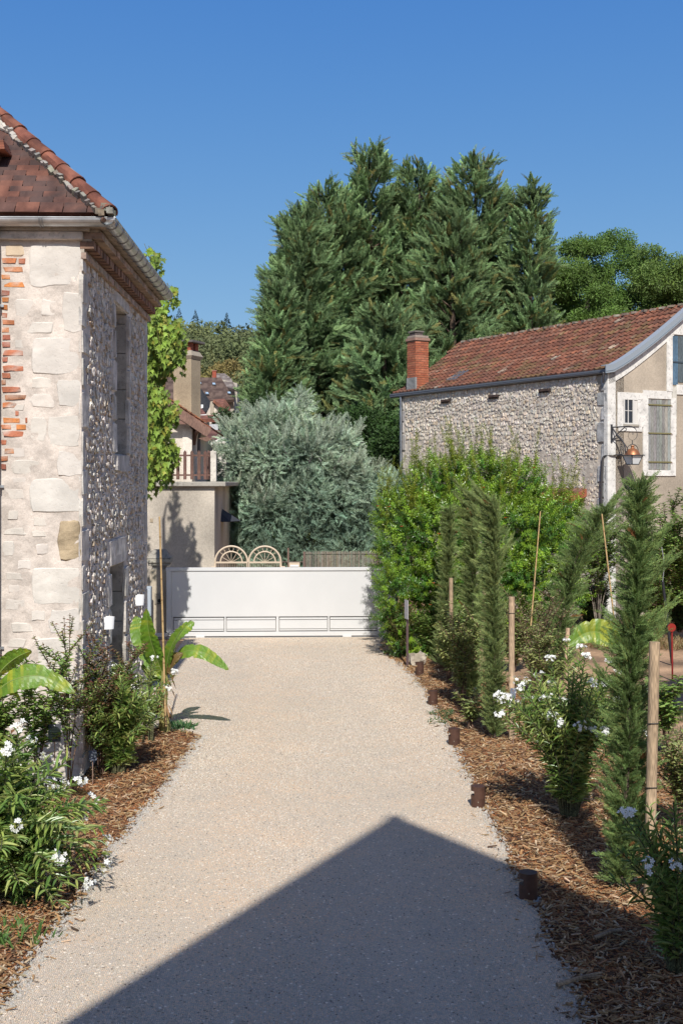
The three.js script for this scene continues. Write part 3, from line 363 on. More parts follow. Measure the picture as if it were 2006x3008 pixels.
// ---------------------------------------------------------------- sliding gate
const GD = 27.9, gs = F / GD;
{
  const L = at(383, 1463, GD).x, Rr2 = at(884, 1463, GD).x, W = Rr2 - L, c = C(0.62, 0.62, 0.615);
  const t = thing('sliding_gate', 'wide white sliding gate with a row of slotted panels along its foot', 'gate', V(L, 0, -GD));
  const X = (u) => (u - 383) / gs, Y = (v) => (1463 - v) / gs;
  const th = 0.06;
  new MB().box(0.02, 0.03, -0.05, W - 0.02, Y(1305), -0.03, C(0.30, 0.28, 0.26)).build('back_sheet', MAT.paint, t);
  new MB().box(0, 0.03, 0, X(394), Y(1304), th - 0.012, c, 0.006).build('stile', MAT.paint, t);
  new MB().box(X(873), 0.03, 0, W, Y(1304), th - 0.012, c, 0.006).build('stile', MAT.paint, t);
  new MB().box(-0.01, Y(1310.5), -0.03, W + 0.01, Y(1303), th, c, 0.006).build('top_rail', MAT.paint, t);
  new MB().box(X(394) + 0.004, Y(1415.5), 0, X(636), Y(1310.5) - 0.006, 0.036, c, 0.003).build('panel', MAT.paint, t);
  new MB().box(X(636) - 0.002, Y(1415.5), 0, X(873) - 0.004, Y(1310.5) - 0.006, 0.036, c, 0.003).build('panel', MAT.paint, t);
  new MB().box(X(394) + 0.002, 0.03, 0, X(873) - 0.002, Y(1450), th - 0.014, c, 0.006).build('bottom_rail', MAT.paint, t);
  const cells = [[398, 515], [518.5, 633], [639, 751], [754.5, 865.5]];
  const bars = [[394.2, 398], [515, 518.5], [633, 639], [751, 754.5], [865.5, 872.8]];
  for (const [a, b] of bars) new MB().box(X(a), Y(1449.8), 0, X(b), Y(1415.7), 0.036, c, 0.002).build('mullion', MAT.paint, t);
  for (const [a, b] of cells) for (const [v0, v1] of [[1418.0, 1422.2], [1423.6, 1443.4], [1444.6, 1447.8]]) new MB().box(X(a + 1.6), Y(v1), -0.01, X(b - 1.6), Y(v0), 0.034, c, 0.002).build('slat', MAT.paint, t);
  for (const u of [460, 795]) new MB().box(X(u - 10), 0.0, -0.02, X(u + 10), 0.04, 0.07, c, 0.005).build('guide_foot', MAT.paint, t);
  new MB().box(-0.5, -0.02, -0.02, W + 0.1, 0.012, 0.05, C(0.25, 0.26, 0.27)).build('rail', MAT.iron, t);
  new MB().box(-0.4, 0.02, -0.06, 0, 0.10, 0.05, c, 0.005).box(-0.42, 0.1, -0.05, -0.38, 0.45, 0.04, c, 0.004).build('tail_frame', MAT.paint, t);
  new MB().tube([V(-0.05, 0.16, 0.12), V(0.1, 0.08, 0.12), V(0.25, 0.03, 0.14), V(0.5, 0.01, 0.12)], 0.012, 0.012, C(0.12, 0.12, 0.12), 6).build('cable', MAT.iron, t);
  // grey post and slatted panel at the right end
  const f = thing('slatted_fence', 'dark grey slatted fence half hidden by the pomegranate bush at the gate end', 'fence', V(Rr2 + 0.02, 0, -GD + 0.12));
  for (let i = 0; i < 11; i++) new MB().box(0.02, 0.06 + i * 0.145, -0.01 , 0.04, 0.19 + i * 0.145, 2.4, jit(C(0.19, 0.195, 0.205), rnd(i + 1), 0.1), 0.004).build('slat', MAT.paint, f);
  for (const z of [0.02, 1.2, 2.36]) new MB().box(0, 0, z - 0.03, 0.06, 1.7, z + 0.03, C(0.17, 0.175, 0.18), 0.006).build('post', MAT.paint, f);
  const gp = thing('green_post', 'thin green metal post in front of the dark slatted fence', 'post', gnd(896, 1470)); new MB().tube([V(0, 0, 0), V(0, 1.0, 0)], 0.022, 0.022, C(0.02, 0.16, 0.09), 8).build('shaft', MAT.iron, gp); new MB().tube([V(0, 1.0, 0), V(0, 1.03, 0)], 0.03, 0.03, C(0.02, 0.14, 0.08), 8, 1).build('cap', MAT.iron, gp);
}
{ // stone gate pillar
  const D = 28.15, s = F / D, o = at(365, 1463, D), X = (u) => (u - 365) / s, Y = (v) => (1110 - v) / s + H, t = thing('gate_pillar', 'tan rendered gate pillar with moulded stone cap left of the white gate', 'pillar', V(o.x, 0, o.z));
  new MB().box(X(344.7), 0, -0.4, X(385), Y(1307), 0, C(0.48, 0.41, 0.31), 0.01).build('shaft', MAT.plaster, t);
  new MB().box(X(350), Y(1307), -0.37, X(380), Y(1298), -0.03, C(0.33, 0.31, 0.28), 0.006).build('neck', MAT.lime, t);
  const cap = new MB(); cap.box(X(341), Y(1298), -0.42, X(389), Y(1292), 0.03, C(0.40, 0.37, 0.31), 0.012).box(X(338), Y(1292), -0.45, X(393), Y(1281), 0.06, C(0.42, 0.39, 0.32), 0.02);
  const a = [V(X(337), Y(1281), 0.07), V(X(394), Y(1281), 0.07), V(X(394), Y(1281), -0.46), V(X(337), Y(1281), -0.46)], b = [V(X(352), Y(1262), -0.08), V(X(379), Y(1262), -0.08), V(X(379), Y(1262), -0.31), V(X(352), Y(1262), -0.31)];
  for (let i = 0; i < 4; i++) cap.quad(a[i], a[(i + 1) % 4], b[(i + 1) % 4], b[i], C(0.34, 0.31, 0.26)); cap.quad(b[0], b[1], b[2], b[3], C(0.24, 0.22, 0.2)); cap.build('cap', MAT.lime, t);
  const ic = new MB(); ic.box(X(356), Y(1386), 0, X(374), Y(1361), 0.02, C(0.42, 0.37, 0.29), 0.005); const it = ic.build('intercom', MAT.fine, t); new MB().add(new THREE.CylinderGeometry(0.044, 0.044, 0.02, 18).rotateX(Math.PI / 2), new THREE.Matrix4().makeTranslation(X(367), Y(1378), 0.016), C(0.012, 0.012, 0.012)).box(X(362), Y(1385), 0.01, X(371), Y(1383.5), 0.024, C(0.02, 0.02, 0.02)).build('lens', MAT.iron, it);
  const bx = thing('meter_box', 'grey blue meter box beside the gate pillar behind the house corner', 'box', V(at(337, 1463, 27.6).x, 0, -27.6)); new MB().box(-0.12, 0.5, -0.2, 0.1, 1.15, 0, C(0.35, 0.40, 0.45), 0.02).build('case', MAT.paint, bx); new MB().box(-0.10, 0.54, 0, 0.08, 1.1, 0.012, C(0.42, 0.47, 0.52), 0.006).build('door', MAT.paint, bx); new MB().box(-0.05, 0, -0.15, 0.03, 0.5, -0.05, C(0.3, 0.33, 0.36)).build('leg', MAT.paint, bx);
}
{ // beige arched gate across the lane
  const D = 29.5, s = F / D, o = at(570, 1300, D), t = thing('arched_gate', 'beige metal double gate with sunburst arches showing over the white gate', 'gate', V(o.x, 0, o.z)), X = (u) => (u - 570) / s, Y = (v) => (1110 - v) / s + H, c = C(0.62, 0.50, 0.37);
  for (const [u, r] of [[531.6, 37], [608, 36.6]]) {
    const cx = X(u), cy = Y(1291), R1 = r / s, R2 = R1 * 0.67, lf = new THREE.Group(); const leafB = new MB();
    const arc = (b, R, w, x = cx, y = cy, a0 = 0, a1 = Math.PI, n = 22) => { const P = []; for (let i = 0; i <= n; i++) { const a = lerp(a0, a1, i / n); P.push(V(x + Math.cos(a) * R, y + Math.sin(a) * R, 0)); } return b.tube(P, w, w, c, 6, n * 2); };
    leafB.box(cx - R1 - 0.022, 0.12, -0.02, cx - R1 + 0.022, cy, 0.02, c).box(cx + R1 - 0.022, 0.12, -0.02, cx + R1 + 0.022, cy, 0.02, c).box(cx - R1, cy - 0.02, -0.018, cx + R1, cy + 0.02, 0.018, c).box(cx - R1, 0.9, -0.018, cx + R1, 0.94, 0.018, c).box(cx - R1, 0.14, -0.018, cx + R1, 0.18, 0.018, c);
    const leaf = leafB.build('leaf', MAT.paint, t);
    arc(new MB(), R1, 0.026).build('arch', MAT.paint, leaf); arc(new MB(), R2, 0.02).build('arch', MAT.paint, leaf);
    const sp = new MB(); for (let i = 1; i < 6; i++) { const a = (i / 6) * Math.PI; sp.tube([V(cx, cy, 0), V(cx + Math.cos(a) * R2, cy + Math.sin(a) * R2, 0)], 0.007, 0.007, c, 5); } sp.build('spokes', MAT.paint, leaf);
    for (const a of [0.9, 1.57, 2.24]) arc(new MB(), R1 * 0.14, 0.007, cx + Math.cos(a) * R1 * 0.835, cy + Math.sin(a) * R1 * 0.835, 0, 6.283, 14).build('ring', MAT.paint, leaf);
    const pk = new MB(); for (let i = 0; i < 17; i++) { const x = lerp(cx - R1 + 0.05, cx + R1 - 0.05, i / 16); pk.tube([V(x, 0.14, 0), V(x, cy - 0.08, 0), V(x, cy - 0.03, 0)], (q) => 0.007 * (1 - 0.6 * q), 0.004, c, 5, 4); } pk.build('bars', MAT.paint, leaf);
  }
  for (const u of [491, 649]) new MB().box(X(u) - 0.06, 0, -0.06, X(u) + 0.06, Y(1300), 0.06, c, 0.01).build('post', MAT.paint, t);
}
{ const D = 29.4, s = F / D, o = at(676, 1300, D), t = thing('letter_box', 'small beige letter box with white front peeping over the gate', 'letter box', V(o.x, 0, o.z)), h = 12.5 / s, y = (1110 - 1302) / s + H; new MB().box(-h, y - 0.3, -0.2, h, y + 0.1, 0, C(0.58, 0.46, 0.33), 0.008).build('case', MAT.paint, t); new MB().box(-h * 0.78, y + 0.01, 0, h * 0.78, y + 0.055, 0.01, C(0.8, 0.8, 0.78)).build('flap', MAT.paint, t); new MB().box(-0.05, 0, -0.12, 0.05, y - 0.3, -0.04, C(0.4, 0.32, 0.24)).build('leg', MAT.paint, t); }
{ // reed fence
  const D = 30.5, s = F / D, R = rnd(55), o = at(696, 1302, D), e = at(885, 1302, D), t = thing('reed_fence', 'grey brown split reed screen fence above the right half of the white gate', 'fence', V(o.x, 0, o.z)), W = e.x - o.x, top = (1110 - 1266) / s + H;
  const b = new MB(); for (let x = 0; x < W; x += R.r(0.011, 0.02)) { const c = R(), col = jit(c < 0.3 ? C(0.34, 0.27, 0.20) : c < 0.75 ? C(0.30, 0.275, 0.225) : C(0.19, 0.165, 0.13), R, 0.22); const w = R.r(0.008, 0.014); b.box(x, 0.05, R.s(0.008), x + w, top + R.s(0.014), R.r(0.012, 0.024), col); } b.build('reed', MAT.fine, t, 'stuff');
  for (let i = 0; i < 3; i++) new MB().tube([V(0, top - 0.06 - i * 0.5, 0.03), V(W, top - 0.06 - i * 0.5, 0.03)], 0.006, 0.006, C(0.16, 0.13, 0.1), 5).build('wire', MAT.iron, t);
  for (const x of [0.03, W * 0.90]) new MB().box(x - 0.022, 0, 0.02, x + 0.022, top, 0.06, C(0.16, 0.10, 0.08)).build('post', MAT.iron, t);
  const p = thing('fence_post', 'thin rusty post with a cross wire left of the reed screen', 'post', at(662, 1302, 30.5).setY(0)); new MB().box(-0.02, 0, -0.02, 0.02, (1110 - 1258) / s + H, 0.02, C(0.18, 0.11, 0.085)).build('shaft', MAT.iron, p); new MB().tube([V(-0.25, 1.5, 0), V(0.4, 1.5, 0)], 0.008, 0.008, C(0.18, 0.12, 0.1), 5).build('wire', MAT.iron, p);
}
// ---------------------------------------------------------------- balcony house beyond the gate
{
  const D = 29.8, s = F / D, o = at(493, 1300, D), R = rnd(77), t = thing('balcony_house', 'beige rendered house with brown picket balcony and wooden gable beyond the gate', 'house', V(o.x, 0, o.z)), X = (u, d = D) => at(u, 1110, d).x - o.x, Y = (v, d = D) => ((1110 - v) * d) / F + H;
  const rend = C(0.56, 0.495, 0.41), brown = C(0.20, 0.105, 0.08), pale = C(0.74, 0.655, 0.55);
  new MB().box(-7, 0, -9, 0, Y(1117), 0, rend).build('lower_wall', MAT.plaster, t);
  new MB().box(-7, Y(1117), -9, X(519), Y(1106), 0.12, C(0.40, 0.37, 0.32), 0.02).build('balcony_slab', MAT.lime, t);
  const vent = new MB().box(X(345), Y(1199), 0, X(352), Y(1190), 0.012, C(0.5, 0.4, 0.28)); vent.build('vent', MAT.fine, t);
  new MB().box(X(483.5), Y(1106), -0.22, X(497), Y(1036), 0.02, C(0.66, 0.61, 0.53), 0.012).build('corner_post', MAT.lime, t);
  const picket = (x, z, turn) => { const w = 0.075, b = new MB(), y0 = Y(1101), y1 = Y(1034); b.slab([V(-w / 2, y0, 0.012), V(w / 2, y0, 0.012), V(w / 2, y1 - 0.05, 0.012), V(0, y1, 0.012), V(-w / 2, y1 - 0.05, 0.012)], 0.024, jit(brown, R, 0.12)); const m = b.build('picket', MAT.wood, t); m.position.set(x, 0, z); m.rotation.y = turn; };
  for (const u of [333, 348, 363, 377.5, 393, 409.3, 425.4, 441.4, 457.5, 472]) picket(X(u), 0.02, 0);
  for (let z = -0.35; z > -3.2; z -= 0.19) picket(X(476), z, Math.PI / 2);
  for (const v of [1046, 1091]) { new MB().box(-7, Y(v) - 0.02, -0.02, X(484), Y(v) + 0.02, 0.006, brown).build('balustrade_rail', MAT.wood, t); new MB().box(X(474.5), Y(v) - 0.02, -3.2, X(476) - 0.02, Y(v) + 0.02, -0.2, brown).build('balustrade_rail', MAT.wood, t); }
  const D2 = 31.5, z2 = D - D2, wr = X(441, D2);
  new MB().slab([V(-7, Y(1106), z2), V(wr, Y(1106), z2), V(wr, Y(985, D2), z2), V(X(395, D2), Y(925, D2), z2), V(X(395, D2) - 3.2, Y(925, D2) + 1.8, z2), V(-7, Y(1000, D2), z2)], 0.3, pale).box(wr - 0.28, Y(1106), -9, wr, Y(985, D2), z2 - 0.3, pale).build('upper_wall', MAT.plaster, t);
  new MB().box(X(420, D2), Y(1106), z2, wr + 0.005, Y(985, D2), z2 + 0.03, C(0.80, 0.72, 0.62)).build('pilaster', MAT.plaster, t);
  // gable verge: the roof plane falls to the right and overhangs towards the lane
  const D3 = 31.15, z3 = D - D3, e = V(X(486, D3), Y(981, D3), z3), ri = V(X(375, D3) - 1.2, 0, z3); ri.y = e.y + (e.x - ri.x) * 0.665;
  const zb = V(0, 0, -5.5), rf = new MB().slab([e, e.clone().add(zb), ri.clone().add(zb), ri], 0.05, C(0.30, 0.13, 0.08)); const l2 = V(2 * ri.x - e.x, e.y, z3); rf.slab([ri, ri.clone().add(zb), l2.clone().add(zb), l2], 0.05, C(0.30, 0.13, 0.08)); const roof = rf.build('roof', MAT.tile, t);
  const dn = e.clone().sub(ri).normalize(), nrm = V(-dn.y, dn.x, 0); const nt = Math.floor(e.distanceTo(ri) / 0.155); for (let k = 0; k < nt; k++) { const p = ri.clone().addScaledVector(dn, k * 0.155), b = new MB(); b.add(new RoundedBoxGeometry(0.19, 0.02, 0.24, 1, 0.004), basis(p.addScaledVector(nrm, 0.015).add(V(0, 0, -0.08)), dn, nrm, V(0, 0, 1)).multiply(new THREE.Matrix4().makeRotationZ(0.09)), jit(C(0.34, 0.14, 0.07), R, 0.25)); b.build('roof_tile', MAT.tile, roof); }
  const vb = new MB().slab([ri.clone().add(V(0, -0.03, 0.03)), ri.clone().add(V(0, -0.32, 0.03)), e.clone().add(V(-0.12, -0.32 + 0.08, 0.03)), e.clone().add(V(0.02, -0.06, 0.03))], 0.04, C(0.27, 0.155, 0.115)); vb.build('verge_board', MAT.wood, t);
  new MB().slab([e.clone().add(V(-0.12, -0.24, 0.02)), e.clone().add(V(-0.32, -0.16, 0.02)).add(V(0, -0.12, 0)), e.clone().add(V(-0.12, -0.36, 0.02)), e.clone().add(V(0.02, -0.3, 0.02))], 0.05, C(0.25, 0.14, 0.10)).build('rafter_end', MAT.wood, t);
  new MB().box(-7, Y(975, D3) - 0.0, z3 - 0.06, X(462, D3), Y(968, D3) + 0.02, z3 + 0.01, C(0.24, 0.13, 0.10), 0.006).build('tie_beam', MAT.wood, t);
  new MB().box(X(436, D3), Y(1020, D3), z3 - 0.8, X(444, D3), Y(975, D3), z3 - 0.7, brown).box(X(444, D3), Y(985, D3), z3 - 0.75, X(458, D3), Y(978, D3), z3 - 0.05, brown).tube([V(X(440, D3), Y(1018, D3), z3 - 0.7), V(X(444, D3), Y(1000, D3), z3 - 0.55), V(X(456, D3), Y(985, D3), z3 - 0.1)], 0.055, 0.05, brown, 6).build('bracket', MAT.wood, t);
  new MB().tube([V(X(462, D3), Y(984, D3), z3 - 0.5), V(X(452, D3), Y(1000, D3), z3 - 0.9), V(X(450, D3), Y(1050, D3), z3 - 1.0)], 0.04, 0.04, C(0.13, 0.12, 0.12), 8).build('downpipe', MAT.iron, t);
  // chimney
  const cd = 34.2, cx = X(430, cd), cz = D - cd, cg = new MB(), pv = (b) => b; const hw = 0.275;
  const ch = new THREE.Group(); const rot = new THREE.Matrix4().makeRotationY(-0.42).setPosition(cx, 0, cz);
  const put = (x0, y0, z0, x1, y1, z1, col, r) => { const q = new MB().box(x0, y0, z0, x1, y1, z1, col, r).geo(); return [q, rot]; };
  const chm = new MB().add(...put(-hw, 4, -hw, hw, Y(828, cd), hw, WHITE, 0.02), C(0.50, 0.40, 0.27)); { const y0 = Y(828, cd), y1 = Y(808, cd), k = hw + 0.05; const P = (r, y) => [V(-r, y, r), V(r, y, r), V(r, y, -r), V(-r, y, -r)].map((p) => p.applyMatrix4(rot)); const a = P(hw, y0), b = P(k, lerp(y0, y1, 0.4)), d = P(hw - 0.03, y1); for (let i = 0; i < 4; i++) { chm.quad(a[i], a[(i + 1) % 4], b[(i + 1) % 4], b[i], C(0.46, 0.38, 0.28)); chm.quad(b[i], b[(i + 1) % 4], d[(i + 1) % 4], d[i], C(0.42, 0.36, 0.28)); } chm.quad(d[0], d[1], d[2], d[3], C(0.4, 0.35, 0.3)); }
  const chim = chm.build('chimney', MAT.plaster, t);
  for (const [x, z] of [[-1, 1], [1, 1], [1, -1], [-1, -1]]) for (let k = 0; k < 4; k++) { const y = Y(808, cd) + k * 0.06; new MB().add(...put(x > 0 ? 0.06 : -0.23, y, z > 0 ? 0.06 : -0.23, x > 0 ? 0.23 : -0.06, y + 0.054, z > 0 ? 0.23 : -0.06, WHITE, 0.004), jit(C(0.45, 0.13, 0.07), R, 0.15)).build('brick', MAT.fine, chim); }
  new MB().add(...put(-0.36, Y(789, cd) - 0.02, -0.36, 0.36, Y(789, cd) + 0.04, 0.36, WHITE, 0.01), C(0.14, 0.125, 0.12)).add(...put(-0.2, Y(789, cd) + 0.04, -0.2, 0.2, Y(789, cd) + 0.07, 0.2, WHITE, 0.01), C(0.16, 0.14, 0.13)).build('slate_cap', MAT.lime, chim);
}
{ const o = at(478, 1200, 33), t = thing('parasol', 'dark parasol canopy just beyond the beige house corner', 'parasol', V(o.x, 0, o.z)); const y = (1110 - 1178) * 33 / F + H, b = new MB(); for (let i = 0; i < 8; i++) { const a = (i / 8) * 6.283, c = ((i + 1) / 8) * 6.283; b.slab([V(0, y + 0.35, 0), V(Math.sin(a) * 0.85, y - 0.2, Math.cos(a) * 0.85), V(Math.sin(c) * 0.85, y - 0.2, Math.cos(c) * 0.85)], 0.015, C(0.05, 0.055, 0.07)); } b.build('canopy', MAT.fine, t); new MB().tube([V(0, 0, 0), V(0, y + 0.4, 0)], 0.025, 0.025, C(0.2, 0.2, 0.2), 8).build('pole', MAT.iron, t); }
// ---------------------------------------------------------------- village roofs farther off
const P3 = (l, o) => l.map(([u, v, d]) => at(u, v, d).sub(o));
function farHouse(name, label, D, u, fn) { const o = at(u, 1110, D).setY(0), t = thing(name, label, 'house', o); fn(t, (l) => P3(l, o)); return t; }
farHouse('town_house', 'large house with dark brown roof and four small skylights below the hill', 64, 460, (t, p) => {
  const roof = new MB().slab(p([[538, 917, 62.2], [508, 867, 64.5], [384, 866, 64.5], [372, 925, 62.2]]), 0.15, C(0.135, 0.10, 0.085)).build('roof', MAT.tile, t);
  for (const [u, v] of [[459.5, 882.5], [492, 884.5], [476.5, 906], [527, 905]]) { const d = 64.5 - (v - 867) / 50 * 2.3; const q = p([[u - 3.6, v + 2.2, d - 0.1], [u + 4.4, v + 2.6, d - 0.1], [u + 2.6, v - 2.2, d + 0.05], [u - 4.6, v - 2.4, d + 0.05]]).map((a) => a.add(V(0, 0.07, 0.05))); const f = new MB().slab(q, 0.06, C(0.30, 0.32, 0.34)).build('skylight', MAT.zinc, roof); const c = q.reduce((a, b) => a.add(b), V(0, 0, 0)).multiplyScalar(0.25); new MB().slab(p([[u - 3.6, v + 2.2, d - 0.1], [u + 4.4, v + 2.6, d - 0.1], [u + 2.6, v - 2.2, d + 0.05], [u - 4.6, v - 2.4, d + 0.05]]).map((a) => a.add(V(0, 0.07, 0.05)).sub(c).multiplyScalar(0.8).add(c).add(V(0, 0.012, 0.012))), 0.02, C(0.3, 0.42, 0.55)).build('pane', M({ ...VC, roughness: 0.15 }), f); }
  new MB().slab(p([[368, 1200, 62.6], [538, 1200, 62.6], [538, 918, 62.6], [374, 924, 62.6]]), 3.5, C(0.5, 0.44, 0.37)).build('wall', MAT.plaster, t);
  new MB().slab(p([[451, 894, 60], [456, 900, 60.2], [475, 927, 60.4], [474, 950, 60.2], [451, 950, 60]]), 0.2, C(0.05, 0.055, 0.07)).build('slate_gable', MAT.fine, t);
});
farHouse('town_house', 'pale grey roofed house with red chimney peeping behind the dark brown roof', 70, 520, (t, p) => {
  const r = new MB().slab(p([[545, 895, 68], [530, 868, 70], [517, 857.5, 71], [488, 857, 71], [486, 880, 69]]), 0.15, C(0.26, 0.245, 0.235)).build('roof', MAT.tile, t); new MB().slab(p([[486, 1150, 69.5], [545, 1150, 69.5], [545, 880, 69.5], [490, 866, 69.5]]), 3, C(0.55, 0.5, 0.43)).build('wall', MAT.plaster, t);
  const R = rnd(9), a = p([[488, 867, 69.2]])[0]; const ch = new MB().box(a.x, a.y - 0.6, a.z - 0.2, a.x + 0.22, a.y + 0.35, a.z + 0.1, C(0.42, 0.10, 0.06), 0.01).build('chimney', MAT.fine, r); new MB().box(a.x - 0.03, a.y + 0.35, a.z - 0.22, a.x + 0.25, a.y + 0.40, a.z + 0.12, C(0.4, 0.2, 0.15)).build('chimney_cap', MAT.fine, ch);
});
farHouse('town_house', 'cream gabled house half hidden by the silvery tree', 52, 500, (t, p) => {
  new MB().slab(p([[474, 1200, 52], [524, 1200, 52], [523, 972, 52], [521, 945, 52], [508, 931, 52], [496, 919.5, 52], [483.5, 922, 52], [482, 935, 52], [475, 948, 52]]), 2.5, C(0.66, 0.585, 0.50)).build('wall', MAT.plaster, t);
  new MB().slab(p([[483, 960, 51.9], [490, 960, 51.9], [492, 921, 51.9], [483.5, 922, 51.9]]), 0.15, C(0.42, 0.36, 0.28)).build('buttress', MAT.plaster, t);
  new MB().slab(p([[512, 934, 51.8], [528, 948, 51.8], [530, 935, 54], [516, 915, 54.5], [495, 917, 54.5], [492.5, 917, 51.8]]), 0.12, C(0.30, 0.14, 0.095)).build('roof', MAT.tile, t);
});
farHouse('town_house', 'small house with brown hipped roof and white fascia behind the chimney', 48, 460, (t, p) => {
  new MB().slab(p([[474, 951, 48], [451, 953, 48], [450, 917, 50], [455, 919, 50], [464, 938, 49]].reverse()), 0.12, C(0.22, 0.105, 0.085)).build('roof', MAT.tile, t); new MB().slab(p([[451, 957.5, 48], [474, 956.5, 48], [474, 951, 48], [451, 953, 48]]), 0.1, C(0.75, 0.73, 0.7)).build('fascia', MAT.paint, t); new MB().slab(p([[451, 1150, 48.2], [473, 1150, 48.2], [473, 956, 48.2], [451, 957, 48.2]]), 2, C(0.6, 0.54, 0.46)).build('wall', MAT.plaster, t);
  new MB().slab(p([[462, 938, 47.5], [467, 936, 47.5], [467, 929, 47.5], [462, 929, 47.5]].reverse().reverse()), 0.08, C(0.8, 0.8, 0.78)).build('window', MAT.paint, t);
});
farHouse('town_house', 'low house with orange red ridge and dark brown slope beside the balcony', 43, 480, (t, p) => {
  new MB().slab(p([[503, 970, 43], [458, 968, 43], [460, 960, 44.5], [494, 959.5, 44.5]]), 0.1, C(0.27, 0.115, 0.075)).build('roof', MAT.tile, t);
  new MB().slab(p([[455, 1027, 40], [478, 1022, 40], [505, 1008, 40.5], [508, 988, 42], [455, 985, 42]]), 0.1, C(0.17, 0.085, 0.07)).build('roof', MAT.tile, t);
  new MB().slab(p([[455, 1200, 40.3], [520, 1200, 40.3], [520, 1002, 40.3], [480, 1022, 40.3], [455, 1028, 40.3]]), 2, C(0.74, 0.69, 0.62)).build('wall', MAT.plaster, t); new MB().slab(p([[475, 1027, 39.9], [520, 1005, 39.9], [520, 999, 39.9], [473, 1022, 39.9]]), 0.1, C(0.78, 0.75, 0.70)).build('fascia', MAT.paint, t);
  new MB().slab(p([[481, 990, 42.8], [501, 990, 42.8], [501, 974, 42.8], [481, 974, 42.8]]), 1, C(0.5, 0.5, 0.5)).build('dormer', MAT.lime, t);
});
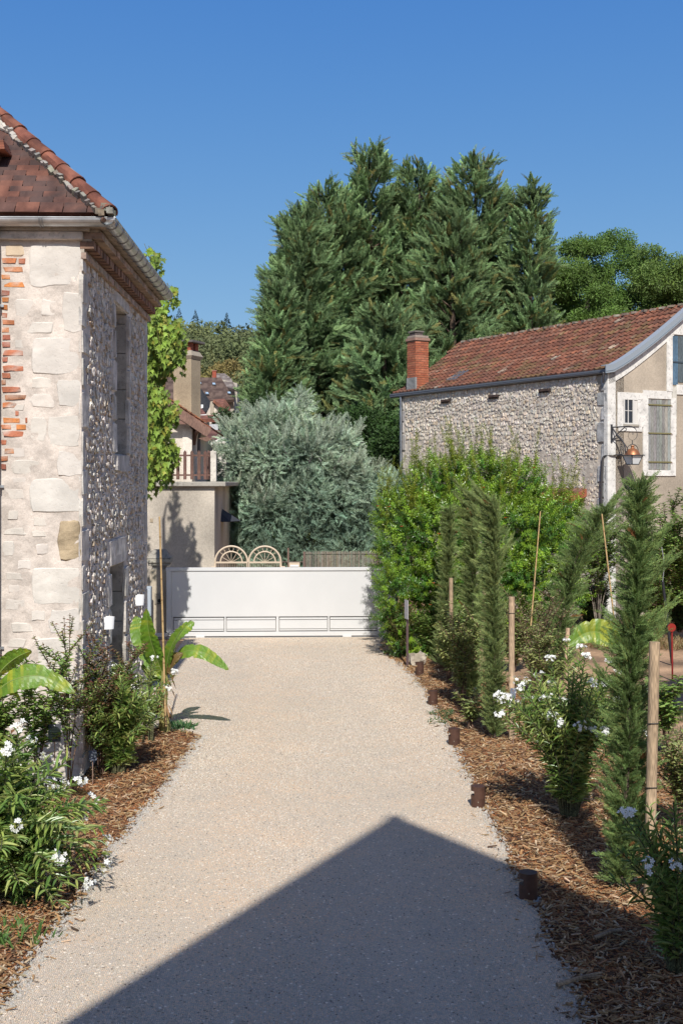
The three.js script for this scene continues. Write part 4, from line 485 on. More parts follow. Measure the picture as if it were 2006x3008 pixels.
// ---------------------------------------------------------------- stone barn on the right
const BD = V(-0.461, 0, -0.887), BG = V(0.887, 0, -0.461);     // along the stone wall (away), along the gable (right)
{
  const N = at(1395, 1110, 30).setY(0), R = rnd(202), turn = Math.atan2(0.461, 0.887);
  const t = thing('stone_barn', 'rubble stone barn with red tiled roof brick chimney and rendered gable on the right', 'barn', N, turn);   // local +x along the gable, -z along the stone wall
  const LEN = 9.22, EY = 6.08, RX = 2.75, RY = 7.85, RL = 10.0, W = 5.5, px = 30 / F;
  // on the gable plane: photograph -> local x, y
  const loc = (p) => p.clone().sub(N).applyAxisAngle(YUP, -turn);
  const G = (u, v) => { const r = ray(u, v), n = V(0, 0, 1).applyAxisAngle(YUP, turn), k = N.clone().sub(V(0, H, 0)).dot(n) / r.dot(n); return loc(r.multiplyScalar(k).add(V(0, H, 0))); };
  const S = (u, v) => { const r = ray(u, v), n = V(-1, 0, 0).applyAxisAngle(YUP, turn), k = N.clone().sub(V(0, H, 0)).dot(n) / r.dot(n); return loc(r.multiplyScalar(k).add(V(0, H, 0))); };
  // rubble wall
  const mort = C(0.82, 0.72, 0.60), wb = new MB(); { const nx = 110, ny = 70, f = (x, y) => V(-fb(x * 4, y * 4, 5, 3) * 0.012, y, -x); for (let i = 0; i < nx; i++) for (let j = 0; j < ny; j++) { const x = (i / nx) * LEN, X2 = ((i + 1) / nx) * LEN, y = (j / ny) * EY, y2 = ((j + 1) / ny) * EY; wb.quad(f(X2, y), f(x, y), f(x, y2), f(X2, y2), mort); } }
  wb.box(0.06, 0, -LEN, 0.5, EY, 0, mort).box(0.5, 0, -LEN, W, EY, -LEN + 0.4, mort).box(W - 0.4, 0, -LEN, W, EY, 0, mort); const sw = wb.build('stone_wall', MAT.mortar, t);
  const ml = (x, y) => new THREE.Matrix4().makeBasis(V(0, 0, 1), V(0, 1, 0), V(-1, 0, 0)).setPosition(-0.004, y, -x), list = [];
  for (let y = 1.6; y < EY - 0.03;) { const h = R.r(0.055, 0.115); for (let x = R.r(0.3, 0.42); x < LEN - 0.25;) { const w = R.r(0.06, 0.18), low = y < 4.3 + fb(x * 0.6, 2, 3, 2) * 0.8; if (!(low && R() < 0.35)) list.push([x, y + R.s(0.035), w - R.r(0.0, 0.015), h * R.r(0.8, 1.4) - 0.004, low]); x += w; } y += h; }
  const rest = new MB(), idx = new Set(list.map((s, i) => [s[0] + Math.abs(s[1] - 5) * 1.2 - s[2] * 5, i]).sort((a, b) => a[0] - b[0]).slice(0, 270).map((q) => q[1]));
  list.forEach(([x, y, w, h, low], i) => { const g = stoneGeo(w, h, low ? R.r(0.003, 0.010) : R.r(0.006, 0.024), R, 3, 3, 0.8, 0.5, 0.2), m = ml(x + w / 2, y + h / 2).multiply(new THREE.Matrix4().makeRotationFromEuler(new THREE.Euler(R.s(0.06), R.s(0.08), R.s(0.5)))), k = R(), c = jit(k < 0.12 ? C(0.70, 0.62, 0.52) : k < 0.28 ? C(0.90, 0.75, 0.57) : k < 0.55 ? C(0.85, 0.76, 0.65) : C(0.93, 0.85, 0.73), R, 0.14); if (idx.has(i)) new MB().add(g, m, c).build('stone', MAT.stone, sw); else rest.add(g, m, c); });
  rest.build('stone', MAT.stone, sw, 'stuff');
  for (let y = 0, k = 0; y < EY - 0.1; k++) { const h = R.r(0.3, 0.55), w = k % 2 ? 0.22 : 0.38; new MB().add(stoneGeo(w, Math.min(h, EY - y) - 0.015, 0.03, R, 4, 4, 0.06, 0.3), ml(w / 2, y + h / 2), jit(C(0.52, 0.52, 0.51), R, 0.06)).build('stone', MAT.stone, sw); new MB().add(stoneGeo(w * 0.6, h - 0.015, 0.03, R, 3, 3, 0.06, 0.3), ml(LEN - w * 0.3, y + h / 2), jit(C(0.56, 0.53, 0.50), R, 0.06)).build('stone', MAT.stone, sw); y += h; }
  // putlog holes with timber ends
  for (const [u, v] of [[1025, 921], [1135, 911], [1252, 897]]) { const p = S(u, v); new MB().box(-0.05, p.y - 0.05, p.z - 0.22, 0.0, p.y + 0.05, p.z + 0.22, C(0.05, 0.035, 0.03)).box(-0.075, p.y - 0.015, p.z - 0.20, 0.02, p.y + 0.04, p.z + 0.2, C(0.10, 0.06, 0.045)).build('timber_end', MAT.wood, sw); }
  // gable wall
  const rc = C(0.46, 0.385, 0.30), yg = (x) => (x < RX ? lerp(EY, RY, x / RX) : lerp(RY, EY, (x - RX) / (W - RX)));
  const ga = new MB(); ga.slab([V(0, 0, 0), V(W, 0, 0), V(W, EY, 0), V(RX, RY - 0.05, 0), V(0.9, EY + 0.36, 0), V(0, EY, 0)], 0.4, rc); const gable = ga.build('gable_wall', MAT.plaster, t);
  const wh = C(0.74, 0.71, 0.66), strip = (name, l, d, col = wh, mt = MAT.lime) => new MB().slab(l.map(([u, v]) => G(u, v).add(V(0, 0, d))), d + 0.02, col).build(name, mt, gable);
  const rect = (name, u0, v0, u1, v1, d, col, mt) => { const a = G(u0, v1), b = G(u1, v0); return new MB().box(a.x, a.y, -0.02, b.x, b.y, d, col ?? wh, 0.006).build(name, mt ?? MAT.lime, gable); };
  { const a = G(1411, 1200); new MB().box(-0.035, 0, -0.12, a.x, EY + 0.02, 0.03, wh, 0.012).build('corner_pilaster', MAT.lime, gable); }
  { const b = new MB(), n = 14; for (let i = 0; i < n; i++) { const x0 = (i / n) * RX, x1 = ((i + 1) / n) * RX, bell = (x) => EY + (RY - EY) * Math.pow(x / RX, 1.18), th = 0.17; b.slab([V(x0, bell(x0) - 0.30, 0.03), V(x1, bell(x1) - 0.30, 0.03), V(x1, bell(x1) - 0.02, 0.03), V(x0, bell(x0) - 0.02, 0.03)], 0.05, wh); } b.build('verge_band', MAT.lime, gable); }
  // small window with white surround
  for (const [u0, v0, u1, v1] of [[1415.5, 903, 1474, 917], [1415.5, 917, 1429, 981], [1461, 917, 1474, 981], [1418, 981, 1472, 990]]) rect('surround', u0, v0, u1, v1, 0.03);
  { const a = G(1429, 975), b = G(1460, 917); new MB().box(a.x, a.y, -0.02, b.x, b.y, 0.004, C(0.015, 0.015, 0.017)).build('recess', MAT.fine, gable); const w = new MB(); const X = (u) => G(u, 940).x, Y = (v) => G(1440, v).y, fc = C(0.62, 0.60, 0.56); w.box(X(1429.5), Y(974), 0.004, X(1432), Y(918), 0.03, fc).box(X(1450), Y(974), 0.004, X(1453.5), Y(918), 0.03, fc).box(X(1432), Y(974), 0.004, X(1450), Y(971), 0.03, fc).box(X(1439.2), Y(971), 0.006, X(1440.8), Y(918), 0.025, fc).box(X(1432), Y(943.8), 0.008, X(1450), Y(942.4), 0.022, fc).box(X(1453.5), Y(974), -0.01, X(1461), Y(918), 0.012, C(0.66, 0.63, 0.58)); const wn = w.build('window', MAT.paint, gable); for (const [a0, a1] of [[1432, 1439.2], [1440.8, 1450]]) for (const [b0, b1] of [[918, 942.4], [943.8, 971]]) { new MB().box(X(a0), Y(b1), 0.006, X(a1), Y(b0), 0.012, C(0.025, 0.025, 0.03)).build('pane', M({ ...VC, roughness: 0.1 }), wn); } rect('sill', 1428, 975, 1463, 979, 0.06, C(0.4, 0.36, 0.3)); }
  // plank shutter door
  for (const [u0, v0, u1, v1] of [[1474, 899, 1540, 914.5], [1474, 914.5, 1486, 1093], [1538, 914.5, 1549, 1093], [1486, 1080, 1538, 1093]]) rect('surround', u0, v0, u1, v1, 0.03);
  { const X = (u) => G(u, 1000).x, Y = (v) => G(1510, v).y; const n = 8, pl = [];
    for (let i = 0; i < n; i++) { const u0 = lerp(1486.5, 1537.5, i / n), u1 = lerp(1486.5, 1537.5, (i + 1) / n); new MB().box(X(u0) + 0.004, Y(1079 + R.s(1)), -0.02, X(u1) - 0.004, Y(917 + R.r(0, 2)), 0.004 + R.r(0, 0.008), jit(C(0.335, 0.325, 0.31), R, 0.28), 0.003).build('plank', MAT.wood, gable); }
    for (const v of [930, 995, 1061]) new MB().box(X(1484), Y(v + 1.6), 0.012, X(1540), Y(v - 1.6), 0.03, C(0.20, 0.175, 0.075), 0.004).box(X(1538.5), Y(v + 4), 0.03, X(1540), Y(v), 0.04, C(0.2, 0.1, 0.06)).build('hinge', MAT.iron, gable); }
  // blue loft door in its white frame, timber post to its right
  for (const [u0, v0, u1, v1] of [[1528, 757, 1541, 899], [1541, 748, 1640, 768]]) rect('surround', u0, v0, u1, v1, 0.04);
  { const X = (u) => G(u, 820).x, Y = (v) => G(1555, v).y; new MB().box(X(1541), Y(887), -0.02, X(1622), Y(768), -0.004, C(0.02, 0.025, 0.03)).build('recess', MAT.fine, gable); const us = [1541.5, 1555.5, 1569, 1582, 1595, 1608, 1621]; for (let i = 0; i + 1 < us.length; i++) new MB().box(X(us[i]), Y(i ? 878 : 884), -0.004, X(us[i + 1]) - 0.012, Y(771), 0.012, jit(i % 2 ? C(0.10, 0.13, 0.14) : C(0.10, 0.19, 0.27), R, 0.1), 0.004).build('plank', MAT.wood, gable); new MB().box(X(1541), Y(833), 0.012, X(1621), Y(830), 0.03, C(0.06, 0.08, 0.10)).build('hinge', MAT.iron, gable); rect('lintel', 1551, 888, 1640, 906, 0.03); rect('jamb', 1541, 888, 1551, 1000, 0.028, C(0.60, 0.57, 0.50)); }
  // roof
  const bell = (x) => EY + 0.05 + (RY - EY) * Math.pow(clamp((x + 0.07) / (RX + 0.07)), 1.18), rb = new MB(), n = 12, rcol = C(0.26, 0.12, 0.08), zf = 0.10;
  for (let i = 0; i < n; i++) { const x0 = lerp(-0.07, RX, i / n), x1 = lerp(-0.07, RX, (i + 1) / n), l0 = LEN + 0.45 + (RL - LEN - 0.45) * (x0 / RX), l1 = LEN + 0.45 + (RL - LEN - 0.45) * (x1 / RX); rb.slab([V(x0, bell(x0), -l0), V(x0, bell(x0), zf), V(x1, bell(x1), zf), V(x1, bell(x1), -l1)], 0.08, rcol); }
  rb.slab([V(RX, RY + 0.05, -RL), V(RX, RY + 0.05, zf), V(W + 0.3, EY, zf), V(W + 0.3, EY, -LEN - 0.4)], 0.08, rcol); rb.slab([V(0, EY, -LEN + 0.02), V(RX, RY, -LEN + 0.02), V(W, EY, -LEN + 0.02)].reverse(), 0.3, mort); const roof = rb.build('roof', MAT.tile, t);
  const prof = (w, l) => { const b = new MB(), k = [0, 0.10, 0.2, 0.5, 0.8, 0.9, 1], hh = [0.040, 0.054, 0.026, 0.012, 0.026, 0.048, 0.040]; for (let i = 0; i < 6; i++) { const x0 = k[i] * w, x1 = k[i + 1] * w; b.quad(V(x0, hh[i], 0), V(x0, hh[i], l), V(x1, hh[i + 1], l), V(x1, hh[i + 1], 0)); b.quad(V(x0, hh[i] - 0.05, 0), V(x0, hh[i], 0), V(x1, hh[i + 1], 0), V(x1, hh[i + 1] - 0.05, 0)); } return b.geo(); };
  const arc = []; { let L = 0, px0 = -0.07, py0 = bell(-0.07); for (let i = 0; i <= 200; i++) { const x = lerp(-0.07, RX, i / 200), y = bell(x); L += Math.hypot(x - px0, y - py0); arc.push([L, x, y]); px0 = x; py0 = y; } }
  const pos = (s) => { for (let i = 1; i < arc.length; i++) if (arc[i][0] >= s) { const q = (s - arc[i - 1][0]) / (arc[i][0] - arc[i - 1][0] || 1); return [lerp(arc[i - 1][1], arc[i][1], q), lerp(arc[i - 1][2], arc[i][2], q)]; } return arc[arc.length - 1].slice(1); };
  const total = arc[200][0], rows = 15, ga2 = total / rows, tw = 0.205, tg = prof(tw, ga2 + 0.05), tr = new MB(); let cnt = 0;
  for (let k = 0; k < rows; k++) { const [x0, y0] = pos(k * ga2), [x1, y1] = pos((k + 1) * ga2), d = V(x1 - x0, y1 - y0, 0).normalize(), nrm = V(-d.y, d.x, 0), ll = LEN + 0.45 + (RL - LEN - 0.45) * (x0 / RX);
    for (let z = -0.02 + (k % 2) * 0.0; z < ll - 0.1; z += tw) { const q = R(), mo = fb(z * 0.8, k * 0.35, 4, 3) + (1 - k / rows) * 0.25; let c = q < 0.3 ? C(0.165, 0.078, 0.052) : q < 0.9 ? C(0.205, 0.088, 0.055) : C(0.27, 0.112, 0.065); if (R() < mo * 0.9) c = c.clone().lerp(C(0.16, 0.12, 0.05), 0.65); if (R() < 0.012) c = C(0.36, 0.32, 0.26); c = jit(c, R, 0.15);
      const m = basis(V(x0, y0, -z).addScaledVector(nrm, 0.028 + R.r(0, 0.006)), V(0, 0, -1), nrm, d).multiply(new THREE.Matrix4().makeRotationX(0.12 + R.s(0.02))); const vis = (z < 3.4 && cnt < 230); const cf = (p) => { const f = fb(p.x * 14, p.z * 14, 3 + k, 2); return f > 0.34 ? c.clone().lerp(C(0.36, 0.32, 0.25), 0.35) : c; };
      if (vis) { cnt++; new MB().add(tg, m, c, cf).build('roof_tile', MAT.tile, roof); } else tr.add(tg, m, c, cf); } }
  tr.build('roof_tile', MAT.tile, roof, 'stuff');
  for (let z = -0.1, k = 0; z < RL; z += 0.34, k++) { const P = [], b = new MB(); b.add(new THREE.CylinderGeometry(0.105, 0.12, 0.40, 8, 1, true, -Math.PI / 2, Math.PI).rotateX(Math.PI / 2).rotateY(Math.PI), new THREE.Matrix4().makeTranslation(RX, RY + 0.04 + R.s(0.012), -z - 0.1), jit(R() < 0.4 ? C(0.42, 0.39, 0.32) : C(0.36, 0.16, 0.10), R, 0.15)); b.add(stoneGeo(0.2, 0.08, 0.06, R, 3, 3, 0.3, 0.9), new THREE.Matrix4().makeBasis(V(0, 0, 1), V(0, 1, 0), V(-1, 0, 0)).setPosition(RX - 0.1, RY + 0.06, -z), jit(C(0.40, 0.37, 0.30), R, 0.2)); b.build('ridge_tile', MAT.tile, roof); }
  // zinc verge, gutter, downpipe
  { const b = new MB(); for (let i = 0; i < n; i++) { const x0 = lerp(-0.2, RX, i / n), x1 = lerp(-0.2, RX, (i + 1) / n); b.slab([V(x0, bell(x0) - 0.10, zf + 0.06), V(x1, bell(x1) - 0.10, zf + 0.06), V(x1, bell(x1) + 0.09, zf + 0.06), V(x0, bell(x0) + 0.09, zf + 0.06)], 0.03, C(0.31, 0.345, 0.375)); b.slab([V(x0, bell(x0) + 0.09, zf + 0.06), V(x1, bell(x1) + 0.09, zf + 0.06), V(x1, bell(x1) + 0.10, zf - 0.13), V(x0, bell(x0) + 0.10, zf - 0.13)], 0.02, C(0.37, 0.405, 0.435)); b.tube([V(x0, bell(x0) - 0.05, zf + 0.065), V(x1, bell(x1) - 0.05, zf + 0.065)], 0.008, 0.008, C(0.22, 0.27, 0.32), 4, 1); } b.build('zinc_verge', M({ ...VC, roughness: 0.5, metalness: 0.3 }), roof); }
  { const b = new MB(), P = []; b.tube([V(-0.075, EY + 0.0, zf), V(-0.075, EY - 0.02, -LEN - 0.5)], 0.045, 0.045, C(0.13, 0.135, 0.15), 8); b.box(-0.12, EY + 0.02, -LEN - 0.5, -0.04, EY + 0.06, zf, C(0.16, 0.17, 0.19)); b.build('gutter', M({ ...VC, roughness: 0.5, metalness: 0.3 }), t); new MB().tube([V(-0.07, EY - 0.05, -LEN + 0.06), V(-0.07, 0, -LEN + 0.06)], 0.045, 0.045, C(0.34, 0.36, 0.39), 8).build('downpipe', MAT.zinc, t); new MB().tube([V(-0.15, EY - 0.02, 0.02), V(-0.07, EY - 0.25, -0.1)], 0.03, 0.03, C(0.15, 0.15, 0.16), 6).build('gutter_outlet', MAT.iron, t); }
  new MB().box(-0.05, EY - 0.06, -LEN - 0.3, -0.02, EY - 0.03, 0, C(0.10, 0.07, 0.055)).build('soffit_board', MAT.wood, t);
  { const a = S(1040, 860); new MB().slab([V(0.42, bell(0.42) + 0.07, -7.5), V(0.42, bell(0.42) + 0.07, -7.0), V(0.95, bell(0.95) + 0.07, -7.0), V(0.95, bell(0.95) + 0.07, -7.5)].reverse().reverse(), 0.05, C(0.12, 0.12, 0.13)).build('roof_hatch', MAT.iron, roof); }
  // brick chimney
  { const ci = at(959, 880, 37.9), c0 = loc(ci), hw = 0.23; const ym = (v) => H + (1110 - v) * 37.9 / F, b = new MB().box(c0.x - hw + 0.01, EY - 0.2, c0.z - hw + 0.01, c0.x + hw - 0.01, ym(783), c0.z + hw - 0.01, C(0.46, 0.36, 0.29)); const ch = b.build('chimney', MAT.mortar, t); let k = 0; const bh = 0.068;
    for (let y = ym(893); y < ym(783) - 0.03; y += bh, k++) { const c = () => jit(R.pick([C(0.50, 0.155, 0.075), C(0.44, 0.13, 0.065), C(0.54, 0.19, 0.10)]), R, 0.12); const o = k % 2 ? 0.09 : 0; for (const sd of [0, 1, 2, 3]) for (let q = -hw; q < hw - 0.01; q += 0.195) { const a = Math.max(-hw, q - o), e = Math.min(hw, q + 0.185 - o); if (e - a < 0.03) continue; const m = new THREE.Matrix4().makeRotationY(sd * Math.PI / 2).setPosition(c0.x, 0, c0.z); new MB().add(new MB().box(a, y, hw - 0.03, e, y + bh - 0.012, hw + 0.004).geo(), m, c()).build('brick', MAT.fine, ch); } }
    new MB().box(c0.x - hw - 0.04, ym(783), c0.z - hw - 0.04, c0.x + hw + 0.04, ym(777), c0.z + hw + 0.04, C(0.34, 0.20, 0.15), 0.01).box(c0.x - hw - 0.01, ym(777), c0.z - hw - 0.01, c0.x + hw + 0.01, ym(771), c0.z + hw + 0.01, C(0.34, 0.27, 0.22), 0.02).box(c0.x - 0.2, ym(771), c0.z - 0.16, c0.x + 0.08, ym(764), c0.z + 0.16, C(0.13, 0.10, 0.09), 0.01).box(c0.x - 0.23, ym(764), c0.z - 0.19, c0.x + 0.11, ym(760), c0.z + 0.19, C(0.17, 0.15, 0.13), 0.01).build('chimney_cap', MAT.lime, ch);
    const fl = new MB(); for (let i = 0; i < 7; i++) fl.add(stoneGeo(0.22, 0.16, 0.05, R, 3, 3, 0.3, 0.8), new THREE.Matrix4().makeTranslation(c0.x + hw + 0.02 + i * 0.06 - 0.1, EY + 0.14 + i * 0.05, c0.z + hw + 0.02), C(0.36, 0.33, 0.29)); fl.box(c0.x - hw - 0.03, EY - 0.05, c0.z - hw, c0.x - hw + 0.03, EY + 0.5, c0.z + hw + 0.02, C(0.35, 0.35, 0.34)); fl.build('flashing', MAT.mortar, ch); }
  // little tiled lean-to on the stone wall
  { const a = S(1235, 1124), zc = S(1345, 1128).z, zl = a.z - 0.4, y = S(1300, 1124).y, b = new MB(); b.slab([V(-0.75, y - 0.34, zl), V(-0.75, y - 0.34, zc), V(0.0, y - 0.02, zc), V(0.0, y - 0.02, zl)], 0.05, C(0.3, 0.13, 0.08)); const lt = b.build('lean_to', MAT.tile, t); const d = V(0.75, 0.32, 0).normalize(), nr = V(-d.y, d.x, 0);
    for (let k = 0; k < 3; k++) for (let z = zc; z > zl; z -= 0.2) { const q = new THREE.CylinderGeometry(0.085, 0.105, 0.34, 7, 1, true, -Math.PI / 2, Math.PI); new MB().add(q, basis(V(-0.78, y - 0.36, z - 0.1).addScaledVector(d, 0.15 + k * 0.27).addScaledVector(nr, 0.0), V(0, 0, -1), d, nr), jit(k === 2 ? C(0.24, 0.13, 0.10) : C(0.34, 0.12, 0.07), R, 0.15)).build('roof_tile', MAT.tile, lt); }
    new MB().slab([V(-0.8, y - 0.44, zc + 0.02), V(0, y - 0.16, zc + 0.02), V(0, y + 0.02, zc + 0.02), V(-0.8, y - 0.30, zc + 0.02)], 0.05, C(0.45, 0.13, 0.07)).build('fascia', MAT.wood, lt); new MB().box(-0.7, y - 0.5, zl, -0.62, y - 0.38, zc - 0.02, C(0.10, 0.06, 0.05)).build('beam', MAT.wood, lt); }
  // black cable duct down the corner
  { const z = S(1388, 1100).z; new MB().tube([V(-0.06, 0, z), V(-0.06, G(1388, 1052).y, z), V(-0.055, G(1388, 1046).y, z + 0.06), V(0.02, G(1388, 1045).y, 0.05), V(G(1424, 1045).x, G(1424, 1045).y, 0.05)], 0.028, 0.028, C(0.05, 0.045, 0.045), 8, 30).build('cable_duct', MAT.iron, t); }
  // ---- lantern on its wrought bracket
  const lamp = thing('wall_lantern', 'hanging lantern with copper hood on a scrolled wrought iron bracket at the barn corner', 'lantern', N.clone().addScaledVector(BG, 0.0), turn);
  { const b = at(1403, 975, 30), base = loc(b), K = px * 0.98, ic = C(0.045, 0.045, 0.05);     // bracket drawn in the picture plane of the barn corner, standing off the wall
    const dir = V(Math.sin(0.62), 0, Math.cos(0.62)); const q = (u, v) => V(base.x, 0, 0.04).addScaledVector(dir, (u - 1400) * K * 1.24).setY(H + (1110 - v) * K); const u2 = (x, y) => [(1740 + x * 0.16964) / 1.27934, (1200 + y * 0.16964) / 1.27934];
    const line = (l, r, name, k) => new MB().tube(l.map(([x, y]) => q(...u2(x, y))), r, r, ic, 6, k ?? l.length * 4).build(name, MAT.iron, lamp);
    const pA = q(...u2(290, 245)), pB = q(...u2(290, 570)); new MB().box(base.x - 0.025, pB.y, -0.0, base.x + 0.025, pA.y, 0.055, ic, 0.004).build('wall_plate', MAT.iron, lamp);
    line([[300, 298], [460, 290], [580, 288], [640, 330], [665, 400], [660, 480], [610, 532], [560, 510], [540, 450], [565, 390], [600, 400], [608, 430]], 0.016, 'top_scroll', 48);
    line([[315, 310], [380, 430], [450, 520], [490, 640], [498, 720], [498, 795]], 0.018, 'brace', 24); line([[315, 510], [400, 400], [490, 300]], 0.013, 'brace', 8); line([[315, 510], [400, 485]], 0.013, 'brace', 4);
    line([[460, 800], [438, 730], [432, 660], [450, 632], [468, 660], [462, 710]], 0.012, 'scroll', 24); line([[490, 310], [515, 330], [505, 360], [480, 365]], 0.009, 'scroll', 12); line([[405, 490], [420, 520], [405, 550], [395, 540]], 0.009, 'scroll', 12);
    const c = q(...u2(602, 800)); line([[597, 532], [598, 600]], 0.011, 'hanger', 2);
    const bail = new MB(), bw = 0.175; { const P = []; for (let i = 0; i <= 16; i++) { const a = (i / 16) * Math.PI; P.push(V(c.x + Math.cos(a) * bw, lerp(c.y + 0.12, q(...u2(600, 605)).y, Math.sin(a)), c.z)); } P.unshift(V(c.x + bw, c.y, c.z)); P.push(V(c.x - bw, c.y, c.z)); bail.tube(P, 0.009, 0.009, ic, 6, 40); } bail.build('bail', MAT.iron, lamp);
    const hood = new THREE.LatheGeometry([[0.19, 0], [0.175, 0.03], [0.15, 0.09], [0.10, 0.145], [0.05, 0.165], [0.035, 0.19], [0.045, 0.22], [0.055, 0.235], [0.0, 0.235]].map(([x, y]) => new THREE.Vector2(x, y)), 20); new MB().add(hood, new THREE.Matrix4().makeTranslation(c.x, c.y, c.z), C(0.36, 0.15, 0.07)).build('hood', M({ ...VC, roughness: 0.45, metalness: 0.6 }), lamp);
    const Y0 = c.y, Y1 = q(...u2(600, 960)).y, ra = 0.17, rb2 = 0.10, fm = new MB(), pn = [V(-1, 0, 1), V(1, 0, 1), V(1, 0, -1), V(-1, 0, -1)]; fm.box(c.x - ra - 0.03, Y0 - 0.012, c.z - ra - 0.03, c.x + ra + 0.03, Y0 + 0.012, c.z + ra + 0.03, ic).box(c.x - rb2 - 0.01, Y1 - 0.01, c.z - rb2 - 0.01, c.x + rb2 + 0.01, Y1 + 0.01, c.z + rb2 + 0.01, ic); const cor = (k, r, y) => V(c.x + pn[k].x * r, y, c.z + pn[k].z * r); for (let k = 0; k < 4; k++) fm.tube([cor(k, ra, Y0), cor(k, rb2, Y1)], 0.009, 0.009, ic, 5); fm.build('frame', MAT.iron, lamp);
    for (let k = 0; k < 4; k++) { const j = (k + 1) % 4; new MB().slab([cor(k, rb2 - 0.004, Y1), cor(j, rb2 - 0.004, Y1), cor(j, ra - 0.004, Y0), cor(k, ra - 0.004, Y0)], 0.006, C(0.66, 0.68, 0.68)).build('pane', M({ ...VC, roughness: 0.4 }), lamp); } }
}
// ---------------------------------------------------------------- wooded hill
{
  const R = rnd(301), hh = (x, z) => { const d = -z; return sm(110, 430, d) * (36.5 + 8 * fb(x * 0.008, z * 0.008, 2, 3)) * sm(420, 60, Math.abs(x + 60)) - 0.05 + sm(100, 190, d) * 5; };
  const m = new MB(), xs = 60, zs = 40, P = (i, j) => { const x = -460 + (i / xs) * 800, z = -(100 + (j / zs) * 620); return V(x, hh(x, z), z); };
  for (let i = 0; i < xs; i++) for (let j = 0; j < zs; j++) m.quad(P(i, j), P(i + 1, j), P(i + 1, j + 1), P(i, j + 1), C(0.045, 0.065, 0.025));
  struct(m.build('hill', M({ ...VC, roughness: 1 })));
  const cl = (() => { const b = new MB(), r = rnd(4); for (let i = 0; i < 42; i++) { const d = unit(r), p = d.clone().multiplyScalar(r.r(0.55, 1)); const s = unit(r); b.leaf(p, unit(r), s, r.r(0.35, 0.6), r.r(0.22, 0.4), WHITE, 0.2); } return b.geo(); })();
  const im = new IM(); for (let k = 0; k < 1500; k++) { const d = 150 + 380 * Math.pow(R(), 0.8), u = R.r(330, 640), x = ((u - 672) / F) * d, z = -d, y = hh(x, z), tone = fb(x * 0.035, z * 0.02, 8, 2), orange = d < 260 && tone > 0.10; if (inField(x, z)) continue; const base = orange ? C(0.22, 0.175, 0.06) : tone < -0.12 ? C(0.095, 0.13, 0.06) : C(0.15, 0.175, 0.075), h = (R.r(3, 7) + (R() < 0.12 ? 4 : 0)) * (d < 260 ? 0.75 : 1), tc = jit(base, R, 0.22), n = d < 260 ? 40 : 20;
    for (let i = 0; i < n; i++) { const q = unit(R), s = h * R.r(0.13, 0.22); im.add(V(x + q.x * h * 0.42, y + h * 0.55 + q.y * h * 0.42, z + q.z * h * 0.42), new THREE.Quaternion().setFromEuler(new THREE.Euler(R() * 6, R() * 6, R() * 6)), s, jit(tc, R, 0.15)); } }
  function inField(x, z) { return z < -325 && z > -424 && x > -24 && x < -10; }
  tag(im.build('forest', cl, MAT.needle), 'mixed green and ochre woodland covering the far hillside', 'forest', null, 'stuff');
  const fld = new MB(); for (let j = 0; j < 10; j++) { const z0 = -(370 + j * 5.2), z1 = z0 - 5.2; fld.quad(V(-22, hh(-22, z0) + 0.8, z0), V(-12.5, hh(-12.5, z0) + 0.8, z0), V(-12.5, hh(-12.5, z1) + 0.8, z1), V(-22, hh(-22, z1) + 0.8, z1), C(0.46, 0.33, 0.19)); } struct(fld.build('field', MAT.plaster));
  for (const [u, v, h, lb] of [[449, 742, 11, 'dark spruce on the skyline of the far hill, the wider one'], [521, 740, 8, 'small dark spruce alone on the skyline right of the wider one'], [412, 738, 11, 'tall dark spruce on the skyline beside the maple leaves']]) { const d = 470, p = at(u, v, d), t = thing('spruce_tree', lb, 'tree', V(p.x, hh(p.x, p.z), p.z)), top = p.y + h * 0.45 - hh(p.x, p.z); new MB().tube([V(0, 0, 0), V(0, top, 0)], 0.3, 0.05, C(0.1, 0.07, 0.05), 5).build('trunk', MAT.bark, t); const b = new MB(); for (let k = 0; k < 300; k++) { const q = R(), r = (1 - q) * h * 0.34 + 0.15, a = R() * 6.28, dd = V(Math.cos(a), -0.15, Math.sin(a)); b.leaf(V(0, top - h + q * h, 0).addScaledVector(dd, r * R.r(0.2, 0.8)), dd, V(-dd.z, 0, dd.x), r * 0.6, 0.55, jit(C(0.03, 0.05, 0.03), R, 0.25), 0.2, 0.2); } b.build('crown', MAT.needle, t); }
}
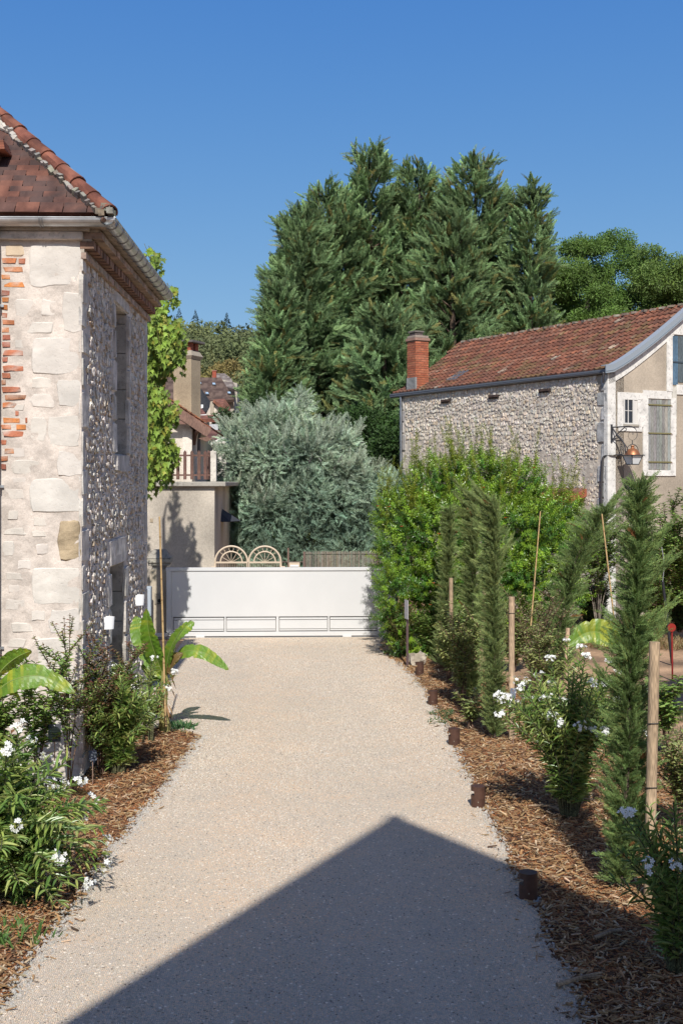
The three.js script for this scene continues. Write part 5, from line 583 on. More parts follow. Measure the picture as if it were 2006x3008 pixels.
// ---------------------------------------------------------------- foliage shapes
const plume = (() => { const b = new MB(), r = rnd(61); for (let k = 0; k < 46; k++) { const t = k / 46, o = V(Math.sin(t * 2) * 0.06, t, t * t * 0.10); for (let s = 0; s < 2; s++) { const a = (s ? Math.PI : 0) + r.s(0.9), d = V(Math.cos(a) * 0.75, 0.75 + r.s(0.2), Math.sin(a) * 0.45 + r.s(0.2)).normalize(), sd = V(-d.y, d.x, r.s(0.6)).normalize(); b.leaf(o, d, sd, (0.34 * (1 - t * 0.72)) * r.r(0.7, 1.15), 0.055, g3c(r.r(0.75, 1.2) * (0.8 + 0.35 * t)), 0.2, 0.15); } } return b.geo(); })();
function g3c(x) { return C(x, x, x); }
const feather = (() => { const b = new MB(), r = rnd(62); for (let k = 0; k < 30; k++) { const t = k / 30, o = V(0, t * 0.95, -t * t * 0.22); for (let s = 0; s < 2; s++) { const a = (s ? Math.PI : 0) + r.s(0.8), d = V(Math.cos(a) * 0.8, 0.65 + r.s(0.3), Math.sin(a) * 0.6 - 0.1).normalize(), sd = V(-d.y, d.x, r.s(0.7)).normalize(); b.leaf(o, d, sd, 0.24 * (1 - t * 0.6) * r.r(0.6, 1.2), 0.030, g3c(r.r(0.7, 1.3)), 0.2, 0.25); } } b.tube([V(0, -0.05, 0), V(0, 0.5, -0.05), V(0, 0.95, -0.2)], 0.010, 0.003, C(0.8, 0.7, 0.55), 3, 3); return b.geo(); })();
const spray = (() => { // fine scale-leaved spray of a young cypress: a twig with forked side sprays
  const b = new MB(), r = rnd(63); for (let k = 0; k < 26; k++) { const t = k / 26, o = V(Math.sin(t * 3) * 0.03, t, t * t * 0.12); for (let s = 0; s < 2; s++) { const a = (s ? Math.PI : 0) + r.s(1.0), d = V(Math.cos(a) * 0.62, 0.8, Math.sin(a) * 0.5).normalize(), L = 0.30 * (1 - t * 0.65) * r.r(0.6, 1.2), sd = V(-d.y, d.x, r.s(0.5)).normalize(), c = g3c(r.r(0.7, 1.25)); b.leaf(o, d, sd, L, 0.020, c, 0.2, 0.1); for (let j = 0; j < 2; j++) { const d2 = d.clone().multiplyScalar(0.8).add(V(r.s(0.5), 0.45, r.s(0.5))).normalize(); b.leaf(o.clone().addScaledVector(d, L * r.r(0.25, 0.6)), d2, V(-d2.y, d2.x, r.s(0.5)).normalize(), L * 0.5, 0.017, c, 0.2, 0.1); } } } b.tube([V(0, -0.06, 0), V(0.02, 0.5, 0.03), V(0.01, 0.98, 0.12)], 0.010, 0.004, C(1.2, 0.75, 0.55), 3, 3); return b.geo(); })();
const clump = (() => { const b = new MB(), r = rnd(64); for (let i = 0; i < 46; i++) { const d = unit(r), p = d.clone().multiplyScalar(r.r(0.35, 1)); const f = d.clone().add(V(0, -0.25, 0)).add(unit(r).multiplyScalar(0.8)).normalize(); b.leaf(p, f, unit(r).cross(f).normalize(), r.r(0.26, 0.42), r.r(0.13, 0.2), g3c(r.r(0.7, 1.25)), 0.25, 0.2); } return b.geo(); })();
const twig = (() => { const b = new MB(), r = rnd(65); b.tube([V(0, 0, 0), V(0.03, 0.5, 0.02), V(0, 1, 0.06)], 0.012, 0.004, C(1.3, 0.9, 0.6), 3, 3); for (let k = 0; k < 22; k++) { const t = 0.08 + 0.92 * k / 22, a = k * 2.4 + r.s(0.4), d = V(Math.cos(a) * 0.9, 0.6, Math.sin(a) * 0.9).normalize(); b.leaf(V(0, t, t * t * 0.06), d, V(-Math.sin(a), r.s(0.4), Math.cos(a)).normalize(), 0.24 * r.r(0.7, 1.2), 0.085, g3c(r.r(0.7, 1.35)), 0.22, 0.2); } return b.geo(); })();
const mapleLeaf = (() => { const P = [[0, 0], [0.16, 0.10], [0.42, 0.02], [0.30, 0.24], [0.52, 0.42], [0.24, 0.46], [0.16, 0.62], [0, 1.0], [-0.16, 0.62], [-0.24, 0.46], [-0.52, 0.42], [-0.30, 0.24], [-0.42, 0.02], [-0.16, 0.10]].map(([x, y]) => V(x, y, -0.25 * x * x - 0.15 * y * y)), c = V(0, 0.33, 0.02), b = new MB(); for (let i = 0; i < P.length; i++) b.tri(c, P[i], P[(i + 1) % P.length], WHITE); return b; })();

// ---------------------------------------------------------------- leylands: one crown of plumes each
function leyland(u, vtop, D, rad, seed, label, tilt = 0) {
  rad *= 1.08; const p = at(u, 1110, D).setY(0), h = (1110 - vtop) * D / F + H - 0.5, R = rnd(seed), t = thing('leyland_cypress', label, 'conifer', p, 0, 'leyland cypresses behind the barn');
  new MB().tube([V(0, 0, 0), V(0.1, h * 0.5, 0), V(tilt * h, h * 0.97, 0)], 0.34, 0.03, C(0.20, 0.14, 0.10), 7).build('trunk', MAT.bark, t);
  const im = new IM(), im2 = new IM(), lim = new MB();
  for (let k = 0; k < 190; k++) { const q = Math.pow((k + R()) / 190, 0.92), a = k * 2.39996 + R.s(0.5), lump = 0.74 + 0.42 * n3(Math.cos(a) * 1.7 + seed, q * 5.5, Math.sin(a) * 1.7), r = (rad * Math.pow(1 - q, 0.44) * sm(-0.15, 0.16, q) + 0.30) * lump * R.r(0.85, 1.15), y = q * h * 0.985;
    const out = V(Math.cos(a), 0, Math.sin(a)), rise = lerp(0.30, 1.5, q) + R.s(0.15), tip = V(tilt * y, y, 0).addScaledVector(out, r).add(V(0, r * rise * 0.55, 0)), root = V(tilt * y, y - 0.1, 0);
    if (k % 4 === 0 && r > 1) lim.tube([root, root.clone().lerp(tip, 0.8)], 0.05, 0.02, C(0.22, 0.15, 0.11), 4);
    const n = 9 + Math.floor(r * 13);
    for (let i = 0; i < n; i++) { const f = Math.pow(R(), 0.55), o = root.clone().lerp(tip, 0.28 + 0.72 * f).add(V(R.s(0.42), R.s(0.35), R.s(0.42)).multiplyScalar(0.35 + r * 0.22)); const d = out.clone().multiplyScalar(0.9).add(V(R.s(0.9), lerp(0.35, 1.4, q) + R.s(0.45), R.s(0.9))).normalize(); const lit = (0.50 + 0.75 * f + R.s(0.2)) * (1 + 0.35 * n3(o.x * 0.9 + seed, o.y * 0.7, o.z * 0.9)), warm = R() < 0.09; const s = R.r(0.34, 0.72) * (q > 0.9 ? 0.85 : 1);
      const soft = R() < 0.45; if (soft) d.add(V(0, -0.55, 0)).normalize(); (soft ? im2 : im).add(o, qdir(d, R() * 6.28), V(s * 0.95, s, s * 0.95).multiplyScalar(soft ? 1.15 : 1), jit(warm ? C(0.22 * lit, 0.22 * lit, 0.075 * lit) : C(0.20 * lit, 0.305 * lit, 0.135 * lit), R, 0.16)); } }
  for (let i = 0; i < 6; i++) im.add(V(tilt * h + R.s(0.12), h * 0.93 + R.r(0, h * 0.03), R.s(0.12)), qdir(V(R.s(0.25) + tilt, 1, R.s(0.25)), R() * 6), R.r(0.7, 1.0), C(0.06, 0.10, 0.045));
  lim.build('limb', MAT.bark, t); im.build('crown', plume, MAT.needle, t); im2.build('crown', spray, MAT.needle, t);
}
leyland(646, 640, 52, 1.5, 11, 'lowest young conifer at the left foot of the dark conifer row');
leyland(698, 500, 54, 2.4, 12, 'second conifer from the left, a step taller than its lowest neighbour');
leyland(752, 408, 56, 3.0, 13, 'third conifer from the left with one narrow pointed top');
leyland(848, 322, 57, 3.1, 14, 'tallest conifer of the row, highest tip against the sky');
leyland(962, 366, 58, 2.9, 15, 'blunt topped conifer in the middle of the row behind the brick chimney');
leyland(1090, 345, 56, 2.9, 16, 'broad conifer right of the middle, second highest tip');
leyland(1150, 425, 58, 2.0, 18, 'conifer filling the gap left of the leaning last one');
leyland(1208, 396, 55, 1.45, 17, 'rightmost conifer with open ragged branches leaning right', 0.012);
leyland(700, 470, 55, 2.4, 20, 'conifer squeezed between the second and third tops of the row');
leyland(1035, 470, 54, 2.6, 21, 'lower conifer before the broad one right of the middle');
leyland(622, 770, 51, 0.9, 22, 'short conifer at the far left end of the row near the small skyline spruce');
leyland(905, 430, 58, 2.4, 23, 'conifer filling the notch between the tallest and the blunt topped one');
leyland(1025, 420, 59, 2.5, 24, 'conifer behind, showing between the blunt topped and the broad one');
leyland(800, 430, 58, 2.2, 25, 'conifer behind, showing between the third and the tallest one');
leyland(880, 700, 48, 2.5, 19, 'lower conifer in front of the row just above the silvery tree');
// ---------------------------------------------------------------- broadleaf crowns
function lobes(im, L, n, R, s0, s1, colFn, upk = 0.3, shell = 0.55) { const w = L.map((l) => l[3] * l[4]), tot = w.reduce((a, b) => a + b, 0); for (let i = 0; i < n; i++) { let q = R() * tot, k = 0; while ((q -= w[k]) > 0 && k < L.length - 1) k++; const [x, y, z, rx, ry, rz = rx] = L[k], d = unit(R); if (d.y < -0.75) continue; const f = lerp(shell, 1.0, Math.sqrt(R())) * (1 + 0.22 * n3(d.x * 2.6 + k * 7, d.y * 2.6, d.z * 2.6)); const p = V(x + d.x * rx * f, y + d.y * ry * f, z + d.z * rz * f), dir = d.clone().add(V(R.s(0.6), upk + R.s(0.4), R.s(0.6))); im.add(p, qdir(dir, R() * 6.28), R.r(s0, s1), colFn(f, d, p)); } }
function broadTree(u, vtop, D, w, seed, label, cat, base) { const p = at(u, 1110, D).setY(0), h = (1110 - vtop) * D / F + H, R = rnd(seed), t = thing('broadleaf_tree', label, cat, p); new MB().tube([V(0, 0, 0), V(0.2, h * 0.4, 0), V(0, h * 0.75, 0.2)], 0.35, 0.1, C(0.16, 0.13, 0.1), 7).tube([V(0.15, h * 0.35, 0), V(w * 0.4, h * 0.7, 0)], 0.16, 0.05, C(0.16, 0.13, 0.1), 6).tube([V(0.15, h * 0.3, 0), V(-w * 0.4, h * 0.66, 0.3)], 0.16, 0.05, C(0.16, 0.13, 0.1), 6).build('trunk', MAT.bark, t);
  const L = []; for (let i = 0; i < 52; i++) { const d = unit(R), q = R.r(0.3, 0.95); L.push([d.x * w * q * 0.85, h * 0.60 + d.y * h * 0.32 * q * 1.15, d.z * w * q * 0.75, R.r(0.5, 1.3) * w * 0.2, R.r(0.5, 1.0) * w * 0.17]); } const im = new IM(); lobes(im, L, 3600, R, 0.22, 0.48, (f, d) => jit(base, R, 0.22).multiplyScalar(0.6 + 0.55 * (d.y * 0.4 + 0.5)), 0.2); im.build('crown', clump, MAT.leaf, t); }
broadTree(1345, 488, 62, 3.6, 31, 'rounded leafy green tree rising next to the rightmost conifer', 'tree', C(0.14, 0.24, 0.045));
broadTree(1440, 455, 66, 4.2, 32, 'highest of the leafy green trees over the barn ridge', 'tree', C(0.125, 0.225, 0.04));
broadTree(1560, 470, 62, 4.0, 33, 'leafy green tree cut by the right edge over the barn ridge', 'tree', C(0.15, 0.24, 0.05));
broadTree(1280, 590, 64, 2.6, 34, 'darker leafy tree low between the conifers and the barn ridge', 'tree', C(0.08, 0.15, 0.03));
broadTree(905, 900, 44, 2.6, 36, 'dark green tree in shade between the silvery tree and the barn', 'tree', C(0.045, 0.10, 0.02));
broadTree(560, 905, 44, 1.6, 35, 'small dark green tree left of the conifers behind the silvery tree', 'tree', C(0.045, 0.085, 0.025));
{ // silver wattle
  const D = 38, p = at(690, 1110, D).setY(0), R = rnd(41), k = D / F, t = thing('silver_wattle', 'broad silvery grey green wattle tree beyond the white gate', 'tree', p), X = (u) => (u - 690) * k, Y = (v) => (1110 - v) * k + H;
  const tb = new MB().tube([V(0, 0, 0), V(0.1, 1.2, 0), V(-0.1, 2.6, 0)], 0.16, 0.08, C(0.25, 0.24, 0.21), 7); for (let i = 0; i < 14; i++) { const a = i * 2.4; tb.tube([V(0, 1.2 + i * 0.1, 0), V(Math.cos(a) * 1.2, 3 + i * 0.12, Math.sin(a)), V(Math.cos(a) * 2.0, 4.2 + R.s(0.5), Math.sin(a) * 1.5)], 0.06, 0.015, C(0.36, 0.36, 0.33), 5); } tb.build('trunk', MAT.bark, t);
  const L = [[548, 1010, 34, 40, 0.3], [600, 985, 46, 38, 0], [670, 968, 50, 38, -0.2], [735, 995, 48, 38, 0.1], [790, 1030, 44, 36, 0.3], [545, 1070, 52, 50, 0.5], [620, 1050, 62, 55, 0.9], [700, 1050, 65, 58, 1.1], [780, 1080, 60, 50, 0.9], [840, 1105, 45, 40, 0.3], [545, 1160, 50, 48, 0.8], [610, 1165, 62, 50, 1.4], [690, 1160, 66, 55, 1.5], [765, 1170, 60, 50, 1.4], [835, 1180, 50, 50, 0.7], [550, 1245, 48, 40, 0.9], [625, 1255, 60, 40, 1.5], [710, 1250, 62, 42, 1.6], [790, 1250, 58, 42, 1.3], [855, 1250, 40, 40, 0.8], [640, 1020, 110, 80, -1], [760, 1120, 110, 100, -1], [600, 1150, 90, 100, -1], [680, 930, 24, 26, -0.2], [690, 1290, 190, 40, 0.4], [885, 1115, 45, 40, 0.6], [900, 1180, 40, 60, 0.6]].map(([u, v, rx, ry, z]) => [X(u) + R.s(0.15), Y(v) + R.s(0.2), z * 0.6, rx * k * R.r(0.9, 1.1), ry * k * R.r(0.85, 1.2)]);
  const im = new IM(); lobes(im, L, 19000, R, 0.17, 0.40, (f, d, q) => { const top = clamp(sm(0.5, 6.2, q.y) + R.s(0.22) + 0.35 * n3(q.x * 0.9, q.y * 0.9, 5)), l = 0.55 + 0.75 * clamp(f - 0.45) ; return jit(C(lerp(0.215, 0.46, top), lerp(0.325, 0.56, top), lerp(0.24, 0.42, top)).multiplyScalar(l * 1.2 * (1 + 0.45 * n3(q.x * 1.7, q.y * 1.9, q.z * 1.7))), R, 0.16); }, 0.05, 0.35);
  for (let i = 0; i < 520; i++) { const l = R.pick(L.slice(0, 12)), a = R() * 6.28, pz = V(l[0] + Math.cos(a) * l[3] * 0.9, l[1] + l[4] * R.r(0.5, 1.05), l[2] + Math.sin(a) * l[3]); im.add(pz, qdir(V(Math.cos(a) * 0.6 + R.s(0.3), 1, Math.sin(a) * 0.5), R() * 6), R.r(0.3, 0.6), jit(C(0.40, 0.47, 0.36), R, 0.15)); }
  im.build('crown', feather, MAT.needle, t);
}
{ // maple behind the house corner, hanging in swags
  const D = 24.6, p = at(318, 1110, D).setY(0), R = rnd(43), k = D / F, t = thing('maple_tree', 'bright yellow green maple with hanging leaves behind the house corner', 'tree', p), X = (u) => (u - 318) * k, Y = (v) => (1110 - v) * k + H;
  const tb = new MB().tube([V(0, 0, 0), V(0.1, 3, 0), V(0.05, 7.4, 0)], 0.12, 0.04, C(0.2, 0.16, 0.12), 7); for (const [u, v] of [[350, 600], [392, 700], [395, 830], [380, 930], [385, 1040], [405, 770]]) tb.tube([V(0.05, Y(v) - 0.4, 0), V(X(u) * 0.6, Y(v) + 0.1, 0.05), V(X(u), Y(v), 0.1)], 0.03, 0.008, C(0.2, 0.16, 0.12), 5); tb.build('trunk', MAT.bark, t);
  // hanging shoots: from a point on the rim of the crown, leaves alternate down the shoot
  const im = new IM(), qe = new THREE.Quaternion(), ee = new THREE.Euler(), leafAt = (p, s, c) => im.add(p, qe.setFromEuler(ee.set(Math.PI + R.s(0.45), R.s(1.0), R.s(0.5))), s, jit(c, R, 0.2));
  const shoots = (u, v, rx, ry, n, len) => { for (let i = 0; i < n; i++) { const a = R() * 6.283, f = Math.sqrt(R()), x = X(u) + Math.cos(a) * rx * k * f, z = Math.sin(a) * 0.75 * f, y = Y(v) + R.s(ry * k); const l = len * R.r(0.5, 1.15), m = Math.round(l / 0.043); tb2.tube([V(x - 0.08, y + 0.08, z - 0.05), V(x, y - l * 0.4, z), V(x + R.s(0.08), y - l, z + 0.03)], 0.005, 0.003, C(0.22, 0.2, 0.06), 3, 4); const shade = 0.55 + 0.6 * clamp(0.5 + z) * R.r(0.6, 1.2); for (let j = 0; j < m; j++) leafAt(V(x + R.s(0.10), y - l * (j / m) + R.s(0.03), z + R.s(0.10)), R.r(0.075, 0.155), (R() < 0.12 ? C(0.32, 0.33, 0.05) : C(0.22, 0.325, 0.05)).multiplyScalar(shade * R.r(0.7, 1.15))); } }; const tb2 = new MB();
  for (const [u, v, rx, ry, n, l] of [[352, 580, 8, 8, 7, 0.35], [394, 660, 7, 8, 6, 0.38], [350, 660, 10, 20, 10, 0.4], [362, 715, 26, 22, 34, 0.55], [398, 755, 18, 20, 26, 0.5], [368, 790, 30, 22, 34, 0.55], [406, 795, 10, 14, 9, 0.42], [350, 850, 20, 22, 22, 0.5], [362, 905, 20, 22, 28, 0.55], [385, 935, 14, 18, 16, 0.45], [358, 970, 26, 22, 34, 0.55], [388, 1022, 14, 14, 14, 0.42], [358, 1035, 24, 22, 30, 0.5], [376, 1068, 12, 12, 12, 0.38], [348, 1085, 12, 14, 10, 0.35]]) shoots(u, v, rx, ry, n, l);
  for (let i = 0; i < 90; i++) { const d = unit(R); shoots(318 - 130 + d.x * 120, 860 + d.y * 190, 10, 10, 1, 0.6); }
  tb2.build('shoots', MAT.bark, t); const mg = mapleLeaf.geo(); mg.translate(0, 0, 0);
  im.build('crown', mg, MAT.leaf, t);
}
{ // pomegranate bush
  const D = 25.9, p = at(1080, 1110, D).setY(0), R = rnd(47), k = D / F, t = thing('pomegranate_bush', 'big glossy green pomegranate bush with a few orange flowers right of the gate', 'bush', p), X = (u) => (u - 1080) * k, Y = (v) => (1110 - v) * k + H;
  const tb = new MB(); for (let i = 0; i < 16; i++) { const a = i * 2.4, x = Math.cos(a) * 0.3, z = Math.sin(a) * 0.3; tb.tube([V(x, 0, z), V(x * 2, 1.3, z * 2), V(Math.cos(a) * 1.5, 2.8 + R.s(0.5), Math.sin(a) * 1.0)], 0.045, 0.012, C(0.22, 0.18, 0.14), 5); } tb.build('stems', MAT.bark, t);
  const L = [[935, 1190, 70, 60, 0.1], [1010, 1120, 80, 62, -0.2], [1095, 1100, 78, 55, -0.3], [1175, 1120, 75, 55, -0.3], [1250, 1180, 80, 50, -0.3], [1310, 1215, 45, 50, -0.3], [925, 1270, 62, 60, 0.4], [1000, 1220, 85, 75, 0.6], [1090, 1200, 90, 75, 0.7], [1185, 1220, 85, 70, 0.6], [1265, 1270, 75, 65, 0.4], [935, 1350, 55, 50, 0.5], [1000, 1330, 75, 70, 0.9], [1090, 1320, 85, 75, 1.0], [1180, 1330, 80, 70, 0.9], [1255, 1350, 65, 60, 0.6], [885, 1340, 26, 50, 1.3], [880, 1400, 20, 34, 1.4], [960, 1420, 50, 40, 0.5], [1060, 1420, 90, 50, 0.8], [1180, 1420, 90, 50, 0.7], [920, 1440, 36, 34, 0.9], [930, 1485, 34, 24, 1.2], [905, 1455, 22, 30, 1.2]].map(([u, v, rx, ry, z]) => [X(u), Y(v), z, rx * k, ry * k]);
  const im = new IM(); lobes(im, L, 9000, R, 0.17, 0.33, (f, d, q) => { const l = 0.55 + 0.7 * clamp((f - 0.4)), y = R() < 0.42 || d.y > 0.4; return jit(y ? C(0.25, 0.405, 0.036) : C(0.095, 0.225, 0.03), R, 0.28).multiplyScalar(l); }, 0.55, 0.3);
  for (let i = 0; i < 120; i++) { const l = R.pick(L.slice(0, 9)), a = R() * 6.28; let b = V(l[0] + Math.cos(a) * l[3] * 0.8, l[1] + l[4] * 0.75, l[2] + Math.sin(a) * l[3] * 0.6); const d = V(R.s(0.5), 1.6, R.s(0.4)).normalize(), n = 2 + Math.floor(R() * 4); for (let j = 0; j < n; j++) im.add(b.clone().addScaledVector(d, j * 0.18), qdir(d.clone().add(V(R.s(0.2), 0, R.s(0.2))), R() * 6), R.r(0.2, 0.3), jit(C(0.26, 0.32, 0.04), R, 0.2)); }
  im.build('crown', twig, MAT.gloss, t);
  for (const [u, v] of [[867, 1163], [893, 1165], [922, 1210], [1007, 1227], [1070, 1150], [1128, 1247], [1160, 1190], [1275, 1390], [1110, 1120], [988, 1390], [995, 1340], [1225, 1075], [1340, 1180]]) { const q = at(u, v, D - 1.75).sub(p), b = new MB(), r = rnd(u); for (let i = 0; i < 6; i++) { const a = i * 1.05, d = V(Math.cos(a), 0.5, Math.sin(a)).normalize(); b.leaf(q, d, V(-Math.sin(a), 0, Math.cos(a)), 0.045, 0.035, jit(C(0.75, 0.16, 0.03), r, 0.2)); } b.build('flower', MAT.petal, t); }
}
// ---------------------------------------------------------------- young staked cypresses
function cypress(name, label, base, hgt, rad, seed, o = {}) {
  const R = rnd(seed), t = thing('young_cypress', label, 'cypress', base, 0, 'young staked cypresses along the drive'), im = new IM(), lx = o.lean ?? 0, ax = (q) => V(lx * hgt * q + (o.bow ?? 0) * hgt * Math.pow(q, 3), hgt * q - (o.drop ?? 0) * Math.pow(q, 4) * hgt, 0.02 * Math.sin(q * 9));
  new MB().tube([0, 0.25, 0.5, 0.75, 1].map(ax), 0.028, 0.006, C(0.17, 0.12, 0.09), 6).build('trunk', MAT.bark, t);
  const n = o.n ?? 800, wind = o.wind ?? 0;
  for (let i = 0; i < n; i++) { const q = 0.025 + 0.975 * Math.pow((i + R()) / n, 1.0), a = R() * 6.283, w = (o.prof ? o.prof(q) : Math.pow(Math.sin(Math.min(1, q * 1.05 + 0.10) * Math.PI * 0.94), 0.55)) * (0.86 + 0.75 * n3(q * 12 + seed, Math.cos(a) * 1.5, Math.sin(a) * 1.5)), rr = rad * w, f = Math.pow(R(), 0.6), out = V(Math.cos(a), 0, Math.sin(a));
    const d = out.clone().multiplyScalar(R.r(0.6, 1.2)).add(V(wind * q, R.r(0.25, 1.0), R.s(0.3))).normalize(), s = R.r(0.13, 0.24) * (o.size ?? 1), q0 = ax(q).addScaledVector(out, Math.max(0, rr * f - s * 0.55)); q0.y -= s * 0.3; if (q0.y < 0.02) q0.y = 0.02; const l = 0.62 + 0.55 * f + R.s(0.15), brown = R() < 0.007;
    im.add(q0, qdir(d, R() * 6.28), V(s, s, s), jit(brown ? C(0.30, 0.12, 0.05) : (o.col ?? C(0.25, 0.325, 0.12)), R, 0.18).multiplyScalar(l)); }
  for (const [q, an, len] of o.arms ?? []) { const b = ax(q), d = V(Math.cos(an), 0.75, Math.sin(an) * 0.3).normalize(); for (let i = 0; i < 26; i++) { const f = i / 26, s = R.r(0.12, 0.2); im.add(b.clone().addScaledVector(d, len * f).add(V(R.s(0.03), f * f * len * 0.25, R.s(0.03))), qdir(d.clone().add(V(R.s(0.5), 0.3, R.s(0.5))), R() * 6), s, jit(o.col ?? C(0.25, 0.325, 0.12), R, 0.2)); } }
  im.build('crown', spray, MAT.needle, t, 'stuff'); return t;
}
function stakeAt(label, u0, v0, u1, v1, dia, tieV = []) { // base pixel, top pixel
  const b = gnd(u0, v0), top = at(u1, v1, -b.z + 0.03), R = rnd(u0 * 7 + v0), t = thing('tree_stake', label, 'stake', b, 0, 'round wooden tree stakes'), tp = top.sub(b), c = jit(C(0.56, 0.40, 0.25), R, 0.08);
  new MB().tube([V(0, -0.1, 0), tp], dia / 2, dia / 2, c, 14, 6).build('pole', MAT.wood, t);
  for (const f of tieV) new MB().tube(Array.from({ length: 13 }, (_, i) => tp.clone().multiplyScalar(f).add(V(Math.cos(i / 12 * 6.283) * (dia / 2 + 0.004), Math.sin(i / 12 * 6.283) * 0.01, Math.sin(i / 12 * 6.283) * (dia / 2 + 0.004)))), 0.005, 0.005, C(0.05, 0.045, 0.04), 5, 24).build('tie', MAT.iron, t);
}
function cane(label, u0, v0, u1, v1, D, dia = 0.028) { const b = at(u0, v0, D), tp = at(u1, v1, D), t = thing('bamboo_cane', label, 'cane', b), d = tp.sub(b), n = Math.round(d.length() / 0.28), c = C(0.62, 0.42, 0.20); new MB().tube([V(0, 0, 0), d], dia / 2 * 1.1, dia / 2 * 0.8, c, 8, 4).build('culm', MAT.fine, t); const nb = new MB(); for (let i = 1; i < n; i++) { const p = d.clone().multiplyScalar(i / n), e = d.clone().multiplyScalar(i / n + 0.006); nb.tube([p, e], dia * 0.58, dia * 0.58, C(0.42, 0.26, 0.11), 8, 1); } nb.build('node_rings', MAT.fine, t); }
cypress('a', 'tallest young cypress, nearest of the row, right of the white oleander', gnd(1425, 2035), 3.42, 0.225, 71, { n: 1900, lean: 0.048, size: 0.95, arms: [[0.72, 0.25, 0.34], [0.60, 0.1, 0.4], [0.56, 0.35, 0.36], [0.45, 2.9, 0.3], [0.80, 0.5, 0.3]], prof: (q) => (0.55 + 0.45 * Math.sin(Math.min(1, q * 1.6 + 0.2) * 2.6)) * (q > 0.80 ? lerp(1, 0.30, (q - 0.80) / 0.20) * 0.85 : 1) + 0.12 * sm(0.4, 0.6, q) * sm(0.8, 0.65, q), col: C(0.215, 0.315, 0.105) });
cypress('b', 'young cypress with wind bent tip in the middle, left of the bare topped stake', gnd(1135, 1692), 3.18, 0.25, 72, { n: 1500, wind: -0.7, arms: [[0.97, 2.9, 0.3], [0.93, 2.8, 0.3], [0.88, 2.9, 0.28], [0.82, 3.0, 0.25], [0.75, 0.2, 0.25]], lean: -0.004, prof: (q) => 0.62 + 0.38 * sm(0.35, 0.75, q) - 0.45 * sm(0.9, 1, q) });
cypress('c', 'young cypress with drooping feathery tip close behind the middle one', gnd(1082, 1605), 3.25, 0.265, 73, { n: 1350, wind: -0.8, arms: [[0.96, 2.9, 0.35], [0.9, 2.8, 0.35], [0.85, 3.0, 0.3]], lean: 0.012, prof: (q) => 0.62 + 0.42 * sm(0.35, 0.75, q) - 0.45 * sm(0.88, 1, q) });
cypress('d', 'slim young cypress farthest along the row near the pomegranate', gnd(1022, 1532), 2.95, 0.235, 74, { n: 1200, wind: -0.3, lean: 0.028, prof: (q) => 1.0 - 0.55 * sm(0.45, 1, q) });
cypress('e', 'young cypress leaning and arching to the right beside the long cane', gnd(1272, 1548), 3.15, 0.42, 75, { n: 1700, wind: -0.15, lean: 0.10, bow: 0.20, drop: 0.05, arms: [[0.98, -0.3, 0.35], [0.95, -0.4, 0.45], [0.9, -0.2, 0.5], [0.85, 0, 0.5]], prof: (q) => 0.85 - 0.2 * sm(0.8, 1, q) + 0.2 * sm(0.3, 0.6, q), col: C(0.215, 0.31, 0.11) });
stakeAt('nearest thick stake standing right of the tallest young cypress', 1488, 2062, 1502, 1474, 0.088, [0.43, 0.68]);
stakeAt('bare topped stake with a plant label right of the middle cypress', 1174, 1696, 1174, 1370, 0.082, [0.88]);
stakeAt('stake half hidden between the two middle young cypresses', 1096, 1600, 1113, 1346, 0.075, [0.8]);
stakeAt('thin stake in the foliage of the farthest young cypress', 1036, 1548, 1035, 1327, 0.07);
stakeAt('short stake beside the leaning cypress and the yellow banana leaf', 1297, 1560, 1303, 1442, 0.075, [0.7]);
cane('long cane standing in the banana plant before the white gate', 381, 1668, 367, 1186, 17.25, 0.030);
cane('cane leaning right over the small banana in front of the pomegranate', 1217, 1450, 1240, 1174, 22, 0.026);
cane('long cane leaning left in front of the barn corner', 1418, 1500, 1381, 1180, 20, 0.028);
// ---------------------------------------------------------------- oleanders
const lance = (() => { const mk = (cv) => { const b = new MB(), n = 5, W = [0.12, 0.75, 1, 0.85, 0.5, 0]; const p = (i, s) => { const t = i / n; return V(s * W[i] * 0.5, t, -cv * t * t + (s ? 0.10 * W[i] : 0)); }; for (let i = 0; i < n; i++) for (const s of [-1, 1]) { const a = p(i, 0), c = p(i + 1, 0), d = p(i, s), e = p(i + 1, s); if (s > 0) { b.tri(a, d, e).tri(a, e, c); } else { b.tri(a, e, d).tri(a, c, e); } } b.box(-0.03, 0.02, -0.004, 0.03, 0.9, 0.004, C(1.8, 1.6, 1.3)); return b.geo(); }; return [mk(0.06), mk(0.22), mk(-0.05)]; })();
const OLEAVES = [C(0.135, 0.24, 0.058), C(0.19, 0.30, 0.07), C(0.29, 0.38, 0.10), C(0.40, 0.45, 0.15)].map((c) => { const m = MAT.gloss.clone(); m.color = c; return m; });
const flowerG = (() => { const b = new MB(); for (let i = 0; i < 5; i++) { const a = i * 1.2566, d = V(Math.cos(a), 0.22, Math.sin(a)).normalize(), s = V(-Math.sin(a), 0.15, Math.cos(a)).normalize(), m = d.clone().multiplyScalar(0.62), t = d.clone(), l = m.clone().addScaledVector(s, 0.34), r = m.clone().addScaledVector(s, -0.30), o = V(0, 0, 0); b.tri(o, t, l).tri(o, r, t); } b.tube([V(0, -0.5, 0), V(0, 0, 0)], 0.06, 0.14, C(0.8, 0.8, 0.45), 5, 1); return b.geo(); })();
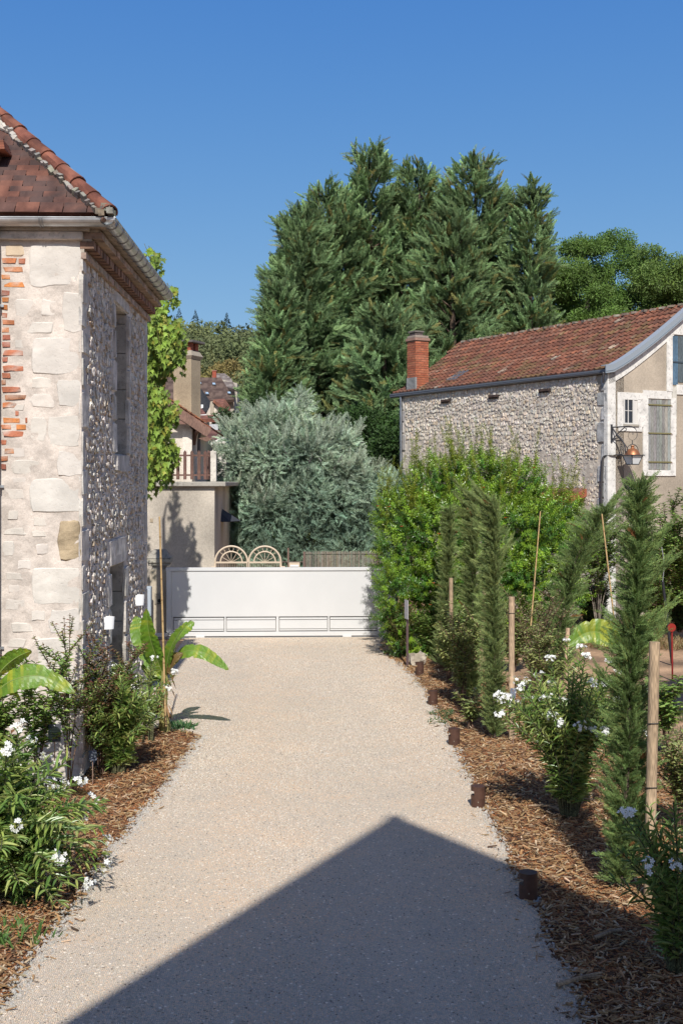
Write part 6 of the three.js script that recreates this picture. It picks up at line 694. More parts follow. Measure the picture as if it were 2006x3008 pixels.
function oleander(label, base, o) {
  const R = rnd(o.seed), t = thing('oleander', label, 'oleander', base), st = new MB(), fol = new MB(); let parts = 0; const cand = [];
  for (let i = 0; i < o.stems; i++) {
    const a = R() * 6.283, sp = o.spread * Math.sqrt(R()), h = o.h * R.r(0.55, 1.05), tip = V(Math.cos(a) * sp + (o.dx ?? 0) * h, h * (1 - 0.3 * (sp / (o.spread || 1))) - (o.arch ?? 0) * sp * sp, Math.sin(a) * sp * (o.sz ?? 1) + (o.dz ?? 0) * h), mid = V(tip.x * 0.35, tip.y * 0.62 + (o.arch ? 0.18 * sp : 0), tip.z * 0.35), root = V(Math.cos(a) * 0.08, 0, Math.sin(a) * 0.08), cu = new THREE.CatmullRomCurve3([root, mid, tip]);
    st.tube([root, mid, tip], 0.010, 0.004, C(0.20, 0.20, 0.09), 5, 8);
    const L = cu.getLength(), n = Math.round((L * (1 - o.bare)) / o.gap);
    for (let k = 0; k < n; k++) { const q = o.bare + (1 - o.bare) * (k / n), p = cu.getPoint(q), T = cu.getTangent(q); for (let j = 0; j < 3; j++) { const an = j * 2.094 + k * 1.05 + R.s(0.3), sideV = V(Math.cos(an), 0, Math.sin(an)); sideV.addScaledVector(T, -sideV.dot(T)).normalize(); const d = T.clone().multiplyScalar(lerp(0.35, 0.95, q) * R.r(0.7, 1.2)).add(sideV).add(V(0, R.s(0.15) - (o.hang ?? 0), 0)).normalize(), x = d.clone().cross(V(R.s(0.25), 1, R.s(0.25))).normalize(), z = x.clone().cross(d).normalize(), len = o.leaf * R.r(0.65, 1.15) * (k > n - 3 ? 0.7 : 1); const m = basis(p, x, d, z).scale(V(len * o.wid * R.r(0.85, 1.15), len, len)); cand.push([m, R() < 0.2 ? 3 : R() < 0.35 ? 2 : R() < 0.6 ? 1 : 0, R.pick(lance), p.z + p.y * 0.6 + R.s(0.25)]); } }
    if (R() < 2 && (i * o.flower) % 1 < o.flower) { const fs = o.fs ?? 1, cl = new MB(), c = cu.getPoint(1), T = cu.getTangent(1), nf = 7 + Math.floor(R() * 9 * fs); for (let k = 0; k < nf; k++) { const d = T.clone().add(unit(R).multiplyScalar(0.9)).normalize(), p = c.clone().addScaledVector(d, R.r(0.03, 0.085) * fs); cl.tube([c, p], 0.003, 0.002, C(0.35, 0.36, 0.10), 3, 1); cl.add(flowerG, new THREE.Matrix4().compose(p, qdir(d.clone().add(V(R.s(0.5), R.s(0.4) + 0.1, R.s(0.5) + 0.35)), R() * 6), V(1, 1, 1).multiplyScalar(R.r(0.018, 0.026) * fs)), jit(C(0.86, 0.86, 0.82), R, 0.03)); } cl.build('flower_cluster', MAT.petal, t); }
  }
  cand.sort((a, b) => b[3] - a[3]); cand.forEach(([m, ci, g], i) => { if (i < o.parts) { const q = new THREE.Mesh(g, OLEAVES[ci]); m.decompose(q.position, q.quaternion, q.scale); finish(q, 'leaf', t); } else fol.add(g, m, jit(OLEAVES[ci].color, R, 0.12)); });
  st.build('stems', MAT.bark, t); if (cand.length > o.parts) fol.build('foliage', MAT.gloss, t, 'stuff');
}
oleander('large white flowering oleander spilling over the bed at the left front', gnd(10, 2060), { seed: 81, stems: 95, h: 1.55, spread: 0.95, arch: 0.62, bare: 0.15, gap: 0.06, leaf: 0.17, wid: 0.17, flower: 0.52, fs: 1.12, parts: 300, hang: 0.05 });
oleander('bushy oleander with few white flowers against the house corner left of the banana', gnd(272, 1772), { seed: 82, stems: 85, h: 1.38, spread: 0.58, bare: 0.12, gap: 0.05, leaf: 0.145, wid: 0.16, flower: 0.05, parts: 220 });
oleander('slim oleander with white tips reaching across the banana stem', gnd(338, 1702), { seed: 86, stems: 9, h: 1.35, spread: 0.36, bare: 0.3, gap: 0.06, leaf: 0.13, wid: 0.14, flower: 0.5, parts: 60 });
oleander('white flowering oleander left of the tallest young cypress on the right bed', gnd(1305, 1872), { seed: 83, stems: 84, h: 1.78, spread: 0.76, bare: 0.14, gap: 0.06, leaf: 0.135, wid: 0.15, flower: 0.45, parts: 220 });
oleander('dark oleander in the shade at the lower right corner', gnd(1560, 2225), { seed: 84, stems: 40, h: 1.45, spread: 0.50, bare: 0.12, gap: 0.06, leaf: 0.14, wid: 0.15, flower: 0.12, parts: 220 });
oleander('small dark oleander behind the white flowers under the yellow banana leaf', gnd(1375, 1640), { seed: 85, stems: 12, h: 0.75, spread: 0.28, bare: 0.2, gap: 0.05, leaf: 0.14, wid: 0.15, flower: 0.0, parts: 40 });
// ---------------------------------------------------------------- leafy saplings
function sapling(name, label, cat, base, o) { const R = rnd(o.seed), t = thing(name, label, cat, base), st = new MB(), lf = new MB();
  const twigOut = (a, b, c, n, sz, q0) => { const cu = new THREE.CatmullRomCurve3([a, b, c]); st.tube([a, b, c], o.r ?? 0.008, 0.003, o.stem ?? C(0.30, 0.18, 0.12), 4, 6); for (let k = 0; k < n; k++) { const q = lerp(q0, 1, k / n), p = cu.getPoint(q), T = cu.getTangent(q); for (const s of [-1, 1]) { const an = k * 1.3 + (s > 0 ? Math.PI : 0), e = V(Math.cos(an), 0.25 + R.s(0.3) - (o.hang ?? 0), Math.sin(an)).addScaledVector(T, 0.35).normalize(), sd = e.clone().cross(V(R.s(0.4), 1, R.s(0.4))).normalize(); const red = o.red ? sm(o.red, 1.05, q + R.s(0.12)) : 0; lf.leaf(p, e, sd, sz * R.r(0.7, 1.2), sz * o.wid, jit(R.pick(o.cols).clone().lerp(C(0.20, 0.065, 0.04), red), R, 0.2), 0.18, 0.25); } } };
  for (let i = 0; i < o.stems; i++) { const a = R() * 6.28, sp = o.spread * R.r(0.3, 1), h = o.h * R.r(0.6, 1.04), root = V(R.s(0.05), 0, R.s(0.05)), tip = V(Math.cos(a) * sp, h, Math.sin(a) * sp), mid = V(tip.x * 0.3, h * 0.55, tip.z * 0.3); twigOut(root, mid, tip, o.n, o.leaf, o.bare); for (let j = 0; j < o.side; j++) { const q = R.r(o.bare, 0.9), cu = new THREE.CatmullRomCurve3([root, mid, tip]), p = cu.getPoint(q), an = R() * 6.28, l = o.sl * R.r(0.5, 1.1), d = V(Math.cos(an), R.r(0.4, 1.1), Math.sin(an)).normalize(); twigOut(p, p.clone().addScaledVector(d, l * 0.5).add(V(0, 0.01, 0)), p.clone().addScaledVector(d, l).add(V(0, 0.05, 0)), Math.round(o.n * 0.45), o.leaf, 0.15); } }
  st.build('stems', MAT.bark, t); lf.build('foliage', MAT.leaf, t, 'stuff'); return t; }
const GRN = [C(0.18, 0.29, 0.06), C(0.25, 0.34, 0.075), C(0.13, 0.225, 0.05)], OLV = [C(0.28, 0.32, 0.10), C(0.34, 0.36, 0.13), C(0.20, 0.26, 0.08)];
sapling('crape_myrtle', 'tall slim crape myrtle with red tips against the pale house front', 'shrub', gnd(158, 1832), { seed: 91, stems: 6, h: 1.9, spread: 0.42, n: 26, leaf: 0.052, wid: 0.55, side: 8, sl: 0.38, bare: 0.42, red: 0.72, cols: GRN });
sapling('crape_myrtle', 'leafy crape myrtle left of the slate plant label', 'shrub', gnd(88, 1850), { seed: 92, stems: 6, h: 1.62, spread: 0.38, n: 24, leaf: 0.078, wid: 0.6, side: 6, sl: 0.35, bare: 0.42, red: 1.0, cols: GRN });
sapling('crape_myrtle', 'crape myrtle cut by the left edge under the banana leaf', 'shrub', gnd(15, 1850), { seed: 93, stems: 7, h: 1.6, spread: 0.36, n: 26, leaf: 0.078, wid: 0.6, side: 7, sl: 0.3, bare: 0.36, red: 1.0, cols: GRN });
sapling('crape_myrtle', 'reddish crape myrtle at the house corner behind the bushy oleander', 'shrub', gnd(236, 1776), { seed: 94, stems: 9, h: 1.6, spread: 0.5, n: 34, leaf: 0.055, wid: 0.5, side: 13, sl: 0.36, bare: 0.18, red: 0.62, cols: [C(0.15, 0.21, 0.06), C(0.20, 0.21, 0.07), C(0.21, 0.14, 0.06)] });
sapling('leafy_sapling', 'yellowish sapling between the middle cypresses and the drive', 'shrub', gnd(1062, 1618), { seed: 95, stems: 9, h: 1.75, spread: 0.30, n: 26, leaf: 0.085, wid: 0.36, side: 7, sl: 0.4, bare: 0.2, cols: OLV, hang: 0.35 });
sapling('leafy_sapling', 'drooping pale leaved sapling at the foot of the farthest cypress', 'shrub', gnd(1030, 1568), { seed: 96, stems: 8, h: 1.45, spread: 0.42, n: 24, leaf: 0.10, wid: 0.42, side: 6, sl: 0.4, bare: 0.2, cols: OLV, hang: 0.4 });
sapling('leafy_sapling', 'sparse twiggy sapling with pale leaves behind the bare topped stake', 'shrub', gnd(1222, 1600), { seed: 97, stems: 13, h: 1.75, spread: 0.55, n: 16, leaf: 0.06, wid: 0.5, side: 6, sl: 0.4, bare: 0.2, cols: [C(0.26, 0.27, 0.11), C(0.20, 0.25, 0.08), C(0.30, 0.24, 0.14)] });
sapling('leafy_sapling', 'pale green sapling between the bare topped stake and the leaning cypress', 'shrub', gnd(1252, 1655), { seed: 110, stems: 12, h: 1.35, spread: 0.42, n: 18, leaf: 0.075, wid: 0.42, side: 6, sl: 0.35, bare: 0.15, cols: OLV });
sapling('leafy_sapling', 'yellowish low shrub under the leaning cane in front of the pomegranate', 'shrub', gnd(1180, 1540), { seed: 111, stems: 16, h: 1.25, spread: 0.6, n: 18, leaf: 0.085, wid: 0.42, side: 7, sl: 0.4, bare: 0.1, cols: OLV });
sapling('leafy_sapling', 'green leaved sapling just right of the nearest stake', 'shrub', gnd(1528, 1735), { seed: 98, stems: 7, h: 1.25, spread: 0.24, n: 18, leaf: 0.11, wid: 0.42, side: 4, sl: 0.3, bare: 0.35, cols: GRN, hang: 0.2 });
sapling('leafy_sapling', 'low yellow green plant among chips at the right edge behind the dark oleander', 'plant', gnd(1560, 1905), { seed: 99, stems: 16, h: 0.95, spread: 0.42, n: 16, leaf: 0.07, wid: 0.4, side: 4, sl: 0.2, bare: 0.35, cols: OLV });
sapling('leafy_sapling', 'low shoot with long pale leaves beside the second garden light', 'plant', gnd(1080, 1672), { seed: 100, stems: 6, h: 0.5, spread: 0.35, n: 12, leaf: 0.11, wid: 0.35, side: 2, sl: 0.2, bare: 0.3, cols: OLV, hang: 0.3 });
sapling('garden_shrub', 'bare stemmed shrub with white flowers behind the leaning cypress', 'shrub', gnd(1372, 1462), { seed: 103, stems: 16, h: 2.9, spread: 0.8, n: 26, leaf: 0.095, wid: 0.5, side: 8, sl: 0.5, bare: 0.45, cols: GRN, stem: C(0.40, 0.34, 0.27), r: 0.016 });
sapling('garden_shrub', 'tall arching green shrub at the right edge in front of the rendered gable', 'shrub', gnd(1590, 1478), { seed: 104, stems: 28, h: 3.2, spread: 1.1, n: 34, leaf: 0.10, wid: 0.5, side: 12, sl: 0.6, bare: 0.2, cols: [C(0.19, 0.30, 0.06), C(0.26, 0.36, 0.08), C(0.13, 0.22, 0.045)], r: 0.014 });
sapling('garden_shrub', 'green shrub between the tallest cypress and the right edge shrub', 'shrub', gnd(1500, 1476), { seed: 109, stems: 20, h: 2.5, spread: 0.9, n: 30, leaf: 0.095, wid: 0.5, side: 11, sl: 0.6, bare: 0.2, cols: GRN, r: 0.014 });
sapling('evergreen_shrub', 'low dark evergreen shrub at the foot of the white flowered shrub', 'shrub', gnd(1358, 1448), { seed: 105, stems: 26, h: 1.05, spread: 0.62, n: 24, leaf: 0.075, wid: 0.7, side: 8, sl: 0.4, bare: 0.1, cols: [C(0.06, 0.13, 0.035), C(0.085, 0.16, 0.04)] });
sapling('evergreen_shrub', 'low dark evergreen shrub behind the red disc at the right edge', 'shrub', gnd(1560, 1452), { seed: 106, stems: 26, h: 1.15, spread: 0.8, n: 24, leaf: 0.075, wid: 0.7, side: 8, sl: 0.4, bare: 0.1, cols: [C(0.06, 0.13, 0.035), C(0.085, 0.16, 0.04)] });
sapling('garden_shrub', 'yellow green shrub spilling onto the gravel left of the sign post', 'shrub', gnd(915, 1508), { seed: 107, stems: 22, h: 1.0, spread: 0.5, n: 22, leaf: 0.06, wid: 0.4, side: 7, sl: 0.35, bare: 0.1, cols: [C(0.14, 0.20, 0.03), C(0.20, 0.22, 0.04), C(0.08, 0.14, 0.025)] });
sapling('garden_shrub', 'dark leafed plant between the sign post and the farthest cypress', 'shrub', gnd(985, 1508), { seed: 108, stems: 22, h: 0.85, spread: 0.45, n: 22, leaf: 0.09, wid: 0.3, side: 6, sl: 0.35, bare: 0.1, cols: GRN, hang: 0.2 });
// ---------------------------------------------------------------- bananas
function bananaLeaf(t, name, pts, w, seed, o = {}) { const R = rnd(seed), cu = new THREE.CatmullRomCurve3(pts), n = 30, m = 4, b = new MB(), side0 = (o.side ?? V(0, 0, 1)), P = [];
  for (let i = 0; i <= n; i++) { const q = i / n, c = cu.getPoint(q), T = cu.getTangent(q), sd = side0.clone().addScaledVector(T, -side0.dot(T)).normalize(), up = sd.clone().cross(T).normalize(), ww = w * Math.pow(Math.sin(Math.PI * Math.min(1, Math.pow(q, 0.8) * 0.96 + 0.03)), 0.62), row = []; const tear = R() < 0.12 ? 0.80 : 1; for (let j = -m; j <= m; j++) { const f = j / m, rp = Math.sin(q * 70 + Math.abs(f) * 6) * 0.006 * Math.abs(f) + R.s(0.004) * Math.abs(f); row.push(c.clone().addScaledVector(sd, ww * f * (Math.abs(f) > 0.7 ? tear : 1)).addScaledVector(up, (o.vee ?? 0.35) * ww * Math.abs(f) * (1 - (o.sag ?? 0.6) * Math.abs(f)) + rp)); } P.push(row); }
  const col = (q, f) => { const s = n3(q * 22 + seed, 0.5 + f * 0.25, 2) * 0.7 + n3(q * 55 + seed, 0, 7) * 0.3, y = sm(0.0, 0.9, s + (o.yellow ?? 0)) * 0.85; return C(0.15, 0.28, 0.03).lerp(C(0.40, 0.43, 0.04), y).multiplyScalar(1 + 0.12 * n3(q * 60, 3, f)).lerp(C(0.23, 0.12, 0.05), o.dead ? 0.85 : (q > 0.965 || Math.abs(f) > 0.97 ? 0.35 : 0)); };
  for (let i = 0; i < n; i++) for (let j = 0; j < 2 * m; j++) { const a = P[i][j], c = P[i][j + 1], d = P[i + 1][j + 1], e = P[i + 1][j], k = col((i + 0.5) / n, (j + 0.5) / m - 1); b.tri(a, c, d, k).tri(a, d, e, k); }
  const lf = b.build(name, MAT.banana, t); new MB().tube(pts, w * 0.06, w * 0.015, o.dead ? C(0.3, 0.18, 0.09) : C(0.26, 0.34, 0.09), 6, 16).build('midrib', MAT.leaf, lf); return lf; }
function bananaStem(t, l, r, seed) { const R = rnd(seed); new MB().tube(l, (q) => lerp(r, r * 0.45, q) * (1 + 0.08 * Math.sin(q * 30)), r, C(0.40, 0.36, 0.12), 10, 12).build('stem', MAT.fine, t); const b = new MB(), cu = new THREE.CatmullRomCurve3(l); for (let i = 0; i < 26; i++) { const q = R.r(0.25, 0.86), p = cu.getPoint(q), a = R() * 6.28, o = V(Math.cos(a), 0, Math.sin(a)); b.leaf(p.clone().addScaledVector(o, r * 0.85), V(o.x * 0.35, -1, o.z * 0.35).normalize(), V(-o.z, 0, o.x), R.r(0.12, 0.3), R.r(0.03, 0.06), jit(C(0.36, 0.21, 0.10), R, 0.3), 0.3, -0.1); } b.build('dry_sheath', MAT.fine, t); }
{ const D = 17.2, p = gnd(380, 1678), t = thing('banana_plant', 'banana plant with one long drooping leaf at the end of the left bed', 'banana plant', p), q = (u, v, z = 0) => at(u, v, -p.z - z).sub(p);
  bananaStem(t, [q(381, 1682), q(374, 1620), q(378, 1570), q(378, 1530)], 0.085, 1);
  bananaLeaf(t, 'leaf', [q(376, 1552), q(356, 1500, 0.1), q(342, 1450, 0.2), q(337, 1398, 0.25)], 0.15, 2, { side: V(0.8, 0.25, 0.5) });
  bananaLeaf(t, 'leaf', [q(374, 1556), q(345, 1500, -0.15), q(322, 1450, -0.35), q(312, 1415, -0.5)], 0.17, 3, { side: V(0.6, 0.6, -0.5) });
  bananaLeaf(t, 'leaf', [q(380, 1550), q(392, 1490, 0.15), q(418, 1445, 0.25), q(441, 1424, 0.25)], 0.12, 4, { side: V(0.55, 0.35, 0.75) });
  bananaLeaf(t, 'leaf', [q(382, 1548), q(402, 1480, -0.1), q(428, 1440, -0.2), q(446, 1428, -0.25)], 0.12, 5, { side: V(0.3, 0.7, -0.6) });
  bananaLeaf(t, 'leaf', [q(384, 1545, 0.05), q(420, 1498, 0.15), q(462, 1496, 0.2), q(500, 1518, 0.2), q(525, 1538, 0.2)], 0.115, 6, { side: V(-0.1, -0.72, 0.7), yellow: 0.12, vee: -0.15 });
  const d1 = bananaLeaf(t, 'dry_leaf', [q(384, 1548, 0.1), q(402, 1512, 0.18), q(420, 1500, 0.2)], 0.08, 7, { side: V(0.2, -0.8, 0.5), dead: true }); d1.userData.label = 'brown folded leaf'; bananaLeaf(t, 'dry_leaf', [q(386, 1545, 0.1), q(396, 1545, 0.2), q(396, 1562, 0.22)], 0.05, 8, { side: V(0.6, 0.1, 0.5), dead: true });
  bananaLeaf(t, 'leaf', [q(372, 1560), q(345, 1540, -0.2), q(325, 1530, -0.35)], 0.1, 9, { side: V(0.1, 0.8, 0.4) }); }
{ const p = gnd(-34, 1905), t = thing('banana_plant', 'banana plant at the left edge with one leaf pointing right', 'banana plant', p), q = (u, v, z = 0) => at(u, v, -p.z - z).sub(p);
  bananaStem(t, [q(-34, 1907), q(-36, 1740), q(-30, 1610)], 0.08, 11); bananaLeaf(t, 'leaf', [q(-30, 1620), q(0, 1545), q(38, 1510), q(73, 1494)], 0.13, 12, { side: V(0.2, 0.75, 0.5), yellow: 0.1 }); bananaLeaf(t, 'leaf', [q(-30, 1610), q(30, 1562, 0.1), q(95, 1552, 0.1), q(173, 1590, 0.1)], 0.145, 13, { side: V(-0.1, -0.75, 0.6), yellow: 0.2, vee: -0.15 }); bananaLeaf(t, 'leaf', [q(-30, 1620), q(0, 1585), q(30, 1590), q(48, 1610)], 0.09, 14, { side: V(0.1, 0.7, 0.7) }); bananaLeaf(t, 'leaf', [q(-30, 1620), q(-60, 1520), q(-80, 1450)], 0.15, 15, {}); }
{ const p = gnd(1416, 1640), t = thing('banana_plant', 'banana plant behind the tallest cypress with a backlit yellow green leaf', 'banana plant', p), q = (u, v, z = 0) => at(u, v, -p.z - z).sub(p);
  bananaStem(t, [q(1418, 1642), q(1420, 1560), q(1425, 1490)], 0.07, 21); bananaLeaf(t, 'leaf', [q(1424, 1490), q(1398, 1460, 0.1), q(1350, 1452, 0.15), q(1300, 1482, 0.2)], 0.20, 22, { side: V(0.05, -0.95, 0.3), yellow: 0.45, vee: -0.5 }); bananaLeaf(t, 'leaf', [q(1425, 1500), q(1440, 1440), q(1450, 1400)], 0.12, 23, {}); }
{ const p = gnd(1205, 1500), t = thing('banana_plant', 'small banana with a torn leaf and dry leaves below the leaning cane', 'banana plant', p), q = (u, v, z = 0) => at(u, v, -p.z - z).sub(p);
  bananaStem(t, [q(1205, 1502), q(1206, 1450), q(1208, 1400)], 0.06, 31); bananaLeaf(t, 'leaf', [q(1207, 1410), q(1200, 1385), q(1180, 1372), q(1168, 1374)], 0.13, 32, { side: V(0.2, -0.8, 0.5) }); bananaLeaf(t, 'leaf', [q(1207, 1410), q(1213, 1380), q(1224, 1365)], 0.09, 33, { side: V(0.8, 0.2, 0.5) }); bananaLeaf(t, 'dry_leaf', [q(1205, 1410), q(1190, 1400), q(1180, 1440)], 0.07, 34, { dead: true }); bananaLeaf(t, 'dry_leaf', [q(1207, 1410), q(1215, 1410), q(1216, 1460)], 0.06, 35, { dead: true, yellow: 1 }); }
// ---------------------------------------------------------------- garden lights, signs, labels and other small things
{
  const rust = C(0.125, 0.062, 0.042), R0 = 0.076, Hh = 0.215, seg = 28, cut = [2.05, 4.25];       // the slot faces the drive
  const names = ['nearest garden light in the shade standing on a pale grey disc', 'second garden light from the front in full sun at the gravel edge', 'third garden light from the front beside the chips', 'fourth garden light from the front below the yellowish sapling', 'farthest garden light close to the sign post'];
  [[1212, 2062], [1097, 1851], [1042, 1710], [993, 1618], [963, 1548]].forEach(([u, v], i) => {
    const t = thing('garden_light', names[i], 'garden light', gnd(u, v), -0.25, 'low rust brown garden lights along the drive'), b = new MB(), r1 = R0 - 0.006, P = (a, y, r) => V(Math.cos(a) * r, y, Math.sin(a) * r);
    const wall = (y0, y1, a0, a1, n) => { for (let k = 0; k < n; k++) { const a = lerp(a0, a1, k / n), c = lerp(a0, a1, (k + 1) / n); b.quad(P(c, y0, R0), P(a, y0, R0), P(a, y1, R0), P(c, y1, R0), rust); b.quad(P(a, y0, r1), P(c, y0, r1), P(c, y1, r1), P(a, y1, r1), rust); } };
    wall(-0.03, 0.118, 0, 6.2832, seg); wall(0.118, 0.168, cut[1] - 6.2832, cut[0], 18); wall(0.168, Hh, 0, 6.2832, seg);
    const disc = (y, up) => { for (let k = 0; k < seg; k++) { const a = (k / seg) * 6.2832, c = ((k + 1) / seg) * 6.2832; if (up) b.tri(V(0, y, 0), P(c, y, R0), P(a, y, R0), rust); else b.tri(V(0, y, 0), P(a, y, R0), P(c, y, R0), rust); } }; disc(Hh, true); disc(0.168, false); disc(0.118, true);
    b.build('body', M({ ...VC, map: T.fine, roughness: 0.5, metalness: 0.25 }), t); new MB().add(new THREE.CylinderGeometry(0.028, 0.028, 0.012, 14), new THREE.Matrix4().makeTranslation(0.01, 0.162, 0), C(0.7, 0.68, 0.62)).build('lens', MAT.glass.clone(), t);
    new MB().add(new THREE.CylinderGeometry(0.006, 0.006, 0.006, 8).rotateX(Math.PI / 2), new THREE.Matrix4().makeTranslation(0.01, 0.06, R0), C(0.3, 0.26, 0.2)).build('screw', MAT.iron, t);
    if (i === 0) new MB().add(new THREE.CylinderGeometry(0.104, 0.108, 0.05, 28), new THREE.Matrix4().makeTranslation(0.006, -0.024, 0), C(0.40, 0.47, 0.52)).build('base_disc', MAT.fine, t);
  });
}
{ const p = gnd(935, 1530), t = thing('sign_post', 'flat dark brown metal post with a small grey plaque at the gravel edge', 'sign', p); new MB().box(-0.022, -0.1, -0.006, 0.022, 1.2, 0.006, C(0.095, 0.06, 0.06), 0.002).build('post', MAT.iron, t); const q = new MB().box(-0.006, 0.88, -0.10, 0.006, 1.235, 0.10, C(0.42, 0.41, 0.42), 0.003).build('plaque', MAT.paint, t); q.rotation.y = 0.22; q.position.x = -0.018; }
function slate(label, u, v, D, w, h, turn, tilt, c = C(0.085, 0.09, 0.105)) { const p = at(u, v, D), t = thing('plant_label', label, 'plant label', V(p.x, 0, p.z), turn); const b = new MB().box(-w / 2, -h / 2, -0.004, w / 2, h / 2, 0.004, c, 0.003).build('plate', MAT.fine, t); b.position.y = p.y; b.rotation.x = tilt; const l = new MB(); for (let i = 0; i < 5; i++) l.box(-w * 0.36, h * (0.22 - i * 0.13), 0.0041, w * (i === 4 ? 0.1 : 0.36), h * (0.22 - i * 0.13) + 0.004, 0.0046, C(0.30, 0.30, 0.32)); l.add(new THREE.CylinderGeometry(0.005, 0.005, 0.002, 8).rotateX(Math.PI / 2), new THREE.Matrix4().makeTranslation(0, h * 0.42, 0.005), C(0.7, 0.7, 0.7)); l.build('engraving', MAT.fine, b); new MB().tube([V(0, 0, -0.012), V(0, p.y + h * 0.3, -0.012)], 0.006, 0.006, C(0.3, 0.2, 0.15), 6).build('rod', MAT.iron, t); }
slate('dark grey slate label on a rod in front of the pale house wall', 126, 1683, 13.3, 0.13, 0.185, 0.05, -0.05);
slate('small bluish label among white flowers by the house corner', 214, 1735, 14.35, 0.085, 0.11, 0.3, -0.3, C(0.12, 0.14, 0.18));
slate('tilted blue grey label on the bare topped stake', 1177, 1592, 16.3, 0.075, 0.14, -0.3, -0.5, C(0.13, 0.15, 0.20));
{ const p = at(1541, 1441, 21.6), t = thing('red_disc_marker', 'round dark red disc on a short post near the right edge', 'marker', V(p.x, 0, p.z)); new MB().add(new THREE.CylinderGeometry(0.072, 0.072, 0.02, 26).rotateX(Math.PI / 2), new THREE.Matrix4().makeTranslation(0, p.y, 0), C(0.26, 0.018, 0.010)).build('disc', M({ ...VC, roughness: 0.4 }), t); new MB().tube([V(0.02, 0, -0.02), V(0.01, p.y, -0.02)], 0.016, 0.016, C(0.28, 0.02, 0.015), 8).build('post', MAT.iron, t); const b = at(1530, 1500, 23.5), t2 = thing('black_post', 'leaning thin black post behind the red disc', 'post', V(b.x, 0, b.z)); new MB().tube([V(0.1, 0, 0), V(-0.08, 1.55, 0)], 0.028, 0.028, C(0.02, 0.02, 0.024), 8).build('shaft', MAT.iron, t2); new MB().tube([V(-0.08, 1.55, 0), V(-0.06, 1.9, 0.02), V(-0.1, 2.2, 0)], 0.01, 0.01, C(0.25, 0.25, 0.25), 5).build('wire', MAT.iron, t2); }
{ const R = rnd(5), p = gnd(962, 1532); const t = new MB().add(stoneGeo(0.32, 0.24, 0.12, R, 6, 6, 0.5, 0.5), new THREE.Matrix4().makeTranslation(0, 0.1, 0), C(0.55, 0.47, 0.37)).add(stoneGeo(0.32, 0.24, 0.12, R, 6, 6, 0.5, 0.5), new THREE.Matrix4().makeTranslation(0, 0.1, 0).multiply(new THREE.Matrix4().makeRotationX(-1.57)), C(0.55, 0.47, 0.37)).build('boulder', MAT.stone); t.position.copy(p).add(V(0, 0, -0.3)); tag(t, 'beige boulder just behind the sign post foot', 'boulder'); }
{ const R = rnd(8); for (const [u, v, len, a, lb] of [[1255, 1862, 0.42, 2.5, 'forked piece of bare wood on the chips left of the tallest cypress'], [1330, 2255, 0.4, 0.5, 'long split stick on shaded chips near the gravel edge'], [1395, 2150, 0.3, 0.6, 'pale split stick on shaded chips below the dark oleander']]) { const t = thing('wood_stick', lb, 'stick', gnd(u, v), a); new MB().tube([V(-len / 2, 0.02, 0), V(0, 0.045, 0.03), V(len / 2, 0.025, 0)], 0.02, 0.009, C(0.42, 0.30, 0.19), 6).build('stem', MAT.wood, t); new MB().tube([V(0, 0.04, 0.03), V(len * 0.3, 0.05, 0.09)], 0.01, 0.005, C(0.36, 0.25, 0.15), 5).build('fork', MAT.wood, t); } }
const sp = (u, v, rx, rz) => { const p = gnd(u, v); return [p.x, p.z, rx, rz]; };
tufts('green_weeds', 'low green weeds at the end of the left bed', 'weeds', [sp(425, 1672, 0.28, 0.2), sp(400, 1668, 0.2, 0.2)], 60, 0.14, [C(0.05, 0.13, 0.05), C(0.08, 0.16, 0.05)], 401, 0.012, 1.2);
tufts('green_weeds', 'low green weeds on the gravel edge beside the third garden light', 'weeds', [sp(1008, 1655, 0.25, 0.25), sp(1012, 1638, 0.2, 0.2)], 70, 0.10, [C(0.06, 0.12, 0.04), C(0.09, 0.14, 0.05)], 402, 0.010, 1.3);
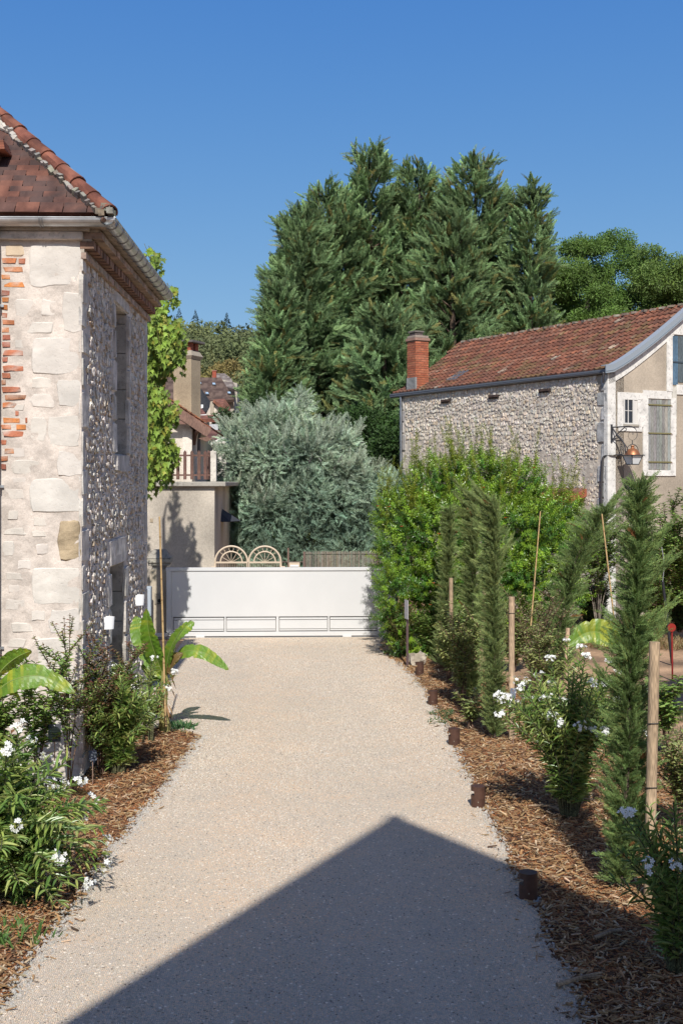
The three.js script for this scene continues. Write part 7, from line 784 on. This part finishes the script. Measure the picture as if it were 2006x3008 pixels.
tufts('green_weeds', 'sprouting weeds at the lower left corner of the bed', 'weeds', [sp(30, 2150, 0.35, 0.25), sp(70, 2060, 0.2, 0.2)], 50, 0.16, [C(0.07, 0.15, 0.03), C(0.10, 0.18, 0.04)], 403, 0.008, 0.9);
tufts('grass', 'thin green grass on the bare soil right of the nearest stake', 'grass', [sp(1545, 1690, 0.8, 1.0), sp(1600, 1660, 1.2, 1.6), sp(1540, 1640, 0.5, 0.5)], 700, 0.09, [C(0.07, 0.12, 0.04), C(0.12, 0.15, 0.06), C(0.22, 0.19, 0.10)], 404, 0.004, 0.9);
tufts('dry_grass', 'tan dry grass on the garden ground in front of the barn', 'grass', [sp(1380, 1438, 1.4, 1.4), sp(1450, 1436, 1.4, 1.4), sp(1560, 1430, 1.6, 1.6), sp(1300, 1440, 1.0, 1.0), sp(1480, 1480, 1.5, 0.8)], 2600, 0.24, [C(0.36, 0.25, 0.13), C(0.30, 0.20, 0.10), C(0.20, 0.18, 0.07)], 405, 0.006, 0.7);
tufts('fallen_leaves', 'small brown fallen leaves on the gravel by the pomegranate', 'leaves', [sp(890, 1490, 0.5, 0.5), sp(900, 1500, 0.35, 0.4), sp(925, 1520, 0.25, 0.4)], 90, 0.05, [C(0.33, 0.16, 0.07), C(0.42, 0.24, 0.11)], 406, 0.012, 3);
tufts('fallen_leaves', 'a few scattered brown leaves and bits lying along the drive', 'leaves', [[0.2, -14, 2.0, 6.5]], 26, 0.05, [C(0.28, 0.16, 0.08), C(0.20, 0.13, 0.08)], 407, 0.010, 4);
{ // tree just out of frame on the right whose shade falls on the bare soil
  const R = rnd(500), t = thing('garden_tree', 'broad garden tree outside the right edge shading the bare soil', 'tree', V(7.3, 0, -15.6)), im = new IM(); new MB().tube([V(0, 0, 0), V(0.1, 1.6, 0), V(0, 3.6, 0)], 0.1, 0.04, C(0.2, 0.16, 0.12), 6).build('trunk', MAT.bark, t); lobes(im, [[0, 3.9, 0, 1.5, 1.3], [0.6, 4.6, -0.4, 1.0, 0.9], [-0.5, 3.4, 0.3, 0.9, 0.8]], 700, R, 0.22, 0.4, () => jit(C(0.07, 0.13, 0.03), R, 0.2)); im.build('crown', clump, MAT.leaf, t); }
renderer.render(scene, camera);
